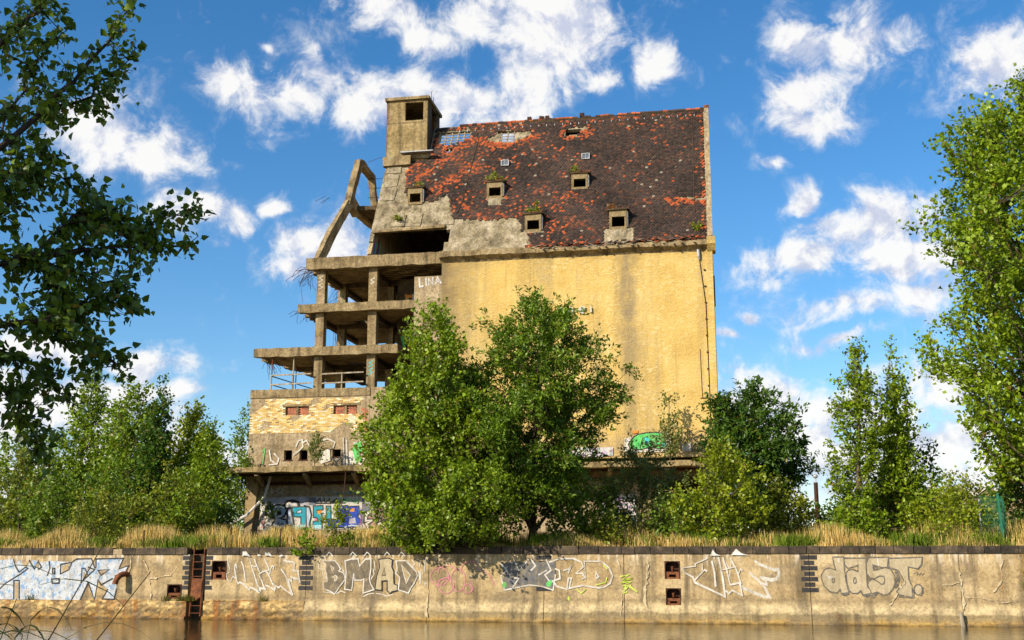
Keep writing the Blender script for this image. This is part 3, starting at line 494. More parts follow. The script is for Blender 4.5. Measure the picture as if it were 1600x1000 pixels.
# painted pieces on the quay wall: flat print, a few millimetres proud of the concrete
QG = [('paint_blue_white',0,[(-21.99,2.33),(-21.33,2.37),(-21.26,2.2),(-21.03,2.33),(-20.77,2.04),(-20.44,2.33),(-20.02,2.25),(-19.64,2.3),(-18.67,2.25),(-18.45,2.37),(-17.78,2.38),(-17.61,2.02),(-17.55,2.37),(-16.34,2.4),(-16.54,1.94),(-16.09,2.1),(-16.19,1.86),(-16.66,1.68),(-16.55,1.17),(-16.64,0.75),(-17.16,0.76),(-16.95,1.14),(-17.39,1.53),(-17.51,0.73),(-17.85,1.42),(-18.18,0.66),(-19.47,0.69),(-20.05,0.73),(-20.93,0.68),(-21.17,0.69),(-21.82,0.68)]),('paint_black',0.06,[(-21.36,2.35),(-21.21,2.04),(-21.04,1.83),(-20.77,2.04),(-20.64,1.99),(-20.98,1.75),(-21.65,1.36),(-21.87,1.15)]),('paint_black',0.06,[(-20.62,2.31),(-20.35,1.96),(-20.2,2.28),(-20.03,2.04),(-20.17,1.94)]),('paint_black',0.06,[(-19.7,2.28),(-19.64,1.99),(-19.73,1.7)]),('paint_black',0.06,[(-19.16,2.15),(-18.67,2.23),(-18.45,2.37),(-17.78,2.38),(-17.59,1.99)]),('paint_black',0.06,[(-19.16,2.15),(-19.14,1.76),(-18.76,1.94),(-18.67,2.2)]),('paint_black',0.06,[(-18.18,1.99),(-18.04,1.99),(-17.87,1.68),(-18.17,1.45),(-18.18,1.99)]),('paint_black',0.06,[(-17.55,2.02),(-17.57,2.37),(-16.34,2.4),(-16.51,1.97),(-16.09,2.1),(-16.19,1.86),(-16.66,1.68)]),('paint_black',0.06,[(-17.43,1.91),(-16.94,1.94),(-17.29,1.71),(-17.43,1.91)]),('paint_black',0.06,[(-19.51,1.99),(-19.42,1.99),(-19.4,1.77),(-19.5,1.78),(-19.51,1.99)]),('paint_black',0.06,[(-19.52,1.55),(-19.17,1.57),(-19.17,1.39),(-19.48,1.38),(-19.52,1.55)]),('paint_black',0.06,[(-17.85,1.42),(-18.18,0.66)]),('paint_black',0.06,[(-17.85,1.42),(-17.51,0.73),(-17.42,1.53),(-17.26,1.32),(-16.77,1.58)]),('paint_black',0.06,[(-16.95,1.14),(-17.16,0.76),(-16.64,0.75),(-16.56,1.17)]),('paint_black',0.06,[(-21.25,1.49),(-21.18,0.69),(-20.93,0.69),(-21.0,1.49),(-21.25,1.49)]),('paint_black',0.06,[(-21.82,0.69),(-20.05,0.7),(-18.18,0.66)]),('paint_black',0.06,[(-17.9,2.04),(-17.6,1.94),(-18.19,1.42)]),('paint_tan',0,[(-21.0,2.25),(-20.77,2.04),(-20.64,2.25)]),('paint_tan',0,[(-20.31,2.1),(-20.19,2.23),(-20.14,1.96)]),('paint_tan',0,[(-19.08,2.1),(-18.75,2.18),(-18.82,1.94),(-19.07,1.82)]),('paint_tan',0,[(-18.09,1.86),(-17.93,1.71),(-18.09,1.55)]),('paint_tan',0,[(-17.34,1.88),(-17.02,1.9),(-17.29,1.76)]),('paint_tan',0,[(-21.19,1.41),(-21.04,1.41),(-20.99,0.76),(-21.13,0.76)]),('paint_white',0.035,[(-11.75,2.31),(-11.66,2.05),(-11.61,1.84),(-11.75,1.79),(-11.78,1.72),(-11.71,1.57),(-11.62,1.46),(-11.55,1.5),(-11.49,1.68),(-11.38,1.61)]),('paint_white',0.05,[(-11.34,2.01),(-11.37,2.16),(-11.42,2.1),(-11.42,1.95),(-11.36,1.69),(-11.31,1.5),(-11.24,1.39)]),('paint_white',0.07,[(-11.24,1.39),(-11.18,1.45),(-11.06,1.4),(-10.9,1.29),(-10.74,1.15),(-10.72,1.25),(-10.56,1.2),(-10.32,1.05)]),('paint_white',0.05,[(-10.8,2.36),(-10.68,2.0),(-10.5,1.58),(-10.41,1.32),(-10.32,1.05)]),('paint_white',0.055,[(-11.15,2.26),(-11.07,2.12),(-10.99,1.79),(-10.93,1.47)]),('paint_white',0.09,[(-10.37,1.29),(-10.31,1.05),(-10.31,1.22),(-10.13,1.2),(-10.07,1.18)]),('paint_white',0.05,[(-10.68,2.1),(-10.53,2.06),(-10.49,2.12),(-10.59,2.36)]),('paint_white',0.055,[(-10.49,2.12),(-10.36,1.88),(-10.33,1.81),(-10.37,1.73),(-10.24,1.51),(-10.14,1.27),(-10.08,1.19)]),('paint_white',0.05,[(-10.32,1.79),(-10.21,1.87),(-10.03,1.91),(-9.94,1.94),(-9.99,2.05),(-10.13,2.31),(-10.16,2.38)]),('paint_white',0.05,[(-10.08,1.9),(-9.97,1.77),(-9.83,1.51),(-9.72,1.27),(-9.67,1.16)]),('paint_white',0.045,[(-9.91,1.77),(-9.89,1.93),(-9.82,2.1),(-9.76,2.07),(-9.77,1.96)]),('paint_white',0.065,[(-10.08,1.32),(-9.98,1.31),(-9.67,1.14),(-9.64,1.23),(-9.75,1.39)]),('paint_white',0.06,[(-9.67,1.32),(-9.49,1.24),(-9.43,1.31),(-9.29,1.2),(-8.92,0.96)]),('paint_white',0.06,[(-9.43,1.96),(-9.29,1.79),(-9.16,1.58)]),('paint_white',0.1,[(-9.16,1.58),(-9.09,1.42),(-9.01,1.18),(-8.92,0.96)]),('paint_white',0.07,[(-9.15,1.57),(-9.05,1.56),(-8.96,1.48),(-9.0,1.67),(-8.85,1.6),(-8.67,1.57)]),('paint_white',0.075,[(-9.34,2.32),(-9.18,2.26),(-8.95,2.25),(-8.87,2.17),(-8.9,2.05),(-8.9,1.91),(-8.71,1.89),(-8.68,1.7),(-8.63,1.44)]),('paint_white_cop',0,[(-11.11,2.48),(-11.09,2.67),(-11.03,2.66),(-10.94,2.67),(-10.74,2.45),(-11.01,2.51)]),('paint_white_cop',0,[(-10.14,2.49),(-10.12,2.64),(-10.03,2.58),(-9.98,2.64),(-9.78,2.45),(-10.01,2.5)]),('paint_white_cop',0,[(-10.46,2.5),(-10.43,2.55),(-10.34,2.54),(-10.28,2.47)]),('paint_white_cop',0,[(-9.55,2.46),(-9.43,2.54),(-9.33,2.48)]),('paint_grey',0,[(-7.71,2.29),(-7.18,2.3),(-7.02,2.12),(-6.94,1.98),(-7.0,1.9),(-6.83,1.83),(-6.75,1.7),(-6.74,1.56),(-6.85,1.42),(-7.01,1.21),(-7.15,1.0),(-7.32,1.1),(-7.61,1.21),(-7.63,1.45),(-7.48,1.5),(-7.51,1.78),(-7.57,1.9),(-7.55,2.15)]),('paint_white',0.045,[(-7.71,2.29),(-7.18,2.3),(-7.02,2.12),(-6.94,1.98),(-7.0,1.9),(-6.83,1.83),(-6.75,1.7),(-6.74,1.56),(-6.85,1.42),(-7.01,1.21),(-7.15,1.0),(-7.32,1.1),(-7.61,1.21),(-7.63,1.45),(-7.48,1.5),(-7.51,1.78),(-7.57,1.9),(-7.55,2.15),(-7.71,2.29)]),('paint_grey',0,[(-6.76,2.29),(-6.52,2.36),(-6.22,2.37),(-6.15,2.09),(-5.92,2.36),(-5.69,2.37),(-5.68,1.98),(-5.73,1.62),(-5.69,1.43),(-5.54,1.18),(-5.98,1.04),(-5.96,1.59),(-6.05,1.54),(-6.33,1.54),(-6.38,1.81),(-6.43,1.31),(-6.45,1.15),(-6.74,1.19),(-6.7,1.84)]),('paint_white',0.045,[(-6.76,2.29),(-6.52,2.36),(-6.22,2.37),(-6.15,2.09),(-5.92,2.36),(-5.69,2.37),(-5.68,1.98),(-5.73,1.62),(-5.69,1.43),(-5.54,1.18),(-5.98,1.04),(-5.96,1.59),(-6.05,1.54),(-6.33,1.54),(-6.38,1.81),(-6.43,1.31),(-6.45,1.15),(-6.74,1.19),(-6.7,1.84),(-6.76,2.29)]),('paint_pale',0,[(-5.37,2.35),(-4.97,2.4),(-4.8,2.33),(-4.83,2.07),(-4.74,1.87),(-4.74,1.65),(-4.72,1.4),(-4.58,1.35),(-4.58,1.15),(-4.8,1.1),(-4.88,1.03),(-4.99,1.15),(-5.0,1.53),(-5.23,1.51),(-5.21,1.15),(-5.49,1.19),(-5.43,1.7),(-5.32,2.04)]),('paint_black',0.045,[(-5.37,2.35),(-4.97,2.4),(-4.8,2.33),(-4.83,2.07),(-4.74,1.87),(-4.74,1.65),(-4.72,1.4),(-4.58,1.35),(-4.58,1.15),(-4.8,1.1),(-4.88,1.03),(-4.99,1.15),(-5.0,1.53),(-5.23,1.51),(-5.21,1.15),(-5.49,1.19),(-5.43,1.7),(-5.32,2.04),(-5.37,2.35)]),('paint_grey',0,[(-4.65,2.29),(-4.26,2.3),(-4.06,2.1),(-3.82,1.87),(-3.77,1.71),(-3.9,1.43),(-4.04,1.24),(-4.12,1.05),(-4.54,1.18),(-4.52,1.37),(-4.49,1.65),(-4.67,1.82),(-4.6,1.93)]),('paint_white',0.045,[(-4.65,2.29),(-4.26,2.3),(-4.06,2.1),(-3.82,1.87),(-3.77,1.71),(-3.9,1.43),(-4.04,1.24),(-4.12,1.05),(-4.54,1.18),(-4.52,1.37),(-4.49,1.65),(-4.67,1.82),(-4.6,1.93),(-4.65,2.29)]),('paint_tan',0,[(-7.37,2.12),(-7.21,2.01),(-7.28,1.88)]),('paint_white',0.03,[(-7.37,2.12),(-7.21,2.01),(-7.28,1.88),(-7.37,2.12)]),('paint_tan',0,[(-7.28,1.67),(-7.13,1.73),(-7.05,1.65),(-7.12,1.51),(-7.18,1.52),(-7.16,1.62)]),('paint_white',0.03,[(-7.28,1.67),(-7.13,1.73),(-7.05,1.65),(-7.12,1.51),(-7.18,1.52),(-7.16,1.62),(-7.28,1.67)]),('paint_tan',0,[(-5.13,2.03),(-5.08,1.73),(-5.2,1.73)]),('paint_black',0.03,[(-5.13,2.03),(-5.08,1.73),(-5.2,1.73),(-5.13,2.03)]),('paint_tan',0,[(-4.44,2.15),(-4.06,1.75),(-4.22,1.43),(-4.31,1.71)]),('paint_white',0.03,[(-4.44,2.15),(-4.06,1.75),(-4.22,1.43),(-4.31,1.71),(-4.44,2.15)]),('paint_white_thin',0.03,[(-7.08,2.15),(-6.81,1.9),(-6.74,1.65)]),('paint_white_thin',0.03,[(-4.21,2.3),(-3.91,1.98),(-3.73,1.71),(-4.01,1.27)]),('paint_white_thin',0.03,[(-7.78,2.38),(-7.88,2.18),(-7.85,2.01),(-7.69,1.95),(-7.76,2.15)]),('paint_white_thin',0.03,[(-6.74,1.56),(-6.96,1.26),(-7.13,0.99)]),('paint_white_thin',0.03,[(-5.59,1.98),(-5.55,1.76),(-5.69,1.57)]),('paint_white_thin',0.03,[(-4.0,2.32),(-3.88,2.18),(-3.97,2.1)]),('paint_white_thin',0.03,[(-7.62,1.06),(-7.35,1.07),(-7.13,0.99),(-6.9,1.12),(-6.72,1.06)]),('paint_white_thin',0.03,[(-6.0,0.9),(-5.77,1.01),(-5.53,1.04)]),('paint_white_thin',0.03,[(-5.44,1.03),(-5.18,1.0),(-5.03,0.93),(-4.77,1.0)]),('paint_white_thin',0.03,[(-5.56,2.29),(-5.51,1.93)]),('paint_white_thin',0.03,[(-7.68,1.87),(-7.65,1.64),(-7.48,1.59)]),('paint_white',0,[(-3.53,2.34),(-3.45,2.34),(-3.48,1.82),(-3.51,1.85)]),('paint_white',0,[(-3.74,1.9),(-3.61,1.9),(-3.63,1.43),(-3.68,1.38)]),('paint_white',0,[(-3.5,1.49),(-3.4,1.43),(-3.46,1.3)]),('paint_white',0.05,[(-3.68,2.29),(-3.7,2.07)]),('paint_white_cop',0.028,[(-7.56,2.48),(-7.42,2.63),(-7.25,2.48)]),('paint_white_cop',0.028,[(-6.57,2.48),(-6.44,2.63),(-6.27,2.48)]),('paint_white_cop',0.028,[(-5.97,2.48),(-5.84,2.63),(-5.67,2.48)]),('paint_white_cop',0.028,[(-5.16,2.47),(-5.02,2.63),(-4.86,2.47)]),('paint_white_cop',0.028,[(-4.56,2.47),(-4.43,2.63),(-4.27,2.47)]),('paint_pink',0.026,[(-2.5,1.69),(-2.53,1.54),(-2.63,1.42),(-2.78,1.35),(-2.94,1.35),(-3.09,1.42),(-3.2,1.54),(-3.23,1.69),(-3.2,1.84),(-3.1,1.96),(-2.95,2.03),(-2.79,2.03),(-2.64,1.96),(-2.54,1.84),(-2.5,1.69)]),('paint_pink',0.026,[(-2.3,1.35),(-2.33,1.22),(-2.42,1.11),(-2.54,1.05),(-2.68,1.05),(-2.81,1.11),(-2.9,1.21),(-2.94,1.34),(-2.91,1.47),(-2.82,1.58),(-2.69,1.64),(-2.55,1.64),(-2.42,1.58),(-2.33,1.48),(-2.3,1.35)]),('paint_pink',0.026,[(-1.84,1.55),(-1.87,1.36),(-1.95,1.21),(-2.06,1.13),(-2.19,1.13),(-2.31,1.21),(-2.39,1.36),(-2.42,1.55),(-2.4,1.74),(-2.32,1.89),(-2.2,1.97),(-2.07,1.97),(-1.95,1.89),(-1.87,1.74),(-1.84,1.55)]),('paint_pink',0.026,[(-1.55,1.23),(-1.57,1.16),(-1.62,1.1),(-1.69,1.06),(-1.77,1.06),(-1.85,1.1),(-1.9,1.16),(-1.92,1.23),(-1.9,1.31),(-1.85,1.37),(-1.78,1.4),(-1.7,1.4),(-1.62,1.37),(-1.57,1.31),(-1.55,1.23)]),('paint_pink',0.026,[(-1.99,1.81),(-2.01,1.88),(-2.01,1.95),(-2.0,2.02),(-1.97,2.09),(-1.93,2.15),(-1.87,2.2),(-1.81,2.24),(-1.73,2.26),(-1.66,2.27),(-1.58,2.27),(-1.51,2.24),(-1.44,2.21),(-1.38,2.16),(-1.34,2.1)]),('paint_pink',0.026,[(-1.47,2.04),(-0.92,1.81),(-0.68,1.35)]),('paint_pink',0.026,[(-1.65,1.52),(-1.58,1.12)]),('paint_pink',0.026,[(-2.99,1.49),(-2.5,1.69),(-2.8,1.4)]),('paint_pink',0.026,[(-2.92,1.83),(-2.93,1.88),(-2.92,1.93),(-2.89,1.98),(-2.84,2.02),(-2.78,2.05),(-2.71,2.08),(-2.63,2.1),(-2.55,2.1),(-2.47,2.09),(-2.39,2.07),(-2.32,2.04),(-2.27,2.0),(-2.23,1.96),(-2.2,1.91)]),('paint_dark_blue',0,[(-0.44,2.19),(0.16,2.27),(0.52,2.22),(0.76,2.34),(1.05,2.22),(1.68,2.36),(1.7,1.76),(1.61,1.24),(1.17,1.33),(0.69,1.38),(0.16,1.27),(-0.29,1.18),(-0.41,1.35),(-0.32,1.75)]),('paint_white',0.05,[(-0.44,2.19),(-0.2,1.93),(-0.44,1.7),(-0.29,1.18),(0.16,1.27),(0.69,1.38),(1.17,1.33),(1.61,1.19),(1.7,1.76)]),('paint_white',0.05,[(0.1,2.27),(0.28,1.93),(0.64,2.33)]),('paint_white',0.05,[(0.76,2.34),(0.93,2.1),(0.75,1.93)]),('paint_white',0.05,[(0.04,1.3),(0.28,1.64),(0.1,1.64)]),('paint_white',0.05,[(1.35,2.33),(1.53,1.93),(1.29,1.76),(1.46,1.53)]),('paint_white',0.05,[(1.05,1.76),(1.35,1.93)]),('paint_green',0,[(1.54,1.42),(1.53,1.37),(1.5,1.34),(1.46,1.32),(1.41,1.32),(1.37,1.33),(1.34,1.37),(1.33,1.41),(1.34,1.46),(1.37,1.49),(1.41,1.51),(1.46,1.51),(1.5,1.5),(1.53,1.46),(1.54,1.42)]),('paint_green',0,[(1.59,1.5),(1.59,1.47),(1.57,1.45),(1.54,1.43),(1.51,1.43),(1.48,1.45),(1.46,1.47),(1.45,1.5),(1.46,1.53),(1.48,1.55),(1.51,1.57),(1.54,1.57),(1.57,1.55),(1.59,1.53),(1.59,1.5)]),('paint_green',0,[(-0.2,1.38),(-0.21,1.33),(-0.24,1.29),(-0.27,1.27),(-0.31,1.27),(-0.35,1.29),(-0.37,1.33),(-0.38,1.38),(-0.37,1.43),(-0.35,1.47),(-0.31,1.49),(-0.27,1.49),(-0.24,1.47),(-0.21,1.43),(-0.2,1.38)]),('paint_white',0.06,[(1.47,2.24),(1.82,2.36),(2.39,2.38),(2.71,2.24),(2.79,2.07),(2.5,1.82),(2.76,1.82),(2.87,1.61),(2.83,2.27),(3.47,2.27),(3.78,2.02),(3.9,1.73),(3.8,1.45),(3.57,1.3),(3.34,1.28),(2.75,1.37),(2.23,1.26),(2.32,1.64),(2.2,1.64),(2.14,1.22),(1.76,1.33),(1.61,1.53),(1.88,1.62),(1.85,1.93),(1.7,1.99)]),('paint_white',0.06,[(2.03,1.93),(2.23,1.99),(2.32,2.13),(2.2,1.83)]),('paint_white',0.06,[(3.26,1.87),(3.37,1.7),(3.27,1.62),(3.26,1.87)]),('paint_white',0.06,[(2.75,1.76),(2.88,1.67),(2.73,1.61)]),('paint_lime',0.06,[(4.21,1.71),(4.5,1.76),(4.27,1.59),(4.67,1.65),(4.21,1.48),(4.61,1.51),(4.29,1.37),(4.58,1.37)]),('paint_lime',0.06,[(4.29,1.14),(4.5,1.37),(4.81,1.15)]),('paint_lime',0.06,[(4.38,1.37),(4.32,1.09),(4.43,1.14)]),('paint_lime',0,[(2.25,0.89),(2.24,0.85),(2.23,0.82),(2.21,0.81),(2.2,0.81),(2.18,0.82),(2.17,0.85),(2.16,0.88),(2.17,0.92),(2.18,0.95),(2.2,0.96),(2.22,0.96),(2.23,0.95),(2.24,0.92),(2.25,0.89)]),('paint_lime',0.04,[(2.52,1.22),(2.69,1.08),(2.87,1.22)]),('paint_lime',0.04,[(3.28,1.39),(3.63,1.48),(3.69,1.68)]),('paint_lime',0.04,[(3.55,2.13),(3.7,1.99)]),('paint_white',0.043199999999999995,[(7.48,2.38),(7.3,2.29),(7.02,2.18),(7.04,2.09),(6.53,2.02)]),('paint_white',0.072,[(6.53,2.02),(6.62,1.85),(6.92,1.69),(7.0,1.49),(8.09,0.98),(8.03,1.63),(7.9,2.4)]),('paint_white',0.0576,[(7.01,1.6),(7.37,1.96),(7.45,1.9)]),('paint_white',0.043199999999999995,[(7.29,2.16),(7.28,1.94)]),('paint_white',0.072,[(7.65,2.27),(7.73,1.85),(7.75,1.36)]),('paint_white',0.0504,[(8.06,2.4),(8.18,1.98),(8.29,1.41)]),('paint_white',0.0648,[(8.29,1.41),(8.65,1.48),(8.72,1.02),(8.36,1.21),(8.24,1.1),(8.12,1.2)]),('paint_white',0.043199999999999995,[(8.04,1.96),(8.53,2.07)]),('paint_white',0.0576,[(8.34,2.38),(8.53,1.98),(8.69,1.46)]),('paint_white',0.043199999999999995,[(8.62,1.83),(8.7,2.0),(8.75,1.93)]),('paint_white',0.1152,[(8.72,1.32),(9.19,1.11),(9.73,0.92)]),('paint_white',0.1008,[(9.73,0.93),(9.55,1.33),(9.39,1.5),(9.03,1.85)]),('paint_white',0.1008,[(9.24,2.27),(9.35,2.18),(9.93,1.95)]),('paint_white',0.1152,[(9.93,1.95),(10.06,1.98),(10.1,1.83),(10.0,1.63),(9.78,1.59),(9.42,1.69)]),('paint_white',0.072,[(9.42,1.69),(9.61,1.55),(9.63,1.41),(9.43,1.49)]),('paint_white',0.0288,[(8.05,2.33),(8.09,2.09),(8.18,2.2),(8.29,2.02)]),('paint_white',0.0288,[(8.36,2.33),(8.27,1.63)]),('paint_white_cop',0,[(7.59,2.47),(7.69,2.71),(7.8,2.55),(7.98,2.48)]),('paint_white_cop',0,[(8.36,2.5),(8.56,2.73),(8.74,2.57),(9.0,2.49)]),('paint_pale',0,[(12.05,2.42),(12.45,2.42),(12.44,2.04),(12.48,1.55),(12.56,1.14),(12.29,1.11),(12.26,1.25),(12.12,1.13),(11.89,1.17),(11.7,1.36),(11.61,1.62),(11.62,1.78),(11.74,1.97),(11.91,2.03),(12.14,1.95),(12.09,2.14)]),('paint_grey_line',0.05,[(12.05,2.42),(12.45,2.42),(12.44,2.04),(12.48,1.55),(12.56,1.14),(12.29,1.11),(12.26,1.25),(12.12,1.13),(11.89,1.17),(11.7,1.36),(11.61,1.62),(11.62,1.78),(11.74,1.97),(11.91,2.03),(12.14,1.95),(12.09,2.14),(12.05,2.42)]),('paint_pale',0,[(12.47,2.38),(13.24,2.38),(13.22,1.88),(13.22,1.63),(13.23,1.37),(13.36,1.2),(13.32,1.11),(13.05,1.06),(12.99,1.21),(12.86,1.11),(12.66,1.12),(12.56,1.25),(12.5,1.55),(12.5,1.86),(12.6,1.95),(12.76,1.97),(12.92,1.9),(12.95,2.13),(12.58,2.01),(12.46,2.13)]),('paint_grey_line',0.05,[(12.47,2.38),(13.24,2.38),(13.22,1.88),(13.22,1.63),(13.23,1.37),(13.36,1.2),(13.32,1.11),(13.05,1.06),(12.99,1.21),(12.86,1.11),(12.66,1.12),(12.56,1.25),(12.5,1.55),(12.5,1.86),(12.6,1.95),(12.76,1.97),(12.92,1.9),(12.95,2.13),(12.58,2.01),(12.46,2.13),(12.47,2.38)]),('paint_pale',0,[(13.33,2.4),(14.03,2.41),(13.98,2.05),(13.78,2.04),(13.46,2.14),(13.48,1.94),(13.62,1.96),(13.88,2.04),(14.08,1.99),(14.19,1.78),(14.21,1.5),(14.11,1.27),(13.95,1.1),(13.77,1.06),(13.55,1.17),(13.37,1.11),(13.24,1.4),(13.27,1.55),(13.48,1.65),(13.35,1.67),(13.23,1.81),(13.24,2.19)]),('paint_grey_line',0.05,[(13.33,2.4),(14.03,2.41),(13.98,2.05),(13.78,2.04),(13.46,2.14),(13.48,1.94),(13.62,1.96),(13.88,2.04),(14.08,1.99),(14.19,1.78),(14.21,1.5),(14.11,1.27),(13.95,1.1),(13.77,1.06),(13.55,1.17),(13.37,1.11),(13.24,1.4),(13.27,1.55),(13.48,1.65),(13.35,1.67),(13.23,1.81),(13.24,2.19),(13.33,2.4)]),('paint_pale',0,[(14.04,2.37),(15.22,2.41),(15.17,2.14),(15.04,2.0),(14.7,2.07),(14.69,1.63),(14.79,1.37),(14.78,0.98),(14.32,1.07),(14.24,1.19),(14.55,1.53),(14.35,1.94),(14.03,2.04)]),('paint_grey_line',0.05,[(14.04,2.37),(15.22,2.41),(15.17,2.14),(15.04,2.0),(14.7,2.07),(14.69,1.63),(14.79,1.37),(14.78,0.98),(14.32,1.07),(14.24,1.19),(14.55,1.53),(14.35,1.94),(14.03,2.04),(14.04,2.37)]),('paint_pale',0,[(15.14,1.26),(15.12,1.18),(15.08,1.12),(15.02,1.08),(14.95,1.08),(14.9,1.12),(14.86,1.18),(14.85,1.26),(14.87,1.34),(14.92,1.4),(14.98,1.44),(15.04,1.44),(15.1,1.4),(15.13,1.34),(15.14,1.26)]),('paint_grey_line',0.05,[(15.14,1.26),(15.12,1.18),(15.08,1.12),(15.02,1.08),(14.95,1.08),(14.9,1.12),(14.86,1.18),(14.85,1.26),(14.87,1.34),(14.92,1.4),(14.98,1.44),(15.04,1.44),(15.1,1.4),(15.13,1.34),(15.14,1.26),(15.14,1.26)]),('paint_grey_line',0.045,[(12.07,1.58),(12.07,1.55),(12.05,1.52),(12.04,1.5),(12.02,1.5),(12.0,1.52),(11.99,1.55),(11.99,1.58),(12.0,1.62),(12.01,1.65),(12.03,1.67),(12.04,1.67),(12.06,1.65),(12.07,1.62),(12.07,1.58)]),('paint_grey_line',0.045,[(12.84,1.57),(12.84,1.53),(12.82,1.49),(12.8,1.47),(12.78,1.47),(12.76,1.49),(12.75,1.53),(12.75,1.57),(12.76,1.62),(12.77,1.66),(12.79,1.68),(12.81,1.68),(12.83,1.66),(12.84,1.62),(12.84,1.57)]),('paint_grey_line',0.045,[(13.47,1.63),(13.68,1.74),(13.82,1.73),(13.85,1.6),(13.81,1.46),(13.72,1.45),(13.55,1.58),(13.32,1.67)]),('paint_grey_line',0.045,[(13.47,2.1),(13.5,1.96),(13.73,2.03),(13.47,2.1)]),('paint_grey_line',0.07,[(12.29,1.11),(12.37,1.06),(12.55,1.11)]),('paint_grey_line',0.07,[(13.06,1.06),(13.18,1.02),(13.32,1.1)]),('paint_grey_line',0.07,[(13.31,1.09),(13.41,0.99),(13.55,1.14)]),('paint_grey_line',0.07,[(14.25,1.89),(14.28,1.63),(14.21,1.32)]),('paint_grey_line',0.07,[(14.31,1.89),(14.35,1.63),(14.27,1.37)]),('paint_grey_line',0.07,[(14.32,1.02),(14.57,1.0),(14.8,0.97),(14.83,1.22)]),('paint_grey_line',0.07,[(15.14,1.33),(15.15,1.17),(15.05,1.07)]),('paint_grey_line',0.02,[(14.87,1.83),(14.93,1.84)]),('paint_grey_line',0.02,[(15.0,1.89),(14.98,1.76),(15.05,1.84),(15.07,1.75),(15.13,1.86),(15.17,1.78),(15.25,1.85)]),('paint_white',0,[(12.23,2.38),(12.31,2.38),(12.29,2.22),(12.25,2.22)]),('paint_white',0,[(13.62,2.38),(13.67,2.38),(13.68,2.1),(13.64,2.13)]),('paint_white',0,[(11.77,1.77),(11.9,1.73),(12.0,1.77),(12.07,1.68),(11.92,1.62)])]
def paint_pieces(data, root, splits, names, place, base, off=None, z_off=0.0):
    groups = {}; cap = 8.25
    for i, (mt, w, pts) in enumerate(data):
        c = sum(p[0] for p in pts) / len(pts); k = sum(c > s for s in splits); groups.setdefault((k, mt.endswith('_cop') or sum(p[1] for p in pts) / len(pts) > cap), []).append((i, mt, w, pts))
    for (k, cop), items in groups.items():
        ms = sorted({it[1] for it in items}); m = MB()
        for i, mt, w, pts in items:
            d = base + (.048 if cop and base < .04 else 0) + .0005 * (i % 60)
            pl = lambda a, b, d=d: place(a, b, d)
            if w: m.ribbon(pts, w, pl, ms.index(mt), .18)
            else:
                P = pts[:-1] if len(pts) > 3 and pts[0] == pts[-1] else pts
                m.poly([pl(a, b) for a, b in P], ms.index(mt))
        o = m.build('graffiti', [PAINT[x] for x in ms], root, (0, 0, z_off))
        o['label'] = names[k]
paint_pieces(QG, quay, (-15.2, -8.35, -3.4, -1.2, 1.6, 4.0, 6.0, 11.3),
    ['blue and white block letter graffiti', 'white outline tag beside the ladder', 'grey filled BMAD letters with white outline', 'pink bubble outline tag', 'navy graffiti with shade-darkened fill and white outline', 'white outline rounded letters', 'lime green scribble', 'thick white arrow-like tag', 'grey outlined word dast with a full stop'],
    lambda a, b, d: (a, -d, b), .006)
CRACKS = [[(16.25,2.44),(16.36,2.18),(16.46,1.88),(16.48,1.52),(16.54,1.02),(16.48,0.56)],[(17.97,2.34),(17.89,1.98),(17.91,1.58),(17.56,1.17)],[(17.9,1.53),(18.24,1.45)],[(16.64,1.02),(16.98,0.97),(17.37,0.94),(17.75,0.82),(18.14,0.87)],[(15.78,1.39),(16.13,1.44),(16.48,1.52)],[(16.15,1.44),(16.36,1.22)],[(14.37,1.98),(14.57,1.62),(14.37,1.31)],[(14.28,1.11),(13.95,0.7)],[(5.25,2.29),(5.26,1.84),(5.16,1.49),(5.12,0.96),(5.16,0.61)],[(4.14,2.33),(4.16,1.93)],[(5.27,2.33),(5.19,1.48),(5.12,0.98),(5.17,0.62)],[(4.23,1.09),(4.21,0.25)],[(-3.32,1.17),(-3.33,0.19)],[(-16.03,2.41),(-15.97,2.05),(-16.1,1.79),(-15.51,1.61),(-15.14,1.58),(-14.99,1.07),(-15.05,0.67)],[(-15.14,1.58),(-14.22,1.71),(-13.96,2.05)],[(-15.39,2.3),(-15.12,1.69)]]
for c in CRACKS:
    m = MB(); r = random.Random(len(c) * 7 + int(c[0][0] * 10)); P = []
    for (a, b), (e, f) in zip(c, c[1:]):
        n = max(2, int(math.hypot(e - a, f - b) / .12)); P += [(a + (e - a) * i / n + r.uniform(-.03, .03), b + (f - b) * i / n + r.uniform(-.03, .03)) for i in range(n)]
    P.append(c[-1]); P = [p for p in P if p[1] > .12]
    if len(P) < 3: continue
    wd = [r.uniform(.004, .016) if r.random() < .7 else r.uniform(.03, .08) for _ in P]; up = [(a - w, b + w * .5) for (a, b), w in zip(P, wd)]; dn = [(a + w * .7, b - w * r.uniform(.2, 1)) for (a, b), w in zip(P, wd)]
    for i in range(len(P) - 1):
        q = [up[i], up[i + 1], dn[i + 1], dn[i]]; m.poly([(a, toe(b, a) - (.036 if b > .9 else .05), b) for a, b in q])
    m.build('spalled_crack', MAT['crack'], quay)

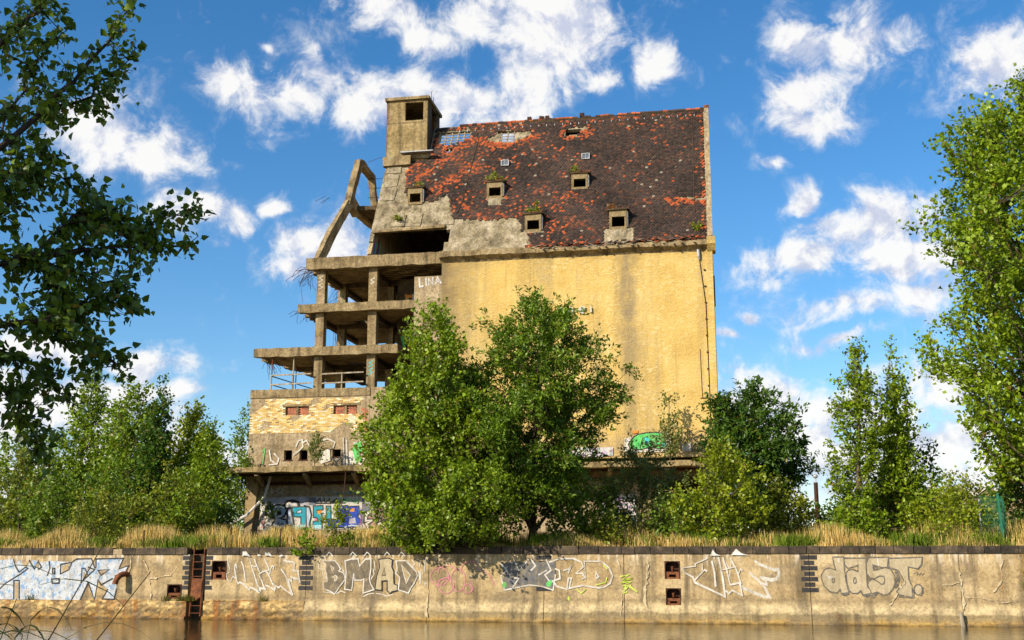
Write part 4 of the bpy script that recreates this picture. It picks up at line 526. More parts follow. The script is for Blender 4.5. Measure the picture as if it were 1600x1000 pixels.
# ladder, drain pipe, stump, posts
def make_quay_fittings():
    root = empty('ladder', QW(-13.03, .02, .1), -A); tag(root, 'rusty iron ladder in the dark slot of the quay wall', 'ladder')
    for x in (-.23, .23):
        MB().tube([(x - .03, -.02, 0), (x, .0, 1.0), (x + .01, .02, 2.3), (x + .02, .02, 2.74)], .024, 6).build('rail', MAT['rust'], root)
    for k in range(9): MB().tube([(-.23, 0, .12 + k * .29), (.24, .0, .125 + k * .29)], .013, 5).build('rung', MAT['rust'], root)
    MB().quadbox([(-.26, -.05, .82), (.02, -.06, .62), (.02, -.045, .62), (-.26, -.035, .82), (-.20, -.06, 1.50), (.25, -.05, 1.48), (.25, -.035, 1.48), (-.20, -.045, 1.50)]).quadbox([(.02, -.06, .62), (.20, -.05, .78), (.20, -.035, .78), (.02, -.045, .62), (.03, -.056, 1.488), (.25, -.05, 1.48), (.25, -.035, 1.48), (.03, -.04, 1.488)]).build('plate', MAT['rust'], root)
    root = empty('drain_pipe', QW(-16.12, 0, 1.75), -A); tag(root, 'curved rusty pipe elbow sticking out of the quay wall', 'pipe')
    pts = [(.0, .06, .0), (-.02, -.12, .02)] + [(-.03 - .26 * math.sin(t) * .9, -.15 - .33 * math.sin(t), .02 - .0 - .46 * (1 - math.cos(t))) for t in np.linspace(.25, 1.45, 7)]
    MB().tube(pts, [.115] * len(pts), 12, cap=False).build('pipe', MAT['rust'], root, smooth=True)
    MB().tube([pts[-2], pts[-1]], [.096, .096], 10).build('pipe_bore', MAT['rust_dark'], root)
    st = empty('mooring_stump', QW(16.36, -.42, -.6), -A); tag(st, 'grey wooden stump leaning on the foot of the quay wall', 'post')
    MB().tube([(.05, 0, 0), (.02, .02, .6), (-.03, .06, 1.08)], [.085, .08, .07], 9).build('timber', MAT['wood'], st)
    for i, s in enumerate((-19.85, -15.96, -12.11, -9.88)):
        p = MB().beam((0, 0, -.3), ((.03, -.02, .05, .0)[i], 0, .90), .05, .05).build('fence_post', MAT['rust_dark'])
        p.location = QW(s, .9, gz(s, .9)); p.rotation_euler = (0, 0, -A)
        tag(p, 'thin rusty iron post in the dry grass ' + ('beside the round olive shrub', 'above the curved pipe elbow', 'just past the ladder', 'nearest the leafy weed in the quay joint')[i], 'post', 'rusty posts along the quay')
make_quay_fittings()

# ------------------------------------------------------------------ the warehouse
GZ = 2.85
bld = empty('ruined_warehouse', (12.60, 70.0, GZ), -A)
tag(bld, 'ruined ochre grain warehouse with broken tiled roof and open concrete floors', 'building')
DN = (0, 0, -GZ)                                     # parts are modelled with absolute heights
def part(mb, name, mat, parent=bld, label=None, smooth=False, kind=None, col=None):
    o = mb.build(name, mat, parent, DN if parent is bld else None, smooth, col)
    if label: o['label'] = label
    if kind: o['kind'] = kind
    return o
ZE, ZR, DR = 22.2, 33.35, 6.0                        # eaves and ridge height, ridge depth
SL = DR / (ZR - ZE)
def roof(x, z, n=0.0):                               # point on the front slope, n metres above it
    c = math.hypot(1, SL); return (x, (z - ZE) * SL - n / c, z + n * SL / c)
R_BARE = [[(-21.05,30.52),(-21.24,27.77),(-20.52,26.93),(-18.96,26.35),(-17.79,27.04),(-17.49,26.25),(-17.16,24.78),(-14.85,24.56),(-12.54,24.63),(-12.19,23.51),(-11.51,22.6),(-12.61,21.68),(-22.31,21.8),(-23.4,24.81),(-23.25,30.87)]]
R_OPEN = [[(-22.54,24.3),(-17.4,24.28),(-17.09,23.81),(-17.5,22.39),(-17.33,21.24),(-22.76,21.54)]]
R_HOLE = [[(-19.26,32.75),(-16.89,32.97),(-16.78,32.11),(-17.76,31.51),(-19.21,31.46)],[(-14.84,32.45),(-13.67,32.52),(-13.64,31.58),(-14.6,31.41)],[(-18.57,31.16),(-17.91,31.19),(-17.92,30.77),(-18.47,30.73)],[(-9.91,32.37),(-8.62,32.42),(-8.78,31.95),(-9.87,31.64)]]
R_STRIP = [[(-15.68,31.76),(-14.96,32.37),(-12.35,32.31),(-12.43,31.81),(-13.8,31.26),(-14.98,31.36)],[(-10.02,32.14),(-8.44,32.49),(-8.3,32.15),(-9.12,31.49),(-10.04,31.49)],[(-3.06,25.65),(-0.26,25.36),(-0.26,25.17),(-1.6,25.4)]]
CABLES = [[(-16.18,5.36,32.05),(-16.43,3.91,29.33),(-16.66,2.23,26.19),(-16.92,1.76,25.29)],[(-1.09,5.76,32.79),(-1.02,4.23,29.93),(-1.03,2.16,26.05),(-1.0,1.25,24.35)]]
DORMERS = [(-20.0, 1.05, 26.35, 1.2), (-14.42, 1.12, 26.5, 1.15), (-8.62, 1.12, 26.85, 1.1), (-11.52, 1.1, 23.5, 1.2), (-5.92, 1.15, 23.35, 1.3)]

def build_walls():
    # ochre front wall, grey panel beside the open floors
    ragged = lambda x, z: True
    part(sheet(cuts(-17.5, -.36, .6), cuts(8.55, 21.9, .6), ragged, lambda x, z: (x, .012 * math.sin(x * .9 + z * .4), z), lambda x, z: (x, .4, z)), 'front_wall', MAT['yellow'])
    part(MB().box(-.36, .02, -.05, .4, 8.5, 21.9), 'corner_pilaster', MAT['yellow'])
    part(MB().box(-19.35, -17.5, .01, .35, 16.2, 20.66, .012), 'grey_wall_panel', MAT['grey_wall'])
    part(MB().box(-22.2, -17.5, .02, .35, 8.5, 13.4, .0), 'lower_wall_panel', MAT['grey_wall']); part(MB().box(-19.35, -17.5, .025, .35, 13.4, 16.2), 'lower_wall_panel', MAT['grey_wall'])
    # right gable end, back wall, cross walls
    m = MB(); m.prism([(0, .4, 3), (0, 11.9, 3), (0, 11.9, ZE), (0, 6, ZR - .05), (0, .4, ZE + .3)], (-.35, 0, 0)); part(m, 'gable_wall', MAT['yellow'])
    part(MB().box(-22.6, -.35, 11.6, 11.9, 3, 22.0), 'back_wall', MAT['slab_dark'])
    part(MB().box(-.36, .05, .41, 1.0, 19.0, 19.8).box(.0, .10, 1.0, 1.6, 18.2, 20.1), 'gable_box', MAT['rust_dark'])
    # slanted cross wall closing the attic at the torn end
    part(MB().prism([(-22.75, .25, 22.45), (-22.75, 6, ZR - .4), (-22.75, 11.7, 22.45)], (.28, 0, 0)), 'attic_cross_wall', MAT['grey_wall'])
    r = random.Random(4); m = MB()
    for i, c in enumerate(('paint_purple', 'paint_green', 'paint_cyan', 'paint_pink', 'paint_black', 'paint_purple', 'paint_green')):
        y = .9 + i * .16; m.ribbon([(y + r.uniform(-.1, .1), 22.6 + r.uniform(0, .2)), (y + r.uniform(-.1, .4), 23.2), (y + r.uniform(0, .5), 23.6 + r.uniform(-.3, .3))], .22, lambda a, b, i=i: (-22.463 + .001 * i, a, b), i)
    part(m, 'graffiti', [PAINT[c] for c in ('paint_purple', 'paint_green', 'paint_cyan', 'paint_pink', 'paint_black', 'paint_purple', 'paint_green')], label='purple and green graffiti inside the open attic')
    for z0, z1 in ((13.3, 15.6), (16.2, 18.5), (19.1, 21.3)):
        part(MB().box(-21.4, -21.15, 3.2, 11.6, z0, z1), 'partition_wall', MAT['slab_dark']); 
    cs = ('paint_green', 'paint_orange', 'paint_cyan', 'paint_wall_white', 'paint_pink')
    for zf in (13.6, 16.5, 19.4):
        m = MB(); x = -21.0
        for i in range(9):
            x += r.uniform(.15, .35); m.ribbon([(x, zf), (x + r.uniform(-.3, .3), zf + .7), (x + r.uniform(.1, .6), zf + r.uniform(.5, 1.3))], .2, lambda a, b, i=i: (a, 2.985 - .001 * i, b), i % 5)
        part(m, 'graffiti', [PAINT[c] for c in cs], label='graffiti on the inner wall of the open floor')
    for z0, z1 in ((13.4, 15.65), (16.25, 18.6), (19.05, 21.3)): part(MB().box(-21.2, -17.6, 3.0, 3.2, z0, z1), 'inner_wall', MAT['slab_dark'])  # interior shade put into the wall's concrete colour
    # cornice: stepped concrete band under the gutter
    for x0, x1, dz in ((-17.6, -11.2, .06), (-11.2, -.30, 0)):
        m = MB(); P = [(.02, 21.45), (-.10, 21.62), (-.34, 21.78), (-.42, 21.82), (-.42, 22.12 + dz), (.3, 22.25 + dz), (.3, 21.45)]
        n = 26; b = 0; r2 = random.Random(8)
        for i in range(n + 1):
            x = x0 + (x1 - x0) * i / n
            for y, z in P: m.v.append((x, y + r2.uniform(-.03, .03) * (y < 0), z + r2.uniform(-.035, .035) * (y < 0)))
        k = len(P)
        for i in range(n):
            for j in range(k): m.f.append((i * k + j, i * k + (j + 1) % k, (i + 1) * k + (j + 1) % k, (i + 1) * k + j)); m.m.append(0)
        m.f.append(tuple(range(k - 1, -1, -1))); m.m.append(0); m.f.append(tuple(range(n * k, n * k + k))); m.m.append(0)
        part(m, 'cornice', MAT['slab'])
    part(MB().prism([(-.30, .4, 21.35), (-.30, -.10, 21.45), (-.30, -.46, 21.85), (-.30, -.50, 22.30), (-.30, .4, 22.5)], (.52, 0, 0)), 'cornice_return', MAT['yellow'])
    # rain-water hopper and lightning conductor down the corner
    part(MB().tube([(-.85, -.10, 21.55), (-.83, -.12, 21.1), (-.80, -.06, 20.9)], [.10, .09, .06], 8), 'rain_spout', MAT['lead'])
    m = MB(); m.tube([(-.80, -.04, 20.9), (-.50, -.045, 18), (-.47, -.045, 14), (-.44, -.045, 9.0)], .02, 5)
    for k in range(11): m.box(-.56, -.44, -.06, .02, 20.2 - k * 1.05, 20.28 - k * 1.05)
    part(m, 'lightning_conductor', MAT['rust_dark'])
    part(MB().tube([(-.95, -.03, 15.2), (-.92, -.035, 12.8), (-.90, -.03, 12.2)], .018, 5).box(-1.02, -.5, -.05, .0, 12.1, 12.16).box(-1.02, -.5, -.05, .0, 11.75, 11.81), 'cable_bracket', MAT['rebar'])
    # metal letters left over from the old sign
    for L in SIGN:
        m = MB()
        for st in L:
            if len(st) == 9 and abs(st[0][0] - st[-1][0]) < .02: m.prism([(a, -.13, b) for a, b in st[:-1]], (0, .11, 0))
            else:
                for (a, b), (c, d) in zip(st, st[1:]): m.beam((a, -.075, b), (c, -.075, d), .11, .12)
        part(m, 'sign_letter', MAT['steel'])
    m = MB()
    for st in LINA: m.ribbon(st, .12, lambda a, b: (a, -.011, b))
    part(m, 'graffiti', PAINT['paint_wall_white'], label='white painted name LINA')
SIGN = [[[(-7.71,18.13),(-7.69,17.78)],[(-7.69,18.29),(-7.69,18.27),(-7.71,18.27),(-7.72,18.27),(-7.72,18.29),(-7.72,18.31),(-7.7,18.32),(-7.69,18.31),(-7.69,18.29)]],[[(-8.42,17.96),(-8.09,17.95)],[(-8.09,17.95),(-8.1,18.02),(-8.13,18.08),(-8.18,18.13),(-8.24,18.15),(-8.3,18.14),(-8.36,18.11),(-8.4,18.06),(-8.42,17.99),(-8.42,17.92),(-8.4,17.85),(-8.35,17.8),(-8.3,17.77),(-8.23,17.76),(-8.17,17.78)]],[[(-9.14,17.79),(-9.16,18.12)],[(-9.15,18.04),(-9.04,18.13),(-8.93,18.1),(-8.89,17.98),(-8.87,17.81)]],[[(-9.85,18.07),(-9.69,18.12),(-9.54,18.06),(-9.51,17.87),(-9.52,17.74)],[(-9.82,17.85),(-9.69,17.93),(-9.52,17.89)],[(-9.82,17.85),(-9.76,17.75),(-9.54,17.77)]]]
LINA = [[(-19.02,20.49),(-18.97,19.96),(-18.75,20.0)],[(-18.57,20.51),(-18.52,20.03)],[(-18.36,20.05),(-18.39,20.5),(-18.08,20.1),(-18.11,20.55)],[(-17.89,20.11),(-17.78,20.56),(-17.55,20.15)],[(-17.85,20.25),(-17.62,20.29)]]
build_walls()

def build_floors():
    # torn concrete floors; each carries ribs underneath and a round silo hole
    def slab(x0, x1, z0, z1, dep, hole, taper):
        xs = cuts(x0, x1, .4); ys = cuts(0, dep, .4); r = random.Random(int(z1 * 10))
        keep = lambda x, y: (not hole or (x - hole[0]) ** 2 + (y - hole[1]) ** 2 > hole[2] ** 2) and x > x0 + taper * y + .25 * math.sin(y * 2.1)
        jz = {}
        def f(x, y): return (x + (.10 * math.sin(y * 7) if x <= x0 + .1 else 0), y + (.03 * math.sin(x * 9.0) if y == 0 else 0) - .02, z1 + .015 * math.sin(x * 5 + y * 3))
        def g(x, y): return (x + (.10 * math.sin(y * 7) if x <= x0 + .1 else 0), y + (.04 * math.sin(x * 41.0 + 1) * math.sin(x * 7) if y == 0 else 0) + .01, z0 + .012 * math.sin(x * 4.1 + y * 3.3) + .035 * math.sin(x * 37.7 + y * 23) * math.sin(x * 11.3 - y * 17))
        m = sheet(xs, ys, keep, f, g)
        return m
    S = [(-26.9, -17.5, 21.50, 22.28, 11.6, (-19.2, 3.9, 0), .05), (-27.35, -19.3, 18.55, 19.10, 11.6, (-23.8, 4.2, 1.0), .06), (-30.35, -20.4, 15.62, 16.20, 11.6, (-24.3, 4.6, 1.25), .12)]
    for x0, x1, z0, z1, dep, h, tp in S:
        so = part(slab(x0, x1, z0, z1, dep, h if h[2] else None, tp), 'floor_slab', MAT['slab'])
        for x in (x0 + .9 + (0 if x0 > -29 else 3.2), -22.4):
            MB().beam((x, .5, z0 - .13), (x, 11.2, z0 - .13), .34, .40, j=.02).build('floor_beam', MAT['slab_dark'], so)
        MB().beam((x0 + 1.4, 4.4, z0 - .10), (-21, 4.4, z0 - .10), .3, .34).build('floor_beam', MAT['slab_dark'], so)
    part(MB().box(-22.4, -.4, .4, 11.6, 21.5, 21.9), 'attic_floor', MAT['slab_dark'])
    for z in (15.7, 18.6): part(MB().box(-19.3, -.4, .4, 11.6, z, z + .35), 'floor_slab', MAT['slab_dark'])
    part(MB().box(-30.35, -22.2, .35, 11.6, 13.0, 13.34), 'terrace_floor', MAT['slab']); part(MB().box(-22.2, -19.3, .35, 11.6, 13.0, 13.34), 'terrace_floor', MAT['slab_dark'])  # covered end in the darker copy, shade in its colour
    cols = [(-25.95, .38, .58), (-22.32, .38, .58), (-25.85, 4.4, .55), (-22.3, 4.4, .5), (-25.8, 9.0, .5)]
    for z0, z1 in ((13.34, 15.66), (16.18, 18.60), (19.08, 21.55)):
        for x, y, w in cols:
            j = random.uniform(-.04, .04)
            if y > 8 and z0 < 14: continue
            part(MB().quadbox([(x - w / 2 + a * .01, y + .02 + b, zz) for zz in (z0, z1) for a, b in ((0, 0), (w * 100, 0), (w * 100, w), (0, w))]), 'column', MAT['slab'])
    m = MB()
    for x, z, c in ((-22.32, 14.3, 'b'), (-22.32, 14.8, 'b'), (-25.95, 20.2, 'w'), (-25.95, 20.7, 'w'), (-22.35, 20.4, 'w')):
        k = 0 if c == 'w' else 1
        t = MB(); t.ribbon([(x - .15, z), (x + .12, z + .12), (x - .12, z + .28), (x + .14, z + .42)], .05, lambda a, b: (a, .392, b)); part(t, 'graffiti', PAINT['paint_cyan' if k else 'paint_white_thin'])

    # railings on the terrace
    def rail(x0, x1, y, posts, zt=14.40):
        m = MB()
        for z in (zt - .62, zt): m.beam((x0, y, z - .02), (x1, y, z + .03), .05, .09)
        for x in posts: m.beam((x, y + .06, 13.34), (x, y + .06, zt + .05), .07, .07)
        part(m, 'railing', MAT['wood'])
    rail(-29.1, -26.3, .12, (-29.1, -27.6)); rail(-25.55, -22.7, .12, (-24.2,))
    m = MB()
    for z in (13.78, 14.35): m.beam((-29.1, .2, z), (-28.4, 6.2, z), .04, .06)
    part(m, 'railing', MAT['rebar'])
    for x, y, mt in ((-29.1, .22, 'rust'), (-27.62, .3, 'wood'), (-28.6, 3.3, 'rust'), (-28.2, 6.0, 'rust')):
        part(MB().tube([(x, y, 13.34), (x + .02, y, 15.72)], .05 if mt == 'wood' else .035, 6), 'prop', MAT[mt])
    # leaning concrete gable frame on the torn end
    J = dict(F=(-26.25, .6, 22.2), M=(-25.75, 1.7, 24.5), K=(-25.1, 3.0, 26.9), T=(-24.98, 4.75, 30.55), T2=(-24.95, 5.3, 30.65), S=(-24.8, 7.3, 30.3), R=(-24.65, 8.2, 26.9), B=(-24.5, 9.5, 26.6))
    m = MB()
    for a, b, w in (('F', 'M', .62), ('M', 'K', .56), ('K', 'T', .52), ('T', 'T2', .55), ('T2', 'S', .46), ('S', 'R', .42), ('K', 'B', .5)):
        A0, B0 = Vector(J[a]), Vector(J[b]); e = (B0 - A0).normalized() * .14; n = 4
        pts = [A0 - e + (B0 - A0 + 2 * e) * i / n for i in range(n + 1)]
        for p, q in zip(pts, pts[1:]): m.beam(p, q, .46, w, j=.03)
    m.beam((-25.05, 3.3, 27.2), (-24.9, 4.3, 26.7), .44, .9)
    part(m, 'gable_frame', MAT['slab'])
    part(sheet(cuts(-25.0, -22.5, .4), cuts(3.9, 10.6, .45), lambda x, y: (x + 23.6) ** 2 + (y - 6.4) ** 2 > .35 and x > -25 + .02 * y, lambda x, y: (x, y, 27.02 + .04 * math.sin(5 * x + y)), lambda x, y: (x, y, 26.72 + .06 * math.sin(7 * x + 3 * y))), 'collar_slab', MAT['slab_dark'])
    # hanging reinforcement
    def tangle(c, n, L, seed, sx=1.0, droop=.5):
        r = random.Random(seed); m = MB()
        for i in range(n):
            p = Vector(c) + Vector((r.uniform(-.1, .3), r.uniform(0, 1.8), r.uniform(-.15, .15))); d = Vector((-sx * r.uniform(.5, 1), r.uniform(-.5, .4), r.uniform(-.4, .35))); pts = [p]
            for k in range(6):
                d += Vector((r.uniform(-.35, .35), r.uniform(-.3, .3), r.uniform(-.35, .25) - droop * .18)); pts.append(pts[-1] + d.normalized() * L / 6 * r.uniform(.6, 1.2))
            m.tube(pts, .014, 4, cap=False)
        part(m, 'rebar_tangle', MAT['rebar'], kind='stuff')
    tangle((-26.8, .1, 21.7), 22, 1.7, 1); tangle((-27.25, .1, 18.8), 9, 1.0, 2); tangle((-29.9, .3, 15.6), 16, 1.2, 3, -.9, 1.2); tangle((-26.3, 4.5, 21.3), 9, 1.5, 5, .6, 1.3); tangle((-26.5, 4, 18.4), 10, 1.6, 6, -.4, 1.3); tangle((-26.2, 1.0, 27.0), 3, .9, 7); tangle((-25.0, 4.2, 30.4), 3, .7, 8)
    m = MB()
    for k, z in enumerate((30.0, 29.3, 28.6, 27.9)): m.tube([(-24.9, 6.4 + .2 * k, z), (-23.8, 5.8, z - .35), (-22.7, 5.2, z - .4)], .022, 4, cap=False)
    m.tube([(-22.9, 4.8, 30.9), (-23.3, 4.5, 30.8), (-24.1, 4.2, 30.4)], .014, 4, cap=False)
    m.tube([(-26.9, -.0, 21.5), (-27.2, -.1, 20.5), (-27.0, -.1, 19.2)], .012, 4, cap=False)
    part(m, 'rebar', MAT['rebar'], kind='stuff')
build_floors()

def build_lower_block():
    blk = part(sheet(cuts(-30.4, -22.2, .45, (-27.92, -26.34, -24.62, -23.04, -27.36, -26.86, -26.31, -24.06)), cuts(8.2, 13.38, .4, (12.25, 11.68, 9.40, 8.76, 8.94, 12.85, 10.5)),
        lambda x, z: not ((11.68 < z < 12.25 and (-27.92 < x < -26.34 or -24.62 < x < -23.04)) or (8.76 < z < 9.40 and (-27.92 < x < -27.36 or -26.86 < x < -26.31)) or (8.94 < z < 9.40 and -24.62 < x < -24.06)),
        lambda x, z: (x, .0, z), lambda x, z: (x, .35, z)), 'block_wall', MAT['grey_wall'])
    part(MB().box(-30.4, -30.05, .36, 11.6, 8.2, 13.36), 'side_wall', MAT['grey_wall'])
    part(MB().box(-30.42, -22.2, -.05, .34, 12.86, 13.40, .02), 'parapet_band', MAT['slab'])
    # yellow glazed facing bricks (too small to pick apart): one joined part
    r = np.random.default_rng(3); V = []; F = []; C = []
    bw, bh = .255, .083; base = np.array([(x, y, z) for z in (0, 1) for x, y in ((0, 0), (1, 0), (1, 1), (0, 1))], float)
    fc = [(3, 2, 1, 0), (4, 5, 6, 7), (0, 1, 5, 4), (1, 2, 6, 5), (2, 3, 7, 6), (3, 0, 4, 7)]
    rows = int((12.84 - 10.52) / bh)
    for k in range(rows):
        z = 10.52 + k * bh
        for i in range(int(8.1 / bw)):
            x = -30.38 + i * bw + (k % 2) * bw / 2
            xc = x + bw / 2
            if 11.60 < z < 12.24 and (-28.05 < xc < -26.2 or -24.75 < xc < -22.9): continue
            if xc > -22.75 + .3 * math.sin(z * 3): continue
            if xc < -29.3 and z > 11.7 + (xc + 30.4) * .6: continue
            if z > 12.60 + .12 * math.sin(xc * 2.1) and (xc < -28.5 or xc > -24): continue
            if abs(xc + 24.0) + (z - 10.5) * 1.1 < .7: continue
            if r.random() < .03 or math.sin(xc * 1.7 + 1) * math.sin(z * 2.9 + xc * .6) + .5 * math.sin(xc * 4.3 - z * 5) > .93: continue
            d = .018 + r.random() * .012
            b = len(V); V += list(base * (bw - .012, d, bh - .012) + (x + .006, -d, z + .006)); F += [tuple(b + j for j in f) for f in fc]
            u = r.random(); c = (.60, .38, .10) if u < .45 else (.68, .49, .18) if u < .72 else (.74, .64, .42) if u < .95 else (.36, .19, .06)
            C += [np.array(c) * (.8 + .35 * r.random())] * 8
    o = mesh_obj('facing_bricks', V, F, MAT['brickface'], bld, DN, None, np.array(C)); o['kind'] = 'stuff'; o['label'] = 'yellow glazed facing bricks'
    V = []; F = []; C = []                                     # exposed red brick: corner toothing and the walled-up windows
    cells = []
    for k in range(18):
        for i in range(2):
            if r.random() < .75: cells.append((-22.72 + i * .2 + .08 * math.sin(k), 10.55 + k * .083, .20, -.012))
    for x0 in (-27.92, -24.62):
        for k in range(7):
            for i in range(8):
                x = x0 + i * .2 + (k % 2) * .1
                if not (.70 < x - x0 < .86) and x - x0 < 1.45: cells.append((x, 11.685 + k * .08, .185, .12))
    for x, z, w, d in cells:
        b = len(V); V += list(base * (w - .012, .05, .07) + (x, d, z)); F += [tuple(b + j for j in f) for f in fc]
        C += [np.array((.42, .13, .05)) * (.6 + .7 * r.random())] * 8
    o = mesh_obj('red_bricks', V, F, MAT['brickface'], bld, DN, None, np.array(C)); o['kind'] = 'stuff'
    for x0, x1 in ((-27.92, -26.34), (-24.62, -23.04)):
        w = MB(); xc = (x0 + x1) / 2; w.box(x0, x1, .17, .24, 11.68, 12.25); wo = part(w, 'walled_up_window', MAT['joint'])
        MB().box(xc - .07, xc + .07, .06, .17, 11.69, 12.24).build('mullion', MAT['slab'], wo)
        MB().box(x0 - .25, x1 + .2, -.03, .05, 12.26, 12.40, .01).build('lintel', MAT['slab'], wo)
    for x0, x1, z0 in ((-27.92, -27.36, 8.76), (-26.86, -26.31, 8.76), (-24.62, -24.06, 8.94)):
        part(MB().box(x0 - .06, x1 + .06, -.02, .10, z0 - .07, z0 - .005, .01), 'sill', MAT['rust_dark'])
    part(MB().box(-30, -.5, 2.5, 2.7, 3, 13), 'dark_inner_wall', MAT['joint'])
    # long canopy over the loading floor, wrapped round the corner
    can = part(sheet(cuts(-31.1, -.9, .5), cuts(-2.5, -.005, .5), lambda x, y: not (x > -1.6 and y < -1.6), lambda x, y: (x + .05 * math.sin(y * 9), y + (.05 * math.sin(x * 3.1) + .03 * math.sin(x * 11) if y < -2.4 else 0), 8.13 + .02 * math.sin(x * 4 + y)), lambda x, y: (x, y + (.07 * math.sin(x * 5.1) if y < -2.4 else 0), 7.80 + .03 * math.sin(3 * x + 2 * y))), 'canopy', MAT['tower'])
    MB().box(-32.2, -30.42, .02, 9, 7.8, 8.1, .02).build('canopy_return', MAT['slab'], can)
    for x in (-29.2, -26.0, -22.8, -19.6, -16.4, -13.2, -10, -6.8, -3.4):
        MB().beam((x, -.03, 7.1), (x + .35, -2.2, 7.72), .22, .26).build('canopy_bracket', MAT['slab'], can)
    MB().box(-30.4, -1, -.28, -.02, 7.15, 7.35).box(-30.9, -1, -1.5, -1.36, 7.62, 7.78).build('canopy_beam', MAT['rust_dark'], can)
    # loading floor wall with the big painted pieces, open bay at the right end
    part(sheet(cuts(-30.3, -.3, .8, (-4.2, -1.0)), cuts(2.9, 8.2, .5, (7.4,)), lambda x, z: not (-4.2 < x < -1.0 and z < 7.4), lambda x, z: (x, .0, z), lambda x, z: (x, .4, z)), 'loading_floor_wall', MAT['grey_wall'])
    part(MB().box(-4.2, -1.0, -.06, .4, 7.42, 7.52), 'lintel', MAT['tower'])
    part(MB().prism([(-30.3, -.02, 7.8), (-29.4, -.02, 7.8), (-29.9, -.02, 3.4), (-30.3, -.02, 3.4)], (0, -.3, 0)), 'corner_pier', MAT['yellow'])
    part(MB().tube([(-28.6, -.45, 7.7), (-28.9, -.5, 6.4), (-30.0, -.7, 5.2), (-31.6, -.9, 4.4)], .09, 6), 'hanging_conduit', MAT['white_pipe'])
    part(MB().tube([(-22.9, -2.3, 7.8), (-23.0, -2.2, 6.6), (-23.2, -2.1, 5.6)], .03, 5), 'hanging_cable', MAT['rebar'])
build_lower_block()
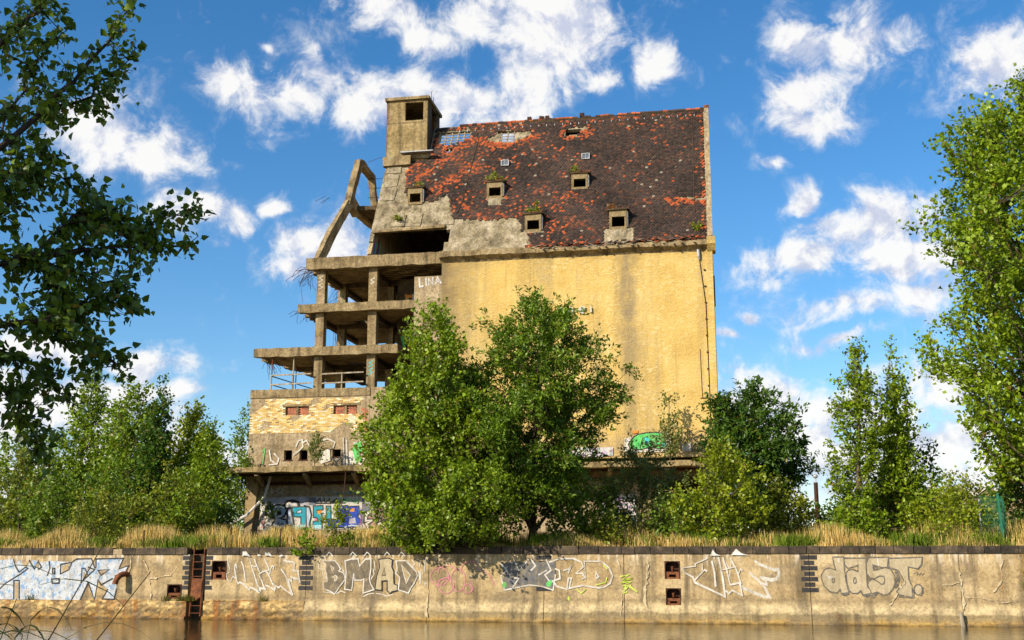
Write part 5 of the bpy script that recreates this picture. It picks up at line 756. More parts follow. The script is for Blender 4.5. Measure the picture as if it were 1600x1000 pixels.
BG = [('paint_wall_white',0,[(-29.38,6.24),(-27.38,6.39),(-24.11,6.38),(-20.1,6.31),(-20.05,4.32),(-26.35,4.3),(-29.34,4.31)]),('paint_lilac',0,[(-29.32,6.34),(-26.05,6.36),(-25.66,6.32),(-25.64,5.82),(-29.29,5.85)]),('paint_dark_grey',0,[(-26.11,6.36),(-25.59,6.35),(-25.61,5.82),(-26.09,5.85)]),('paint_dark_grey',0,[(-22.51,6.32),(-20.67,6.31),(-20.65,5.47),(-22.02,4.64),(-22.53,4.64)]),('paint_lilac',0,[(-22.32,6.32),(-20.67,6.3),(-20.66,6.01),(-22.24,5.85)]),('paint_white',0,[(-29.19,5.05),(-28.95,5.54),(-28.48,5.23),(-28.5,4.38),(-28.76,4.32)]),('paint_pale_blue',0,[(-28.94,5.23),(-28.81,6.06),(-28.71,6.06),(-28.54,5.11),(-28.8,5.23)]),('paint_black',0.13,[(-28.94,5.23),(-28.81,6.06),(-28.71,6.06),(-28.54,5.11),(-28.8,5.23),(-28.94,5.23)]),('paint_pale_blue',0,[(-28.6,5.75),(-28.18,5.9),(-27.72,5.83),(-27.54,5.53),(-27.69,5.16),(-28.01,5.04),(-27.55,4.92),(-27.47,4.61),(-27.72,4.34),(-28.37,4.38),(-28.51,4.62),(-28.33,4.92),(-28.48,5.23)]),('paint_black',0.13,[(-28.6,5.75),(-28.18,5.9),(-27.72,5.83),(-27.54,5.53),(-27.69,5.16),(-28.01,5.04),(-27.55,4.92),(-27.47,4.61),(-27.72,4.34),(-28.37,4.38),(-28.51,4.62),(-28.33,4.92),(-28.48,5.23),(-28.6,5.75)]),('paint_pale_blue',0,[(-27.52,5.65),(-27.26,5.68),(-27.02,4.61),(-27.47,4.49)]),('paint_black',0.13,[(-27.52,5.65),(-27.26,5.68),(-27.02,4.61),(-27.47,4.49),(-27.52,5.65)]),('paint_pale_blue',0,[(-26.35,5.79),(-26.02,5.73),(-25.87,5.21),(-25.98,4.6),(-25.87,4.36),(-26.17,4.36)]),('paint_black',0.13,[(-26.35,5.79),(-26.02,5.73),(-25.87,5.21),(-25.98,4.6),(-25.87,4.36),(-26.17,4.36),(-26.35,5.79)]),('paint_black',0.18,[(-27.72,5.9),(-27.53,6.08),(-27.21,6.14),(-26.81,6.04),(-26.74,5.83)]),('paint_white',0.09,[(-27.59,5.89),(-27.4,6.02),(-27.2,5.86),(-26.94,5.92)]),('paint_black',0,[(-28.26,5.5),(-27.97,5.53),(-27.89,5.29),(-28.21,5.17)]),('paint_black',0.07,[(-28.32,4.68),(-28.18,4.56),(-28.1,4.74),(-27.96,4.59),(-27.83,4.71),(-27.67,4.61)]),('paint_teal',0,[(-27.19,5.74),(-26.25,5.75),(-26.18,4.3),(-26.55,4.31),(-26.58,5.09),(-27.14,5.13)]),('paint_black',0.07,[(-27.19,5.74),(-26.25,5.75),(-26.18,4.3),(-26.55,4.31),(-26.58,5.09),(-27.14,5.13),(-27.19,5.74)]),('paint_teal',0,[(-25.77,5.79),(-25.12,5.81),(-25.1,5.54),(-25.5,5.52),(-25.48,5.36),(-25.17,5.33),(-25.12,4.39),(-25.75,4.39),(-25.75,4.82),(-25.44,4.84),(-25.48,5.03),(-25.74,5.06)]),('paint_black',0.07,[(-25.77,5.79),(-25.12,5.81),(-25.1,5.54),(-25.5,5.52),(-25.48,5.36),(-25.17,5.33),(-25.12,4.39),(-25.75,4.39),(-25.75,4.82),(-25.44,4.84),(-25.48,5.03),(-25.74,5.06),(-25.77,5.79)]),('paint_teal',0,[(-24.9,5.78),(-24.59,5.78),(-24.55,4.96),(-24.87,4.93)]),('paint_black',0.07,[(-24.9,5.78),(-24.59,5.78),(-24.55,4.96),(-24.87,4.93),(-24.9,5.78)]),('paint_blue',0,[(-24.86,4.91),(-24.51,4.94),(-24.13,4.93),(-24.16,5.77),(-23.45,5.8),(-23.41,4.41),(-24.82,4.42)]),('paint_black',0.07,[(-24.86,4.91),(-24.51,4.94),(-24.13,4.93),(-24.16,5.77),(-23.45,5.8),(-23.41,4.41),(-24.82,4.42),(-24.86,4.91)]),('paint_blue',0,[(-23.42,5.74),(-22.72,5.76),(-22.67,5.31),(-22.78,5.13),(-22.63,4.95),(-22.65,4.44),(-23.41,4.41)]),('paint_black',0.07,[(-23.42,5.74),(-22.72,5.76),(-22.67,5.31),(-22.78,5.13),(-22.63,4.95),(-22.65,4.44),(-23.41,4.41),(-23.42,5.74)]),('paint_pale_blue',0,[(-26.89,5.43),(-26.57,5.58),(-26.53,5.37),(-26.85,5.34)]),('paint_black',0.05,[(-26.89,5.43),(-26.57,5.58),(-26.53,5.37),(-26.85,5.34),(-26.89,5.43)]),('paint_orange',0,[(-23.29,5.58),(-23.0,5.64),(-23.02,5.4),(-23.31,5.42)]),('paint_lilac',0,[(-23.3,4.95),(-22.95,5.04),(-22.88,4.68),(-23.35,4.65)]),('paint_orange',0,[(-25.5,5.48),(-25.18,5.51),(-25.3,5.27),(-25.46,5.3)]),('paint_pink',0,[(-25.67,4.97),(-25.48,5.0),(-25.47,4.87),(-25.64,4.86)]),('paint_cyan_pale',0,[(-27.14,4.58),(-26.24,4.61),(-26.23,4.3),(-27.13,4.34)]),('paint_cyan_pale',0,[(-25.75,4.57),(-25.17,4.59),(-25.17,4.36),(-25.75,4.37)]),('paint_pale_blue',0.08,[(-23.6,4.44),(-23.16,4.56),(-22.74,4.5)]),('paint_pink',0.1,[(-29.24,4.81),(-29.08,4.84),(-29.14,4.62),(-29.03,4.53)]),('paint_purple',0.07,[(-22.64,5.43),(-22.54,5.01),(-22.59,4.65),(-22.39,4.46)]),('paint_purple',0.05,[(-22.43,5.73),(-22.24,5.91),(-21.92,5.69)]),('paint_confetti',0,[(-21.74,6.06),(-21.06,6.09),(-20.96,5.56),(-20.3,5.45),(-20.18,5.13),(-20.8,4.81),(-21.42,4.62),(-21.19,4.38),(-21.98,4.28),(-22.19,4.65),(-21.77,4.87),(-22.24,4.82),(-22.21,5.25),(-21.84,5.46)]),('paint_black',0.3,[(-21.74,6.06),(-21.06,6.09),(-20.96,5.56),(-20.3,5.45),(-20.18,5.13),(-20.8,4.81),(-21.42,4.62),(-21.19,4.38),(-21.98,4.28),(-22.19,4.65),(-21.77,4.87),(-22.24,4.82),(-22.21,5.25),(-21.84,5.46),(-21.74,6.06)]),('paint_white',0.14,[(-21.74,6.06),(-21.06,6.09),(-20.96,5.56),(-20.3,5.45),(-20.18,5.13),(-20.8,4.81),(-21.42,4.62),(-21.19,4.38),(-21.98,4.28),(-22.19,4.65),(-21.77,4.87),(-22.24,4.82),(-22.21,5.25),(-21.84,5.46),(-21.74,6.06)]),('paint_black',0.08,[(-25.55,6.1),(-25.32,6.26),(-25.25,5.98),(-25.03,6.28),(-25.0,5.95),(-24.68,6.25),(-24.62,5.94),(-24.22,6.23),(-24.09,5.92),(-23.7,6.19)]),('paint_black',0.08,[(-25.6,5.95),(-23.63,5.97)]),('paint_green',0.06,[(-24.1,6.03),(-23.87,6.24),(-23.69,6.0),(-23.64,6.24),(-23.35,6.11),(-23.58,6.0),(-23.24,6.24),(-23.12,6.02),(-22.95,6.23),(-23.0,5.93),(-22.72,6.21)]),('paint_teal',0.05,[(-25.1,6.66),(-25.02,6.61),(-24.94,6.64),(-24.86,6.6)]),('paint_teal',0.05,[(-24.7,6.69),(-24.62,6.7),(-24.53,6.55),(-24.45,6.65)]),('paint_teal',0.05,[(-24.29,6.52),(-24.21,6.61),(-24.13,6.55),(-24.05,6.61)]),('paint_teal',0.05,[(-23.89,6.67),(-23.8,6.58),(-23.72,6.54),(-23.64,6.6)]),('paint_teal',0.05,[(-23.48,6.57),(-23.4,6.68),(-23.32,6.55),(-23.24,6.58)]),('paint_teal',0.05,[(-23.08,6.68),(-22.99,6.53),(-22.91,6.6),(-22.83,6.56)]),('paint_teal',0.05,[(-22.67,6.55),(-22.59,6.52),(-22.51,6.61),(-22.43,6.54)]),('paint_teal',0.05,[(-22.27,6.51),(-22.19,6.52),(-22.11,6.66),(-22.03,6.65)]),('paint_teal',0.05,[(-21.87,6.5),(-21.79,6.59),(-21.71,6.56),(-21.63,6.62)]),('paint_teal',0.05,[(-21.47,6.6),(-21.39,6.6),(-21.31,6.56),(-21.23,6.56)]),('paint_white',0.05,[(-28.99,6.85),(-28.82,6.96),(-28.71,6.74),(-28.92,6.6),(-28.99,6.85)]),('paint_white',0.05,[(-28.64,6.96),(-28.62,6.62),(-28.39,6.79),(-28.6,6.84)]),('paint_white',0.05,[(-28.34,6.9),(-28.11,6.95),(-28.27,6.73),(-28.07,6.6)]),('paint_white',0.05,[(-27.99,6.95),(-27.81,6.84),(-28.0,6.64),(-27.79,6.56)]),('paint_dark_grey',0,[(-22.49,6.23),(-21.75,6.28),(-21.9,5.57),(-22.35,5.14),(-22.53,5.58)]),('paint_purple',0.06,[(-22.59,5.58),(-22.48,5.14),(-22.61,4.82),(-22.44,4.49)]),('paint_pink',0.06,[(-29.31,4.86),(-29.16,4.64),(-29.23,4.42),(-29.08,4.44)]),('paint_white_thin',0.09,[(-27.1,9.62),(-26.93,10.01),(-26.7,10.06),(-26.62,9.61),(-26.85,9.39),(-27.08,9.17),(-27.14,9.28)]),('paint_white_thin',0.09,[(-25.4,9.98),(-24.93,10.08),(-24.46,9.85),(-24.56,9.51)]),('paint_white_thin',0.09,[(-28.93,9.42),(-28.78,8.75),(-28.41,8.52)]),('paint_white_thin',0.09,[(-28.89,8.47),(-28.35,8.51),(-28.25,8.85),(-28.56,9.19)]),('paint_white_thin',0.09,[(-27.02,9.28),(-27.25,9.06)]),('paint_white_thin',0.09,[(-24.54,8.79),(-24.3,8.67),(-24.13,8.84)]),('paint_white_thin',0.09,[(-26.69,9.83),(-26.4,10.0),(-26.21,9.71)]),('paint_white_thin',0,[(-23.94,10.17),(-23.86,10.17),(-23.73,8.36),(-23.85,8.33)]),('paint_white_thin',0,[(-23.74,10.11),(-23.62,9.94),(-23.53,8.31),(-23.65,8.33)]),('paint_white_thin',0,[(-23.5,9.22),(-23.04,9.43),(-23.01,8.43),(-23.45,8.38)]),('paint_white_thin',0,[(-25.72,9.14),(-24.79,9.46),(-24.71,8.68),(-25.34,8.47)]),('paint_green',0,[(-23.17,9.77),(-22.71,9.93),(-22.24,9.81),(-21.67,9.96),(-21.2,9.79),(-20.63,9.72),(-20.62,9.28),(-21.3,9.07),(-21.88,9.3),(-22.34,8.98),(-22.67,8.43),(-23.08,8.54),(-23.27,9.21)]),('paint_pink',0.12,[(-22.59,9.76),(-22.4,9.31),(-22.68,8.98),(-22.44,8.65),(-22.78,8.48)]),('paint_pink',0.1,[(-21.89,9.63),(-21.2,9.73),(-20.85,9.56),(-21.07,9.18)]),('paint_white',0.1,[(-23.17,9.77),(-22.71,9.93),(-22.24,9.81),(-21.67,9.96),(-21.2,9.79),(-20.63,9.72),(-20.62,9.28),(-21.3,9.07),(-21.88,9.3),(-22.34,8.98),(-22.67,8.43),(-23.08,8.54),(-23.27,9.21)]),('paint_black',0.06,[(-23.1,9.54),(-22.69,9.09),(-22.9,8.65)]),('paint_green',0.07,[(-29.4,9.32),(-29.24,9.54),(-29.29,8.98),(-29.34,8.53)]),('paint_white',0,[(-5.74,9.74),(-3.13,10.17),(-2.91,9.69),(-2.99,8.87),(-5.75,8.86)]),('paint_green',0,[(-5.2,9.79),(-4.9,9.97),(-4.43,10.05),(-3.84,10.09),(-3.31,9.99),(-3.27,9.34),(-3.1,9.1),(-3.63,9.06),(-4.21,9.18),(-4.75,9.02),(-5.39,9.09),(-5.51,9.38)]),('paint_black',0.08,[(-5.2,9.79),(-4.9,9.97),(-4.43,10.05),(-3.84,10.09),(-3.31,9.99),(-3.27,9.34),(-3.1,9.1),(-3.63,9.06),(-4.21,9.18),(-4.75,9.02),(-5.39,9.09),(-5.51,9.38),(-5.2,9.79)]),('paint_black',0.06,[(-4.8,9.13),(-4.61,9.72),(-4.32,9.83),(-4.27,9.48),(-4.62,9.43)]),('paint_black',0.06,[(-4.08,9.71),(-3.73,9.88),(-3.5,9.64),(-3.8,9.41),(-4.03,9.47),(-3.98,9.18)]),('paint_cyan',0,[(-4.49,9.78),(-4.2,9.71),(-4.33,9.3),(-4.5,9.37)]),('paint_cyan',0,[(-3.51,9.35),(-3.21,9.46),(-3.16,9.11),(-3.49,9.09)]),('paint_orange',0,[(-5.25,10.19),(-4.9,10.23),(-4.92,10.06),(-5.2,10.02)]),('paint_black',0.045,[(-1.64,9.49),(-1.62,9.62),(-1.59,9.74),(-1.53,9.85),(-1.46,9.95),(-1.38,10.03),(-1.28,10.08),(-1.18,10.12),(-1.08,10.12),(-0.98,10.11),(-0.88,10.06),(-0.79,10.0),(-0.72,9.91),(-0.66,9.81),(-0.62,9.69)]),('paint_black',0.045,[(-1.4,9.48),(-1.39,9.56),(-1.37,9.64),(-1.33,9.7),(-1.29,9.76),(-1.23,9.8),(-1.17,9.82),(-1.1,9.83),(-1.04,9.82),(-0.98,9.79),(-0.92,9.75),(-0.88,9.69),(-0.85,9.63),(-0.83,9.55),(-0.83,9.47)]),('paint_black',0.045,[(-2.2,10.03),(-1.68,10.08),(-1.98,9.55),(-2.23,8.97)]),('paint_black',0.045,[(-1.64,9.49),(-1.65,8.9),(-0.67,8.89)]),('paint_black',0.045,[(-2.44,9.92),(-2.29,9.09)]),('paint_white_thin',0,[(-2.28,9.27),(-1.7,9.43),(-1.68,8.9),(-2.24,8.85)]),('paint_confetti2',0,[(-11.03,9.19),(-9.57,9.28),(-7.89,9.19),(-6.46,9.22),(-6.47,8.69),(-7.9,8.6),(-9.58,8.68),(-11.03,8.65)]),('paint_confetti2',0,[(-7.22,6.35),(-5.1,6.33),(-5.1,3.79),(-7.26,3.8)])]
paint_pieces(BG, bld, (-27.2, -22.6, -16, -8), ['silver letters with black outlines and thin tags', 'painted teal and blue numbers and white tags', 'green and pink graffiti on the wall', 'many-coloured graffiti strip behind the trees', 'green and cyan graffiti with black outlines'], lambda a, b, d: (a, -d, b), .05, z_off=-GZ)

def build_tower():
    x0, x1, y0, y1 = -22.78, -19.80, 4.3, 7.9; zb, zt = 26.0, 34.95
    t = part(sheet(cuts(x0, x1, .5, (-21.45, -20.1)), cuts(zb, zt, .5, (33.40, 34.78)), lambda x, z: not (-21.45 < x < -20.1 and 33.40 < z < 34.78), lambda x, z: (x, y0, z), lambda x, z: (x, y0 + .22, z)), 'stair_tower_wall', MAT['tower'])
    side = lambda X, e: sheet(cuts(y0 + .22, y1, .5, (5.6, 7.0)), cuts(zb, zt, .5, (33.2, 34.78)), lambda y, z: not (5.6 < y < 7.2 and 33.2 < z < 34.78 and e > 0), lambda y, z: (X, y, z), lambda y, z: (X - e, y, z))
    part(side(x1, .22), 'stair_tower_wall', MAT['slab_dark']); part(side(x0, -.22), 'stair_tower_wall', MAT['slab'])  # right side in the darker copy: its shade is put into the colour
    part(MB().box(x0 + .22, x1 - .22, y1 - .25, y1, zb, zt), 'stair_tower_wall', MAT['slab'])
    part(MB().box(x0 + .2, x1 - .2, y0 + .2, y1 - .2, 33.0, 33.2), 'stair_tower_floor', MAT['slab'])
    part(MB().box(x0 - .16, x1 + .16, y0 - .18, y1 + .15, zt + .004, zt + .22, .02), 'tower_cap', MAT['slab'])
    part(MB().box(x0 - .01, x1 + .02, y0 - .012, y0 + .1, 33.2, 33.30), 'string_course', MAT['slab'])
    # ledge and sloping cheek under it
    part(MB().box(x0 - .15, -20.9, y0 - .45, y0 - .004, 29.9, 30.6, .04).box(-20.9, -19.6, y0 - .14, y0 - .004, 30.45, 30.75, .02), 'tower_ledge', MAT['slab'])
    part(MB().box(-21.6, -19.2, y0 - .6, y0 - .02, 30.76, 30.86, .02), 'ledge_flashing', MAT['lead'])
    m = MB(); m.tube([(x1 + .1, 5.0, 35.1), (x1 + .1, 5.0, 35.8), (x1 + .18, 5.1, 35.9)], .02, 4); m.tube([(x1 + .12, 5.5, 35.1), (x1 + .12, 5.5, 35.6)], .02, 4); part(m, 'aerial', MAT['rebar'])
    part(MB().box(x0 - .05, x0 - .003, 4.32, 4.6, 29, 34.8, .01), 'brick_edge', MAT['rust'])
build_tower()

def build_roof():
    dmask = lambda x, z: any(abs(x - c) < w / 2 - .08 and z0 + .05 < z < z0 + h - .1 for c, w, z0, h in DORMERS)
    tw = lambda x, z: x < -19.7 and z > 30.55
    def deck_ok(x, z):
        if tw(x, z) or dmask(x, z): return False
        if any(inpoly([x], [z], p)[0] for p in R_OPEN + R_HOLE): return False
        return x > -22.75
    exx = sorted(e for c, w, z0, h in DORMERS for e in (c - w / 2 + .08, c + w / 2 - .08)); exz = sorted(e for c, w, z0, h in DORMERS for e in (z0 + .05, z0 + h - .1))
    r = random.Random(2); wob = {}
    deck = part(sheet(cuts(-22.75, -.2, .28, exx), cuts(22.25, ZR, .26, exz), deck_ok, lambda x, z: roof(x, z, .02 + (.025 * math.sin(x * 9 + z * 7) * math.sin(z * 11 - x * 3) if x < -10 else 0)), lambda x, z: roof(x, z, -.26)), 'roof_deck', MAT['deck'])
    # cast panels laid over the bare deck, cracked and shifted
    rp = random.Random(31)
    for ix in range(9):
        for iz in range(5):
            w = 1.12; x0 = -22.65 + ix * w; z0 = 24.45 + iz * 1.18; xm, zm = x0 + w / 2, z0 + .55
            if not all(inpoly([a], [b], R_BARE[0])[0] for a, b in ((x0 + .15, z0 + .15), (x0 + w - .15, z0 + .15), (xm, z0 + .95))) or rp.random() < .12: continue
            if any(abs(xm - c) < (wd + w) / 2 and z0 < q0 + hh and z0 + 1.1 > q0 for c, wd, q0, hh in DORMERS) or any(inpoly([xm], [zz], R_OPEN[0])[0] for zz in (z0, zm)): continue
            j = lambda: rp.uniform(-.05, .05); q = [(x0 + .03 + j(), z0 + .03 + j()), (x0 + w - .03 + j(), z0 + .03 + j()), (x0 + w - .03 + j(), z0 + 1.08 + j()), (xm + j() * 3, z0 + 1.12 + j() * 2), (x0 + .03 + j(), z0 + 1.08 + j())]
            t = rp.uniform(.06, .10); lo = [roof(a, b, .0) for a, b in q]; o = Vector(roof(xm, zm, t)) - Vector(roof(xm, zm, 0))
            part(MB().prism([tuple(Vector(v) + o) for v in lo], -o), 'roof_panel', MAT['deck'])
    # rear slope with its own holes behind those at the ridge
    def rear(x, z): return (x, 2 * DR - (z - ZE) * SL, z)
    part(sheet(cuts(-22.6, -.2, .4), cuts(22.25, ZR - .02, .4), lambda x, z: not (z > 30.2 and (x < -15.9 or -15.4 < x < -13.2)), lambda x, z: rear(x, z), lambda x, z: (x, rear(x, z)[1] - .2, z)), 'rear_roof', MAT['slab_dark'])
    # rafters and battens showing in the ridge holes
    for x in np.arange(-19.2, -13.5, .46):
        if -16.7 < x < -15.2: continue
        part(MB().beam(roof(x, 31.0, -.12), roof(x, ZR - .1, -.12), .09, .12), 'rafter', MAT['wood'])
    m = MB()
    for z in np.arange(31.3, ZR - .1, .27):
        m.beam(roof(-19.5, z, -.03), roof(-16.8, z, -.03), .05, .045); m.beam(roof(-15.0, z, -.03), roof(-13.6, z, -.03), .05, .045)
    part(m, 'battens', MAT['wood'], kind='stuff')
    # plain clay tiles, about four pixels each: one joined part
    g = np.random.default_rng(12); W, E = .198, .150
    rows = int((math.hypot(ZR - ZE, DR) - .1) / E); colsn = int(22.4 / W)
    ii, jj = np.meshgrid(np.arange(colsn), np.arange(rows), indexing='ij'); ii = ii.ravel(); jj = jj.ravel()
    x = -.30 - (ii + .5 + .5 * (jj % 2)) * W; sl = .02 + jj * E; cz = (ZR - ZE) / math.hypot(ZR - ZE, DR); z = ZE + sl * cz
    keep = (x > -22.3) & ~((x < -19.6) & (z > 30.5))
    for p in R_BARE + R_OPEN + R_HOLE + R_STRIP: keep &= ~inpoly(x + g.normal(0, .05, x.size), z + g.normal(0, .06, x.size), p)
    keep &= ~((x < -18.8 + (z - 22) * -.33) & (z < 29.7) & (g.random(x.size) < .97) & (x < -21.2 + (29.7 - z) * .13))
    for c, w, z0, h in DORMERS: keep &= ~((np.abs(x - c) < w / 2 + .06) & (z > z0 - .10) & (z < z0 + h + .02))
    keep &= ~((np.abs(x + 14.4) < .5) & (z < 26.5) & (z > 25.7)); keep &= ~((np.abs(x + 5.9) < .95) & (z < 23.4))
    keep &= g.random(x.size) > .004
    x, z, sl = x[keep], z[keep], sl[keep]; n = x.size
    def fb(a, b, s):                                             # smooth random field
        q = np.random.default_rng(s); v = 0
        for k in range(7):
            f = q.uniform(.25, 1.6, 2) * q.choice([-1, 1], 2); v = v + np.sin(a * f[0] + b * f[1] + q.uniform(0, 6.28)) / 2.6
        return v
    f1 = fb(x, z, 1); f2 = fb(x * 2.2, z * 2.2, 2)
    p = .012 + .05 * np.clip(f1 + f2 - .7, 0, 2)
    p += .60 * np.exp(-((x + 19.2) / 2.6) ** 2 - ((z - 29.2) / 1.4) ** 2) * np.clip(.7 + f2 * .5, 0.1, 1.4)
    p += .40 * np.exp(-((x + 17.2) / 2.6) ** 2 - ((z - 26.8) / 2.6) ** 2) * np.clip(.45 + f2 * .6, 0.02, 1.3)
    p += .34 * np.exp(-((x + 14.0) / 1.6) ** 2 - ((z - 25.0) / .9) ** 2) + .30 * np.exp(-((x + 9.2) / 1.5) ** 2 - ((z - 25.7) / 1.1) ** 2) * np.clip(.6 + f2, .1, 1.4)
    p += .30 * np.exp(-((x + 10.2) / 1.6) ** 2 - ((z - 23.8) / 1.0) ** 2) + .25 * np.exp(-((z - 22.3) / .25) ** 2) + .16 * np.exp(-((z - 32.9) / .22) ** 2) + .12 * np.exp(-((x + 4) / 2) ** 2 - ((z - 32.3) / .5) ** 2)
    p += .40 * (x > -.55) + .10 * np.exp(-((x + 14) / 4) ** 2 - ((z - 30.5) / 1.6) ** 2)
    for pl in R_HOLE + R_STRIP:
        cx = np.mean([a for a, b in pl]); cy = np.mean([b for a, b in pl]); rx = (max(a for a, b in pl) - min(a for a, b in pl)) / 2 + .15; rz = (max(b for a, b in pl) - min(b for a, b in pl)) / 2 + .18
        p += .65 * (((x - cx) / rx) ** 2 + ((z - cy) / rz) ** 2 < 1.6) * (z < cy + .2)
    orange = g.random(n) < p * .62
    br = .55 + .8 * g.random(n) + .25 * np.clip(f1, -1, 1)
    colr = np.outer(br, (.046, .030, .023)); warm = g.random(n) < .25; colr[warm] = np.outer(br[warm], (.075, .038, .024))
    rust = g.random(n) < np.clip(.015 + .8 * p + .12 * np.clip(f1 * .6 + f2 * .4, -.2, 1) * (x < -6), 0, .8); colr[rust] = np.outer(br[rust], (.135, .048, .026))
    colr[orange] = np.outer(.65 + .6 * g.random(orange.sum()), (.40, .085, .022)); pal = g.random(n) < .006; colr[pal] = (.30, .26, .19)
    T = np.array([(-.092, .05, .038), (-.06, .012, .040), (0, 0, .041), (.06, .012, .040), (.092, .05, .038), (.092, .26, .012), (-.092, .26, .012), (-.092, .05, .020), (-.06, .012, .020), (0, 0, .020), (.06, .012, .020), (.092, .05, .020)])
    TF = [(0, 1, 9 - 2 + 1, 7)] ; 
    quads = [(7, 8, 1, 0), (8, 9, 2, 1), (9, 10, 3, 2), (10, 11, 4, 3), (0, 1, 5, 6), (1, 2, 5, 5), (2, 3, 5, 5)]
    faces_q = np.array([(7, 8, 1, 0), (8, 9, 2, 1), (9, 10, 3, 2), (10, 11, 4, 3)]); faces_t = [(0, 1, 6), (1, 2, 6), (2, 3, 5), (3, 4, 5), (2, 5, 6)]
    tri = [q for f in faces_q for q in ((f[0], f[1], f[2]), (f[0], f[2], f[3]))] + faces_t; tri = np.array(tri)
    ux = np.array((1, 0, 0)); L = math.hypot(ZR - ZE, DR); us = np.array((0, DR / L, (ZR - ZE) / L)); un = np.array((0, -(ZR - ZE) / L, DR / L))
    rot = g.normal(0, .035, n); cs, sn = np.cos(rot), np.sin(rot)
    tx = T[None, :, 0] * cs[:, None] - T[None, :, 1] * sn[:, None] + g.normal(0, .006, n)[:, None]; ty = T[None, :, 0] * sn[:, None] + T[None, :, 1] * cs[:, None] + g.normal(0, .01, n)[:, None]
    tn = T[None, :, 2] + (g.random(n) * .012)[:, None] + .02
    sag = .012 * np.sin(x * .8) * np.sin(z * .6) + .02
    P = (x[:, None, None] + tx[:, :, None]) * ux + np.array((0, 0, ZE)) + (sl[:, None, None] + ty[:, :, None]) * us + (tn + sag[:, None])[:, :, None] * un
    Fc = (tri[None] + (np.arange(n) * 12)[:, None, None]).reshape(-1, 3)
    o = mesh_obj('roof_tiles', P.reshape(-1, 3), Fc, MAT['tile'], bld, DN, None, np.repeat(colr, 12, 0)); o['kind'] = 'stuff'; o['label'] = 'dark brown clay tiles with orange broken ones'
    # ridge tiles
    V = MB(); C = []; xx = -.2
    while xx > -17.6:
        w = .32; k0 = len(V.v); dz = random.uniform(-.015, .03)
        if random.random() < .93 or xx > -6:
            V.tube([(xx, DR - .02, ZR + .03 + dz), (xx - w + .02, DR - .02, ZR + .05 + dz)], [.13, .115], 8)
            cc = (.42, .10, .03) if random.random() < .5 else (.07, .04, .03); C += [np.array(cc) * random.uniform(.6, 1.2)] * (len(V.v) - k0)
        xx -= w
    o = mesh_obj('ridge_tiles', V.v, V.f, MAT['tile'], bld, DN, None, np.array(C)); o['kind'] = 'stuff'
    for x in (-11.9, -11.5, -9.0, -12.8): part(MB().box(x, x + .32, DR - .15, DR + .1, ZR + .12, ZR + .32, .03), 'ridge_debris', MAT['rust_dark'])
    m = MB()
    for k in range(30): m.beam(roof(-.9 - k * .58, ZR - .62, .03), roof(-.9 - k * .58, ZR - .50, .13), .06, .03)
    part(m, 'snow_hooks', MAT['lead'], kind='stuff')
    for c in CABLES: part(MB().tube([(a, roof(a, zz, .1)[1], roof(a, zz, .1)[2]) for a, d, zz in c], .022, 5), 'roof_cable', MAT['rebar'])
    # verge kerb on the right gable
    m = MB(); n = 22
    for i in range(n):
        a, b = ZE + .15 + (ZR - ZE - .1) * i / n, ZE + .15 + (ZR - ZE - .1) * (i + 1) / n
        m.quadbox([roof(-.22, a, -.2), roof(.08, a, -.2), roof(.08, b, -.2), roof(-.22, b, -.2), roof(-.22 + random.uniform(-.015, .015), a, .20), roof(.08, a, .20), roof(.08, b, .20), roof(-.22, b, .20)])
    part(m, 'gable_verge', MAT['grey_wall'])
    part(MB().box(-.2, .1, DR - .2, DR + .2, ZR, ZR + .3, .03), 'verge_cap', MAT['rust'])
    # concrete kerb and broken slabs on the bare part, gutter debris along the eaves
    part(MB().beam(roof(-22.6, 24.15, .02), roof(-17.6, 24.35, .02), .3, .2, j=.03), 'eaves_beam', MAT['slab'])
    r2 = random.Random(9); m = MB(); C = []
    for k in range(210):
        x = r2.uniform(-11.6, -.5); k0 = len(m.v); y = -.36 + r2.uniform(-.08, .22); z = 22.2 + r2.uniform(-.10, .16); s = r2.uniform(.06, .17)
        a = r2.uniform(-.5, .5); m.quadbox([(x + q * s * math.cos(a), y + p * s + .02, z + h * .02 + q * s * math.sin(a) - (.02 if p < 0 else 0)) for h in (0, 1) for q, p in ((-1, -1), (1, -1), (1, 1), (-1, 1))])
        C += [np.array((.40, .09, .03) if r2.random() < .45 else (.06, .035, .025) if r2.random() < .7 else (.36, .31, .24)) * r2.uniform(.6, 1.2)] * 8
    o = mesh_obj('loose_eaves_tiles', m.v, m.f, MAT['tile'], bld, DN, None, np.array(C)); o['kind'] = 'stuff'
    for k in range(9):
        x = -10.9 + k * .62; part(MB().quadbox([(x, -.46, 22.06), (x + .58, -.44 + .03 * math.sin(k), 22.03), (x + .58, -.15, 22.12), (x, -.15, 22.12), (x, -.50, 22.09), (x + .58, -.48, 22.07), (x + .58, -.15, 22.15), (x, -.15, 22.15)]), 'gutter_flashing', MAT['lead'])
    for k in range(15):
        x = -10.6 + k * .68 + r2.uniform(-.15, .15); part(MB().beam((x, .1, 22.0), (x + r2.uniform(-.08, .08), -.52 - r2.uniform(0, .22), 22.02 - r2.uniform(0, .12)), .09, .07), 'eaves_bracket', MAT['wood'])
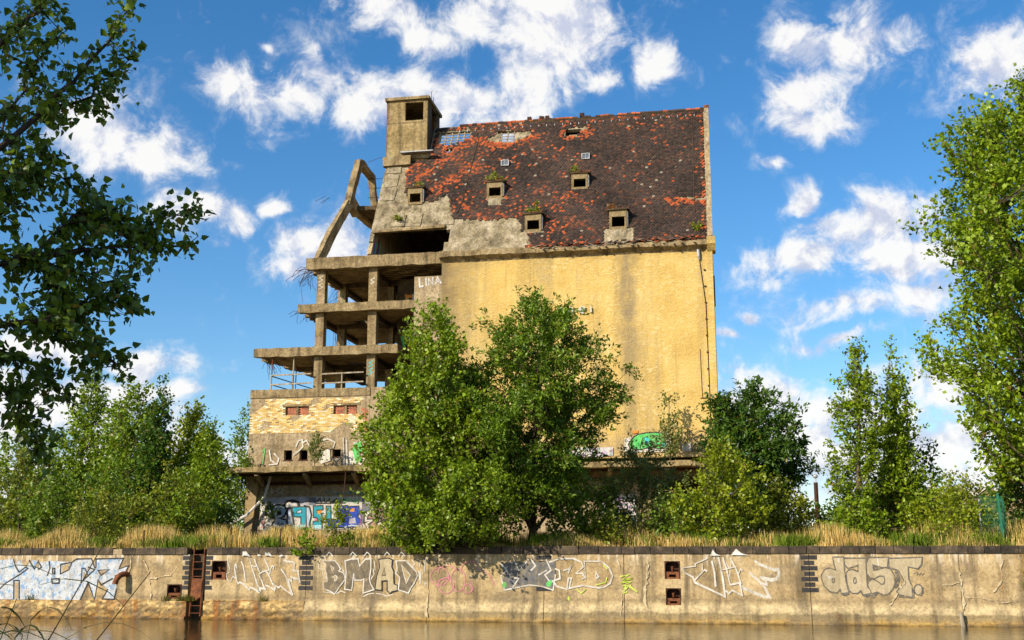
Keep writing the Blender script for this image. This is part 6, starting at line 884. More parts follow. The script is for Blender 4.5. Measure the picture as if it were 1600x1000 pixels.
    # dormers
    for i, (c, w, z0, h) in enumerate(DORMERS):
        e = empty('dormer', (c, roof(c, z0)[1] - .10, z0 - GZ)); e.parent = bld
        hw = w / 2; dep = h * SL + .15; ow, oh = w * .36, h * .52; ob = h * .14
        f = MB(); f.box(-hw, -ow, 0, .14, 0, h, .008); f.box(ow, hw, 0, .14, 0, h, .008); f.box(-ow, ow, .002, .14, 0, ob); f.box(-ow, ow, .002, .14, ob + oh, h - .001); f.build('dormer_front', MAT['slab'], e)
        for sx in (-1, 1):
            x = sx * hw; MB().prism([(x - sx * .003, .14, 0.05), (x - sx * .003, dep, h - .01), (x - sx * .003, .14, h - .01)], (-sx * .10, 0, 0)).build('dormer_cheek', MAT['slab'], e)
        MB().box(-hw - .12, hw + .16, -.10, dep + .05, h, h + .09, .02).build('dormer_roof', MAT['slab_dark'], e)
        t = MB(); C = []
        for k in range(12):
            x = -hw - .1 + k * (w + .2) / 11; k0 = len(t.v); t.box(x - .06, x + .06, -.13 + random.uniform(-.03, .03), .3, h + .095 + random.uniform(0, .02), h + .13); C += [np.array((.40, .09, .03) if random.random() < .4 else (.06, .036, .026)) * random.uniform(.6, 1.2)] * 8
        mesh_obj('dormer_tiles', t.v, t.f, MAT['tile'], e, None, None, np.array(C))
        MB().prism([(hw + .01, .05, .15), (hw + .01, dep - .1, h - .1), (hw + .01, .05, h - .1)], (.05, 0, 0)).build('dormer_flashing', MAT['lead'], e)
        if i in (1, 4, 3): MB().quadbox([(-hw - .15, -.22, -.55), (hw + .3, -.22, -.55), (hw + .3, .1, -.5), (-hw - .15, .1, -.5), (-hw - .05, .02, .02), (hw + .15, .02, .02), (hw + .15, .15, .03), (-hw - .05, .15, .03)]).build('dormer_apron', MAT['deck'], e)
    # small roof lights
    for x, z in ((-14.0, 29.3), (-8.35, 29.45)):
        e = empty('roof_light', (x, roof(x, z)[1] - .08, z - GZ)); e.parent = bld
        f = MB(); f.box(-.28, -.22, -.1, .3, 0, .42); f.box(.22, .28, -.1, .3, 0, .42); f.box(-.22, .22, -.1, .3, .37, .42); f.box(-.22, .22, -.1, .3, 0, .05); f.box(-.02, .02, -.08, -.04, .05, .37); f.build('frame', MAT['lead'], e)
        MB().box(-.22, .22, -.05, -.035, .05, .37).build('pane', MAT['dark_glass'], e)
build_roof()

# ------------------------------------------------------------------ vegetation
def unit(v): return v / np.maximum(np.linalg.norm(v, axis=-1, keepdims=True), 1e-9)
LEAF = np.array([(0, 0, 0), (.42, .40, .10), (1, 0, -.06), (-.0 + .42, -.40, .10)]); LEAF_T = np.array([(0, 1, 2), (0, 2, 3)])
SLIM = np.array([(0, 0, 0), (.5, .20, .05), (1, 0, -.12), (.5, -.20, .05)])
HEART = np.array([(0, 0, 0), (.22, .46, .08), (.62, .30, .06), (1.05, 0, -.10), (.62, -.30, .06), (.22, -.46, .08)]); HEART_T = np.array([(0, 1, 2), (0, 2, 3), (0, 3, 4), (0, 4, 5)])
def frond_template(pairs, ll, lw):
    v = []; f = []
    for k in range(pairs):
        x = .22 + .72 * k / (pairs - 1); z = .10 * math.sin(x * 2.2) - .22 * x * x
        for sg in (-1, 1):
            b = len(v); d = (.45, sg * .85); L = ll * (1 - .35 * abs(x - .5)); dz = -.10 * L
            v += [(x, 0, z), (x + d[0] * L * .5 - .3 * lw, sg * L * .42 + d[1] * 0, z + .02), (x + d[0] * L, d[1] * L, z + dz), (x + d[0] * L * .5 + lw, sg * L * .30, z + .02)]; f += [(b, b + 1, b + 2), (b, b + 2, b + 3)]
    return np.array(v), np.array(f)
FROND, FROND_T = frond_template(6, .30, .10)
def place_leaves(pos, dirs, nrm, size, tmpl, tris):
    t = unit(dirs); n = nrm - (nrm * t).sum(-1, keepdims=True) * t; n = unit(n); b = np.cross(n, t)
    P = pos[:, None, :] + size[:, None, None] * (tmpl[None, :, 0:1] * t[:, None] + tmpl[None, :, 1:2] * b[:, None] + tmpl[None, :, 2:3] * n[:, None])
    k = len(tmpl); F = (tris[None] + (np.arange(len(pos)) * k)[:, None, None]).reshape(-1, 3)
    return P.reshape(-1, 3), F
def leaf_cols(g, n, a, b, k, clump=None):
    u = g.random(n) ** 1.2
    if clump is not None: u = np.clip(.55 * u + .45 * clump, 0, 1)
    c = np.outer(1 - u, a) + np.outer(u, b); c *= (.72 + .5 * g.random(n))[:, None]
    y = g.random(n) < .025; c[y] = np.array((.22, .17, .02)) * (.7 + .6 * g.random(y.sum()))[:, None]
    return np.repeat(c, k, 0)
PROF = dict(ovoid=lambda t: np.sin(np.pi * np.clip(t, .02, .98) ** .85) ** .55, column=lambda t: np.minimum(1, (1 - t) * 2.0 + .02) ** .75 * np.minimum(1, t * 3 + .45),
            bush=lambda t: np.sqrt(np.clip(1 - t ** 2.2, 0, 1)) * np.minimum(1, .72 + t * 1.6), cone=lambda t: (1 - t) ** .7 * np.minimum(1, t * 4 + .5), flame=lambda t: np.minimum(1, (1 - t) * 1.7 + .02) ** .65 * np.minimum(1, .62 + t * 1.3), spread=lambda t: np.sin(np.pi * np.clip(t * .86 + .10, .02, .98)) ** .6)
GREENS = dict(poplar=((.115, .195, .007), (.345, .455, .018)), fresh=((.095, .175, .007), (.320, .430, .018)), mid=((.072, .148, .008), (.235, .340, .017)), dark=((.036, .095, .009), (.120, .215, .016)), olive=((.130, .175, .010), (.330, .350, .022)), lime=((.150, .210, .007), (.390, .445, .018)), grey=((.105, .145, .026), (.240, .280, .055)), autumn=((.25, .09, .02), (.30, .16, .03)))
def tree(name, label, cat, s, d, h, r, green='mid', prof='ovoid', c0=.12, n=220, lpc=40, leaf=.14, kind='leaf', seed=1, group=None, tr=None, lean=(0, 0), limbs=16, spread=.30, stems=1, base=None, bark='bark', squash=1.0, lumps=.28, up=.75):
    g = np.random.default_rng(seed); P0 = base if base is not None else QW(s, d, gz(s, d) - .04)
    root = empty(name, P0); tag(root, label, cat, group)
    tr = tr or max(.012, h * .013); ph = g.uniform(0, 6.28, 6); ln = np.array((lean[0], lean[1], 0))
    def axis(z): k = z / h; return np.stack([ln[0] * k + .03 * h * np.sin(k * 4 + ph[0]) * k, ln[1] * k + .03 * h * np.sin(k * 3.4 + ph[1]) * k, z], -1)
    # leaf clusters through the crown's volume
    f = PROF[prof]; t = g.random(n * 6); t = t[g.random(t.size) < np.maximum(f(t), .12) ** 1.3][:n]; n = t.size
    th = g.uniform(0, 2 * np.pi, n); rho = (.25 + .75 * np.sqrt(g.random(n)))
    L = 1 + lumps * np.sin(2 * th + ph[2] + 7 * t) + lumps * .7 * np.sin(5 * th + ph[3] - 11 * t) + lumps * .6 * np.sin(3 * th + ph[4] + 19 * t)
    R = r * f(t) * rho * L; z = h * (c0 + (1 - c0) * t * (1 - .02))
    C = axis(z) + np.stack([np.cos(th) * R, np.sin(th) * R * squash, np.zeros(n)], -1)
    C[:, 2] = np.maximum(C[:, 2], .10)
    # stems and limbs
    T = MB(); zt = h * (.93 if prof in ('column', 'cone') else .80)
    for k in range(stems):
        o = g.normal(0, .05 * r * (k > 0), 2); top = g.normal(0, .45 * r, 2) if stems > 1 else (0, 0); zz = np.linspace(0, zt * (1 if k == 0 else g.uniform(.6, .95)), 9); ax = axis(zz)
        T.tube([(ax[i, 0] + o[0] + top[0] * (zz[i] / zt) ** 1.3, ax[i, 1] + o[1] + top[1] * (zz[i] / zt) ** 1.3, zz[i]) for i in range(9)], [tr * (1.15 if i == 0 else 1) * (1 - .88 * i / 8) / (1 if k == 0 else 1.3) for i in range(9)], 7 if h > 4 else 5)
    ends = g.choice(n, min(n, limbs), replace=False) if n else []
    mids = []
    for e in ends:
        c = C[e]; rad = math.hypot(*(c[:2] - axis(np.array([c[2]]))[0, :2])); zs = max(.06 * h, c[2] - rad * g.uniform(.7, 1.3) - .03 * h); a = axis(np.array([zs]))[0]
        pts = [a + (c - a) * q + np.array((0, 0, -.10 * rad * math.sin(q * 3.14))) + g.normal(0, .02 * r, 3) * (0 < q < 1) for q in (0, .3, .6, .85, 1)]
        r0 = tr * (1 - .8 * zs / h) * .55; T.tube(pts, [r0, r0 * .7, r0 * .45, r0 * .28, r0 * .15], 5, cap=False); mids += pts[1:]
    mids = np.array(mids) if mids else np.zeros((1, 3))
    # twigs
    dist = ((C[:, None] - mids[None]) ** 2).sum(-1) + 1.5 * np.clip(mids[None, :, 2] - C[:, None, 2], 0, None) ** 2; near = mids[dist.argmin(1)]
    for i in range(n):
        a, c = near[i], C[i]
        if 1e-3 < np.linalg.norm(c - a) < 1.6 * r: T.tube([a, (a + c) / 2 + g.normal(0, .03 * r, 3), c], [max(.005, tr * .09)] * 2 + [.003], 3, cap=False)
    out = unit(C - axis(z) + np.array((0, 0, .25 * r)) + g.normal(0, .1, C.shape))
    if kind != 'frond':
        N = n * lpc; ci = np.repeat(np.arange(n), lpc); q = g.random(N) ** .85
        sd = unit(out * .75 + np.array((0, 0, up)) + g.normal(0, .35, (n, 3))); SLn = spread * g.uniform(2.0, 3.8, n)
        side = unit(np.cross(np.repeat(sd, 3, 0), g.normal(0, 1, (n * 3, 3)))).reshape(n, 3, 3)          # each spray forks into side shoots
        fk = g.integers(0, 4, N); fo = np.where(fk[:, None] < 3, side[ci, np.minimum(fk, 2)] * np.clip(q - .25, 0, 1)[:, None] * .75, 0)
        pos = C[ci] + (sd[ci] * (q - .45)[:, None] + fo) * SLn[ci][:, None] + g.normal(0, 1, (N, 3)) * (spread * .30 * (1.15 - .7 * q))[:, None]
        pos[:, 2] = np.maximum(pos[:, 2], .04)
        dirs = sd[ci] * .7 + g.normal(0, .7, (N, 3)); nr = out[ci] * .35 + np.array((0, 0, .7)) + g.normal(0, .55, (N, 3))
        sz = leaf * (.6 + .8 * g.random(N)); V, F = place_leaves(pos, dirs, nr, sz, SLIM if kind == 'slim' else LEAF, LEAF_T); kk = 4
        cl = g.random(n)[ci]
    else:
        N = n * lpc; ci = np.repeat(np.arange(n), lpc); pos = C[ci] + g.normal(0, spread * .55, (N, 3)); az = g.uniform(0, 6.28, N)
        dirs = out[ci] * .9 + np.stack([np.cos(az), np.sin(az), g.uniform(-.55, .55, N)], -1) * .8; nr = np.array((-.1, -.35, .8)) + g.normal(0, .55, (N, 3)) + out[ci] * .35
        sz = leaf * (.7 + .6 * g.random(N)); V, F = place_leaves(pos, dirs, nr, sz, FROND, FROND_T); kk = len(FROND); cl = g.random(n)[ci]
    if kind != 'frond' and h > 2:
        for i in range(n): T.tube([C[i] - sd[i] * SLn[i] * .4, C[i] + sd[i] * SLn[i] * .5], [max(.006, tr * .05), .003], 3, cap=False)
    T.build('trunk', MAT[bark], root, smooth=True)
    a, b = GREENS[green]
    cr = mesh_obj('crown', V, F, MAT['leaf'], root, None, None, leaf_cols(g, N, a, b, kk, cl))
    return root
def make_trees():
    t = tree
    t('poplar_tree', 'dense bright green bushy tree hanging over the coping in front of the warehouse', 'tree', -3.3, .85, 10.0, 2.65, 'poplar', 'flame', .0, 800, 60, .14, seed=3, stems=3, limbs=40, spread=.30, lumps=.2, lean=(.1, -.5))
    t('locust_tree', 'airy dark green locust tree with visible trunk before the ochre wall', 'tree', .62, 1.3, 10.35, 2.75, 'mid', 'spread', .15, 500, 100, .18, 'slim', 5, limbs=40, spread=.30, up=.05, lumps=.30, bark='bark_dark', tr=.17)
    t('shrub', 'low bright shrub spilling over the coping between the two big trees', 'shrub', -1.9, .35, 3.2, 1.9, 'fresh', 'bush', .12, 220, 44, .13, seed=7, stems=4, limbs=14, spread=.28, lean=(.4, -2.2))
    t('shrub', 'dark leafy shrub at the foot of the locust tree trunk', 'shrub', 2.5, 3.4, 3.0, 1.5, 'mid', 'bush', .0, 110, 36, .14, seed=8, stems=4, limbs=12)
    t('acacia_bush', 'grey green loose bush under the graffiti strip of the ochre wall', 'tree', 4.6, 5.0, 4.6, 1.9, 'grey', 'bush', .08, 150, 60, .16, 'slim', seed=9, stems=3, limbs=18, spread=.26, up=.2)
    t('shrub', 'rounded yellow green poplar shrub at the right corner of the warehouse', 'shrub', 8.1, 1.9, 4.15, 1.35, 'lime', 'ovoid', .0, 190, 34, .13, seed=10, stems=5, limbs=18, spread=.24)
    t('tree_of_heaven', 'dark green feathery tree beside the right corner of the warehouse', 'tree', 9.45, 6, 6.9, 1.95, 'dark', 'spread', .16, 260, 80, .22, 'slim', seed=11, limbs=30, spread=.30, up=.1, bark='bark', lumps=.18)
    t('tree_of_heaven', 'dark treetop peeking out from behind the warehouse corner', 'tree', 9.0, 13, 7.2, 1.3, 'dark', 'spread', .3, 60, 60, .22, 'slim', seed=12, limbs=12)
    t('shrub', 'olive green shrub below the feathery dark tree', 'shrub', 10.5, 4.4, 2.6, 1.25, 'olive', 'bush', 0, 120, 34, .13, seed=13, stems=5)
    t('poplar_tree', 'slender young poplar standing just right of the lamp post', 'tree', 13.5, 3.5, 8.5, .88, 'poplar', 'column', .03, 250, 38, .13, seed=14, limbs=30, spread=.22, lumps=.3)
    t('poplar_tree', 'slender poplar with leaning top growing out of a dark bush', 'tree', 15.55, 4.5, 8.35, 1.05, 'poplar', 'cone', .08, 240, 38, .13, seed=15, limbs=30, spread=.24, lumps=.3, lean=(-.5, 0))
    t('shrub', 'dark green bush round the foot of the leaning poplar', 'shrub', 15.7, 6, 4.4, 1.75, 'dark', 'bush', 0, 150, 36, .15, seed=16, stems=4)
    t('shrub', 'yellow green shrub beside the green mesh fence', 'shrub', 16.7, 2.5, 2.45, 1.35, 'lime', 'bush', 0, 110, 34, .12, seed=17, stems=5)
    t('poplar_tree', 'tall sunlit poplar reaching above the green mesh fence', 'tree', 21.8, 4.6, 20.0, 3.9, 'poplar', 'ovoid', .10, 900, 78, .185, seed=18, limbs=70, spread=.50, tr=.30, lumps=.30)
    t('shrub', 'dark dense bush behind the green mesh fence', 'shrub', 20.6, 7, 4.5, 1.3, 'dark', 'ovoid', 0, 120, 36, .15, seed=19, stems=3)
    t('shrub', 'far olive thicket between the poplars and the fence', 'shrub', 19.2, 13, 3.5, 1.8, 'olive', 'bush', 0, 120, 30, .15, seed=20, stems=4)
    t('shrub', 'small bright shrub at the foot of the slender poplar', 'shrub', 13.2, 2.6, 1.9, 1.0, 'fresh', 'bush', 0, 70, 30, .12, seed=40, stems=4)
    t('shrub', 'dark low shrub under the lamp post', 'shrub', 12.6, 6, 1.7, 1.0, 'dark', 'bush', 0, 90, 32, .13, seed=41, stems=4)
    t('shrub', 'low grey green shrub left of the rounded poplar shrub', 'shrub', 6.4, 2.6, 2.2, 1.25, 'mid', 'bush', 0, 90, 32, .12, seed=42, stems=4)
    t('shrub', 'small weedy shrub right of the locust trunk', 'shrub', 3.6, 2.0, 1.4, 1.1, 'olive', 'bush', 0, 60, 30, .11, seed=43, stems=4)
    # left of the warehouse
    G = 'trees left of the warehouse'
    t('poplar_tree', 'tall narrow poplar standing apart at the left', 'tree', -28.2, 16, 11.2, 1.3, 'fresh', 'column', .05, 300, 34, .17, seed=21, group=G, limbs=24, spread=.32)
    t('poplar_tree', 'broad round-topped poplar between the narrow poplar and the spire-topped tree', 'tree', -23.6, 14, 9.6, 2.0, 'fresh', 'flame', .03, 380, 36, .17, seed=22, group=G, limbs=26, stems=2, spread=.34)
    t('poplar_tree', 'dark spire-topped tree rising behind the poplars', 'tree', -21.3, 11.5, 9.2, 1.15, 'dark', 'cone', .03, 230, 36, .17, seed=23, group=G, limbs=20, spread=.30)
    t('poplar_tree', 'bright bushy tree next to the spire-topped tree', 'tree', -20.2, 14, 8.0, 1.7, 'lime', 'flame', .02, 380, 36, .17, seed=24, group=G, limbs=24, stems=3, spread=.34)
    t('poplar_tree', 'tree touching the left corner of the warehouse', 'tree', -22.6, 27.5, 10.2, 1.9, 'mid', 'flame', .03, 260, 34, .17, seed=25, group=G, limbs=20, spread=.34)
    t('poplar_tree', 'pale green poplar filling the gap between the narrow poplar and the round-topped one', 'tree', -26.0, 16, 8.4, 1.6, 'fresh', 'flame', .02, 260, 36, .16, seed=27, group=G, limbs=20, stems=2, spread=.32)
    t('poplar_tree', 'bright poplar closing the gap beside the canopy corner', 'tree', -18.6, 12, 6.4, 1.2, 'fresh', 'flame', .02, 230, 36, .16, seed=28, group=G, limbs=20, stems=2, spread=.32)
    t('poplar_tree', 'tall bush-like poplar behind the yellowish bush', 'tree', -31.2, 15, 7.6, 1.9, 'fresh', 'flame', .02, 260, 36, .16, seed=29, group=G, limbs=20, stems=2, spread=.34)
    t('shrub', 'round olive shrub alone in the dry grass behind the coping', 'shrub', -20.2, 4, 2.6, 1.35, 'olive', 'bush', 0, 130, 34, .11, seed=26, stems=6, spread=.22)
    for i, (s, d, h, r, gr, lb) in enumerate(((-18.8, 8, 4.0, 1.95, 'olive', 'wide olive bush in front of the bushy bright tree'), (-17.7, 8, 3.9, 1.4, 'fresh', 'bright green bush under the canopy corner'), (-29.0, 12, 5.5, 2.2, 'olive', 'yellowish bush left of the narrow poplar'),
            (-25.2, 9, 3.8, 1.8, 'mid', 'green bush at the foot of the narrow poplar'), (-21.9, 10, 4.6, 2.0, 'mid', 'green bush under the round-topped poplar'), (-17.4, 11, 2.6, .9, 'dark', 'small dark bush against the canopy pier'), (-33, 20, 7.2, 2.6, 'mid', 'big bush at the far left edge'), (-31.5, 8, 3.0, 1.8, 'olive', 'low yellow bush at the far left edge'),
            (-26.8, 17, 6.2, 2.0, 'mid', 'bush between the narrow poplar and the round-topped one'))):
        t('shrub', lb, 'shrub', s, d, h, r, gr, 'bush', 0, int(60 * r), 38, .15, seed=50 + i, stems=4, spread=.3)
    # weeds on the coping and on the building
    t('weed_shrub', 'small leafy weed growing out of a quay joint below the grass', 'weed', -8.45, .10, 1.0, .42, 'fresh', 'bush', 0, 22, 26, .10, seed=60, stems=3, limbs=5, spread=.14, base=QW(-8.42, -.01, 2.5))
    t('weed_shrub', 'taller leafy sapling by the coping before the painted numbers', 'weed', -7.3, .55, 1.95, .50, 'lime', 'column', 0, 46, 26, .10, seed=61, stems=3, limbs=8, spread=.16)
    bw = lambda x, y, z: Vector((12.60, 70.0, 0)) + RX * x + VX * y + Vector((0, 0, z))
    t('sapling', 'thin sapling rooted on the canopy by the small square windows', 'sapling', 0, 0, 2.4, .62, 'grey', 'column', .15, 40, 20, .13, seed=62, base=bw(-25.2, -1.6, 8.1), limbs=9, spread=.18)
    t('sapling', 'thin sapling rooted on the canopy by the green graffiti', 'sapling', 0, 0, 4.5, .95, 'grey', 'cone', .10, 70, 20, .14, seed=63, base=bw(-2.9, -1.4, 8.1), limbs=14, spread=.22)
    for lb, x, z, gr, sz in (('grass tuft on the dormer roof below the small roof light', -14.5, 27.75, 'lime', .7), ('grass tuft on the dormer roof nearest the ridge light', -9.0, 28.05, 'olive', .5), ('green weed on the dormer roof just above the bare eaves', -11.5, 24.8, 'fresh', .75), ('dry tuft on the dormer nearest the right gable', -6.4, 24.75, 'autumn', .4), ('dry tuft on the dormer by the stair tower', -19.9, 27.6, 'olive', .4), ('green weed by the right gable above the gutter', -.9, 22.9, 'lime', .6), ('mossy tuft on the bare roof deck', -20.9, 24.9, 'olive', .5)):
        y = (z - ZE) * SL - .35 if z > 23 and x not in (-.9, -20.9) else (z - ZE) * SL - .02
        t('roof_weed', lb, 'weed', 0, 0, sz, sz * .55, gr, 'bush', 0, 16, 24, .10, seed=int(70 - x), base=bw(x, y - (.0), z), limbs=4, spread=.12, stems=3)
make_trees()

def foreground_tree():
    root = empty('overhanging_tree', (-11.0, 6.2, .1)); tag(root, 'shaded dark leaved tree on the near bank reaching its branches over the water', 'tree')
    g = np.random.default_rng(77); off = np.array(root.location)
    T = MB(); hub = np.array((-10.2, 7.2, 5.2))
    T.tube([(0, 0, 0), (.1, .2, 1.6), (.4, .6, 3.4), tuple(hub - off), (1.2, 1.4, 8.0), (1.0, 1.0, 11), (1.2, .8, 13)], [.34, .28, .25, .22, .16, .09, .03], 9)
    pos = []; dirs = []; tw = []
    def strand(pts, r0, depth=0):
        P = [np.array(p) for p in pts]; Q = []
        for a, b in zip(P, P[1:]): Q += [a + (b - a) * k / 4 for k in range(4)]
        Q.append(P[-1]); Q = [q + g.normal(0, .025, 3) * (0 < i < len(Q) - 1) for i, q in enumerate(Q)]
        T.tube([q - off for q in Q], [r0 * (1 - .85 * i / (len(Q) - 1)) + .003 for i in range(len(Q))], 5 if r0 > .02 else 3, cap=False)
        return Q
    for bi, b in enumerate(FBR):
        Q = strand(([tuple(hub)] if b[0][0] < -5.5 else []) + b, .05 if b[0][0] < -5.5 else .018)
        n = len(Q); st = 6 if b[0][0] < -5.5 else 0
        for i in range(st, n):
            for k in range(3):
                d = g.normal(0, 1, 3) * np.array((1, .9, .8)); d += (Q[i] - Q[max(0, i - 1)]) * 3; d /= np.linalg.norm(d); L = g.uniform(.18, .55) * (1 - .45 * (i - st) / max(1, n - st)); d[2] -= .18
                e = Q[i] + d * L; T.tube([Q[i] - off, (Q[i] + e) / 2 + g.normal(0, .02, 3) - off, e - off], [.007, .005, .003], 3, cap=False)
                m = int(8 + L * 28); u = g.random(m); p = Q[i] + np.outer(u, d * L) + g.normal(0, .045, (m, 3)); pos.append(p); dirs.append(np.tile(d, (m, 1)) * .5 + g.normal(0, .7, (m, 3)) + np.array((0, 0, -.55)))
    vis = sum(len(p) for p in pos)
    # the mass of the crown, up the bank and over the viewer's left shoulder
    cen = []
    for c, rr, k in (((-10.6, 6.2, 9.5), (3.6, 4.2, 3.4), 90), ((-13.0, 3.2, 10.5), (3.6, 3.6, 3.2), 60), ((-8.4, 7.6, 6.0), (1.9, 2.2, 2.2), 80), ((-9.5, 9.5, 4.6), (2.2, 2.2, 2.0), 60), ((-10.5, 7.0, 12.5), (3.0, 3.2, 2.0), 40)):
        v = unit(g.normal(0, 1, (k, 3))) * (g.random((k, 1)) ** .4); cen.append(np.array(c) + v * np.array(rr))
    cen = np.vstack(cen); cen = cen[~((cen[:, 1] > 4) & (cen[:, 0] / np.maximum(cen[:, 1], .1) > -.60))]
    for c in cen:
        m = 46; pos.append(c + g.normal(0, .36, (m, 3))); dirs.append(g.normal(0, .8, (m, 3)) + np.array((0, 0, -.3)))
        a = hub + np.array((0, 0, g.uniform(0, 5)));
        if g.random() < .3: T.tube([a - off, (a * .5 + c * .5) - off + np.array((0, 0, .3)), c - off], [.05, .03, .01], 4, cap=False)
    pos = np.vstack(pos); dirs = np.vstack(dirs); N = len(pos); nr = np.array((0, 0, .6)) + g.normal(0, .6, (N, 3)); sz = .072 * (.6 + .75 * g.random(N))
    sz[vis:] *= 1.7
    a, b = (.060, .120, .009), (.190, .270, .018)
    T.build('trunk', MAT['bark_dark'], root, smooth=True)
    one = np.zeros(N, bool); one[g.choice(vis, min(300, vis), replace=False)] = True
    V, F = place_leaves(pos[~one] - off, dirs[~one], nr[~one], sz[~one], HEART, HEART_T)
    cr = mesh_obj('foliage', V, F, MAT['leaf'], root, None, None, leaf_cols(g, (~one).sum(), a, b, 6)); cr['kind'] = 'stuff'
    meshes = []
    for k in range(5):
        me = mesh_obj('leaf', HEART, HEART_T, MAT['leaf'], root, None, None, leaf_cols(g, 1, a, b, 6)); meshes.append(me.data); bpy.data.objects.remove(me)
    for i in np.nonzero(one)[0]:
        o = bpy.data.objects.new('leaf', meshes[i % 5]); COL.objects.link(o); o.parent = root
        t = Vector(dirs[i]).normalized(); n = Vector(nr[i]); n = (n - n.dot(t) * t).normalized(); bb = n.cross(t)
        M = Matrix((t, bb, n)).transposed().to_4x4(); M.translation = Vector(pos[i] - off); o.matrix_local = M @ Matrix.Scale(float(sz[i]), 4)
FBR = [[(-5.92,8.5,4.15),(-5.1,9.25,5.09),(-4.37,10.0,6.22),(-4.29,10.75,7.03),(-4.17,11.5,8.05)],[(-4.59,10.5,6.42),(-4.25,10.85,6.8),(-4.01,11.2,7.34)],[(-5.92,8.5,4.15),(-5.1,9.12,5.67),(-4.67,9.75,6.83),(-4.63,10.38,7.5),(-4.88,11.0,8.21)],[(-5.86,8.5,3.7),(-5.03,9.25,4.48),(-4.32,10.0,4.9),(-3.84,10.75,5.2),(-3.41,11.5,5.41)],[(-4.32,10.0,4.9),(-4.16,10.53,5.49),(-3.74,11.07,5.46),(-3.4,11.6,5.85)],[(-5.86,8.5,3.7),(-4.91,9.12,3.92),(-4.1,9.75,4.26),(-3.88,10.38,4.21),(-3.83,11.0,4.07)],[(-5.11,9.5,3.99),(-4.47,9.93,3.73),(-4.41,10.37,3.56),(-4.47,10.8,3.26)],[(-4.21,10.0,4.31),(-4.02,10.5,4.6),(-3.71,11.0,4.75)],[(-4.32,10.0,4.9),(-4.22,10.4,4.64),(-4.12,10.8,4.48)],[(-5.17,9.5,4.54),(-4.64,10.0,5.32),(-4.42,10.5,5.86),(-4.16,11.0,5.77)],[(-5.24,9.5,5.17),(-4.69,9.93,6.1),(-4.69,10.37,6.79),(-4.6,10.8,7.4)],[(-5.17,9.5,4.54),(-4.71,9.87,5.46),(-4.67,10.23,5.83),(-4.61,10.6,6.16)],[(-4.32,10.0,4.9),(-4.09,10.5,4.85),(-3.84,11.0,4.91)],[(-4.18,10.6,5.51),(-3.85,10.9,5.54),(-3.62,11.2,5.43)],[(-5.0,9.3,3.95),(-4.66,9.8,4.05),(-4.42,10.3,4.02),(-4.24,10.8,3.74)]]
foreground_tree()

def reeds():
    g = np.random.default_rng(5)
    for ci, (cx, cy, n, lb) in enumerate(((-3.55, 7.4, 26, 'clump of dark reeds on the near bank below the overhanging tree'),)):
        root = empty('reed_clump', (cx, cy, -.1)); tag(root, lb, 'reeds')
        for k in range(n):
            b = np.array((g.normal(-.1, .30), g.normal(0, .35), 0)); h = g.uniform(1.7, 2.25); ln = np.array((g.normal(.10, .22), g.normal(0, .15)))
            pts = [b + np.array((ln[0] * q ** 2 * h * .6, ln[1] * q ** 2 * h * .6, h * q)) for q in np.linspace(0, 1, 7)]
            m = MB(); m.tube(pts, [.008 * (1 - .7 * i / 6) for i in range(7)], 4, cap=False)
            for j in range(5):
                q = pts[2 + j % 5] if 2 + j < 7 else pts[-1]; az = g.uniform(0, 6.28) if g.random() < .5 else g.normal(0, .7); L = g.uniform(.35, .75); w = .014; u = np.array((math.cos(az), math.sin(az), 0)); sd = np.array((-u[1], u[0], .25))
                C = [q + u * L * x + np.array((0, 0, L * (.75 * x - .85 * x * x))) for x in np.linspace(0, 1, 6)]; i0 = len(m.v)
                for x, c in zip(np.linspace(0, 1, 6), C): ww = w * (1 - x) ** .6 * (1 if x > 0 else .5); m.v += [tuple(c + sd * ww), tuple(c - sd * ww)]
                for i in range(5): m.f.append((i0 + 2 * i, i0 + 2 * i + 1, i0 + 2 * i + 3, i0 + 2 * i + 2)); m.m.append(0)
            c = np.array((.035, .055, .012)) * g.uniform(.6, 1.5) if g.random() < .8 else np.array((.16, .12, .05))
            m.build('reed', MAT['grass'], root, col=np.tile(c, (len(m.v), 1)))
        for k in range(2):
            m = MB(); m.tube([(.1, 0, 0), (.45 + .2 * k, 0, 1.4), (.95 + .3 * k, .1, 2.45 - .2 * k)], [.008, .006, .003], 4, cap=False); m.build('reed', MAT['grass'], root, col=np.tile((.10, .075, .035), (len(m.v), 1)))
reeds()

def grass_field(name, label, N, fs, cols, hts, seed, w=.014, kind='stuff', lean=.35):
    g = np.random.default_rng(seed); s, d, z = fs(g, N); N = len(s)
    h = hts(g, s, d); az = g.uniform(0, 6.28, N); k = lean * g.random(N) * h + .06 * h
    P0 = np.stack([s * RX.x + d * VX.x, 45.6 + s * RX.y + d * VX.y, z], -1); u = np.stack([np.cos(az), np.sin(az), 0 * az], -1); sd = np.stack([np.cos(az + 1.3), np.sin(az + 1.3), 0 * az], -1) * (w * (.6 + .9 * g.random(N)))[:, None]
    mid = P0 + u * (k * .35)[:, None] + np.stack([0 * h, 0 * h, h * .6], -1); tip = P0 + u * k[:, None] + np.stack([0 * h, 0 * h, h], -1)
    V = np.stack([P0 - sd, P0 + sd, mid + sd * .8, mid - sd * .8, tip], 1).reshape(-1, 3); T = np.array([(0, 1, 2), (0, 2, 3), (3, 2, 4)])
    F = (T[None] + (np.arange(N) * 5)[:, None, None]).reshape(-1, 3); c = cols(g, s, d, N)
    return tag(mesh_obj(name, V, F, MAT['grass'], None, None, None, np.repeat(c, 5, 0)), label, None, None, kind)
def sfield(s, d, q):
    r = np.random.default_rng(q); v = 0
    for k in range(6): f = r.uniform(.3, 2.2, 2) * r.choice([-1, 1], 2); v = v + np.sin(s * f[0] + d * f[1] + r.uniform(0, 6.28))
    return v / 3
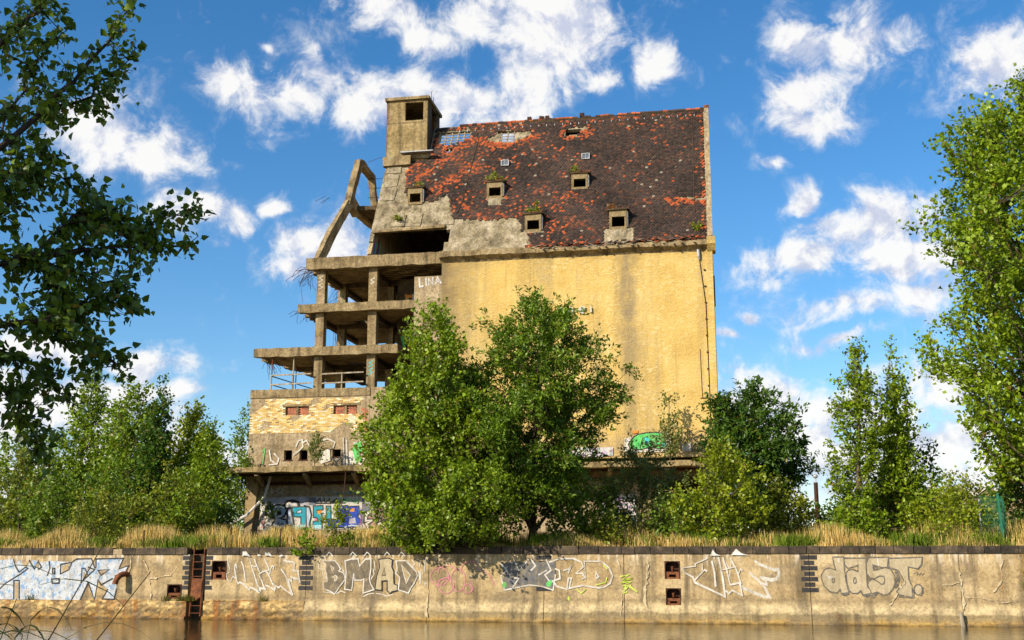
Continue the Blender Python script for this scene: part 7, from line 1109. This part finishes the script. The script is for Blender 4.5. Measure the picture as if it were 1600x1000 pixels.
def make_grass():
    gzv = np.vectorize(gz)
    def fs(g, N):
        s = g.uniform(-32, 24, N); d = .46 + 9 * g.random(N) ** 1.7; return s, d, gzv(s, d) - .03
    def hts(g, s, d): return np.clip((.44 + .40 * sfield(s, d, 1)) * (.55 + .8 * g.random(len(s))) * np.clip(.35 + d * .55, .3, 1.35) * np.where((s > -1.5) & (s < 6), .75, 1.0), .08, 1.15)
    def cols(g, s, d, N):
        f = sfield(s, d, 2) + .7 * g.normal(0, 1, N); gr = f > .70
        c = np.outer(.6 + .7 * g.random(N), (.62, .42, .12)); p = g.random(N) < .3; c[p] = np.outer(.7 + .5 * g.random(p.sum()), (.74, .57, .25)); c[gr] = np.outer(.6 + .7 * g.random(gr.sum()), (.18, .22, .025)); return c
    grass_field('dry_grass', 'tall golden dry grass along the top of the quay', 95000, fs, cols, hts, 4, .013)
    def fs2(g, N):
        c = g.integers(0, 70, N); cs = np.random.default_rng(9); S = cs.uniform(-30, 22, 70); D = .6 + 2.2 * cs.random(70); s = S[c] + g.normal(0, .28, N); d = np.maximum(.5, D[c] + g.normal(0, .25, N)); return s, d, gzv(s, d) - .03
    grass_field('green_weeds', 'patches of low green weeds among the dry grass', 26000, fs2, lambda g, s, d, N: np.outer(.6 + .7 * g.random(N), (.16, .23, .02)), lambda g, s, d: .18 + .55 * g.random(len(s)) ** 1.5, 6, .022, lean=.8)
    # weeds in the coping joints and on the ledge at the water
    def fs3(g, N):
        c = g.integers(0, 46, N); cs = np.random.default_rng(21); S = cs.uniform(-21, 18.5, 46); up = cs.random(46) < .6; s = S[c] + g.normal(0, .10, N); d = np.where(up[c], .1 + .2 * g.random(N), -.10); z = np.where(up[c], 2.76, .70); k = (up[c]) | (s < -8.6); return s[k], d[k], z[k]
    grass_field('joint_weeds', 'small weeds in the joints of the quay wall', 1500, fs3, lambda g, s, d, N: np.outer(.6 + .7 * g.random(N), (.16, .15, .025)), lambda g, s, d: .08 + .26 * g.random(len(s)), 8, .010, lean=.9)
    def fs4(g, N):
        s = 18.65 + .5 * g.random(N) ** .7; z = g.uniform(.30, 2.0, N); return s, -.16 - .1 * g.random(N), z
    grass_field('hanging_grass', 'tall grass clump growing on the quay face at the right edge', 2600, fs4, lambda g, s, d, N: np.where(g.random((N, 1)) < .5, np.outer(.6 + .7 * g.random(N), (.42, .27, .06)), np.outer(.6 + .7 * g.random(N), (.13, .15, .02))), lambda g, s, d: .3 + .55 * g.random(len(s)), 10, .012, lean=.6)
make_grass()

# ------------------------------------------------------------------ small things on the right
def right_things():
    lp = empty('lamp_post', QW(13.42, 25, gz(13.4, 25)), -A); tag(lp, 'dark lamp post with small globe behind the bushes', 'lamp post')
    MB().tube([(0, 0, 0), (0, 0, 4.05)], [.13, .12], 8).build('post', MAT['rust_dark'], lp); MB().tube([(0, 0, 4.05), (0, 0, 4.3)], .035, 6).build('neck', MAT['steel'], lp)
    MB().tube([(0, 0, 4.28), (0, 0, 4.33), (0, 0, 4.42), (0, 0, 4.50), (0, 0, 4.54)], [.04, .12, .16, .12, .03], 10).build('globe', MAT['steel'], lp, smooth=True)
    f = empty('mesh_fence', QW(18.15, 2.2, gz(18, 2.2)), -A); tag(f, 'leaning green mesh fence panel between two posts', 'fence')
    MB().beam((-.42, 0, -.3), (-.36, .05, 1.85), .06, .06).build('post', MAT['steel'], f); MB().beam((.40, -.05, -.3), (.30, -.02, 2.05), .08, .08).build('post', MAT['green_metal'], f)
    MB().beam((.75, .9, -.3), (.70, .95, 2.0), .05, .05).build('post', MAT['green_metal'], f)
    m = MB()
    for k in range(15):
        x = -.36 + k * .048; m.tube([(x + .04, 0, .05), (x + .0, .02, 1.95)], .007, 3, cap=False)
    for k in range(11): m.tube([(-.38, .0, .1 + k * .18), (.38, -.02, .12 + k * .18)], .008, 3, cap=False)
    m.build('mesh_panel', MAT['green_metal'], f)
    m = MB()
    for k in range(12): y = k * .08; m.tube([(.38 + .03 * k, y, .05), (.32 + .033 * k, y, 1.95)], .007, 3, cap=False)
    for k in range(11): m.tube([(.37, 0, .1 + k * .18), (.74, .9, .12 + k * .18)], .008, 3, cap=False)
    m.build('mesh_panel', MAT['green_metal'], f)
    # low far shed with a pale scalloped verge beyond the lamp post
    h = empty('far_shed', QW(32, 90, gz(32, 90)), -A); tag(h, 'low far shed with pale zigzag roof edge behind the lamp post', 'shed')
    MB().box(-9, 9, 0, 8, 0, 6.6).build('wall', MAT['slab'], h)
    m = MB()
    for k in range(6): x = -9 + 3 * k; m.prism([(x, -.3, 6.6), (x + 1.5, -.3, 7.7), (x + 3, -.3, 6.6)], (0, 8.6, 0))
    m.build('roof', MAT['slab'], h)
    m = MB()
    for k in range(6): x = -9 + 3 * k; m.beam((x, -.4, 6.7), (x + 1.5, -.4, 7.8), .15, .25); m.beam((x + 1.5, -.4, 7.8), (x + 3, -.4, 6.7), .15, .25)
    m.build('verge_board', MAT['white_pipe'], h)
    # distant wood closing the horizon
    g = np.random.default_rng(33); pos = []
    for s in np.arange(-150, 150, 1.5):
        for k in range(2): pos.append((s + g.normal(0, 1), 75 + g.uniform(0, 25), g.uniform(.2, 1) * (4.0 + 1.8 * math.sin(s * .21) + 1.2 * math.sin(s * .57 + 1))))
    pos = np.array(pos); pos = np.repeat(pos, 80, 0) + g.normal(0, .9, (len(pos) * 80, 3)) * (1.1, 1, 1); W = np.stack([pos[:, 0] * RX.x + pos[:, 1] * VX.x, 45.6 + pos[:, 0] * RX.y + pos[:, 1] * VX.y, np.maximum(pos[:, 2], .1) + 2.8], -1); N = len(W)
    V, F = place_leaves(W, g.normal(0, 1, (N, 3)), g.normal(0, .6, (N, 3)) + (0, 0, .8), .42 * (.6 + .7 * g.random(N)), LEAF, LEAF_T)
    tag(mesh_obj('distant_wood', V, F, MAT['leaf'], None, None, None, leaf_cols(g, N, *GREENS['mid'], 4)), 'far belt of trees closing the horizon', None, None, 'stuff')
right_things()
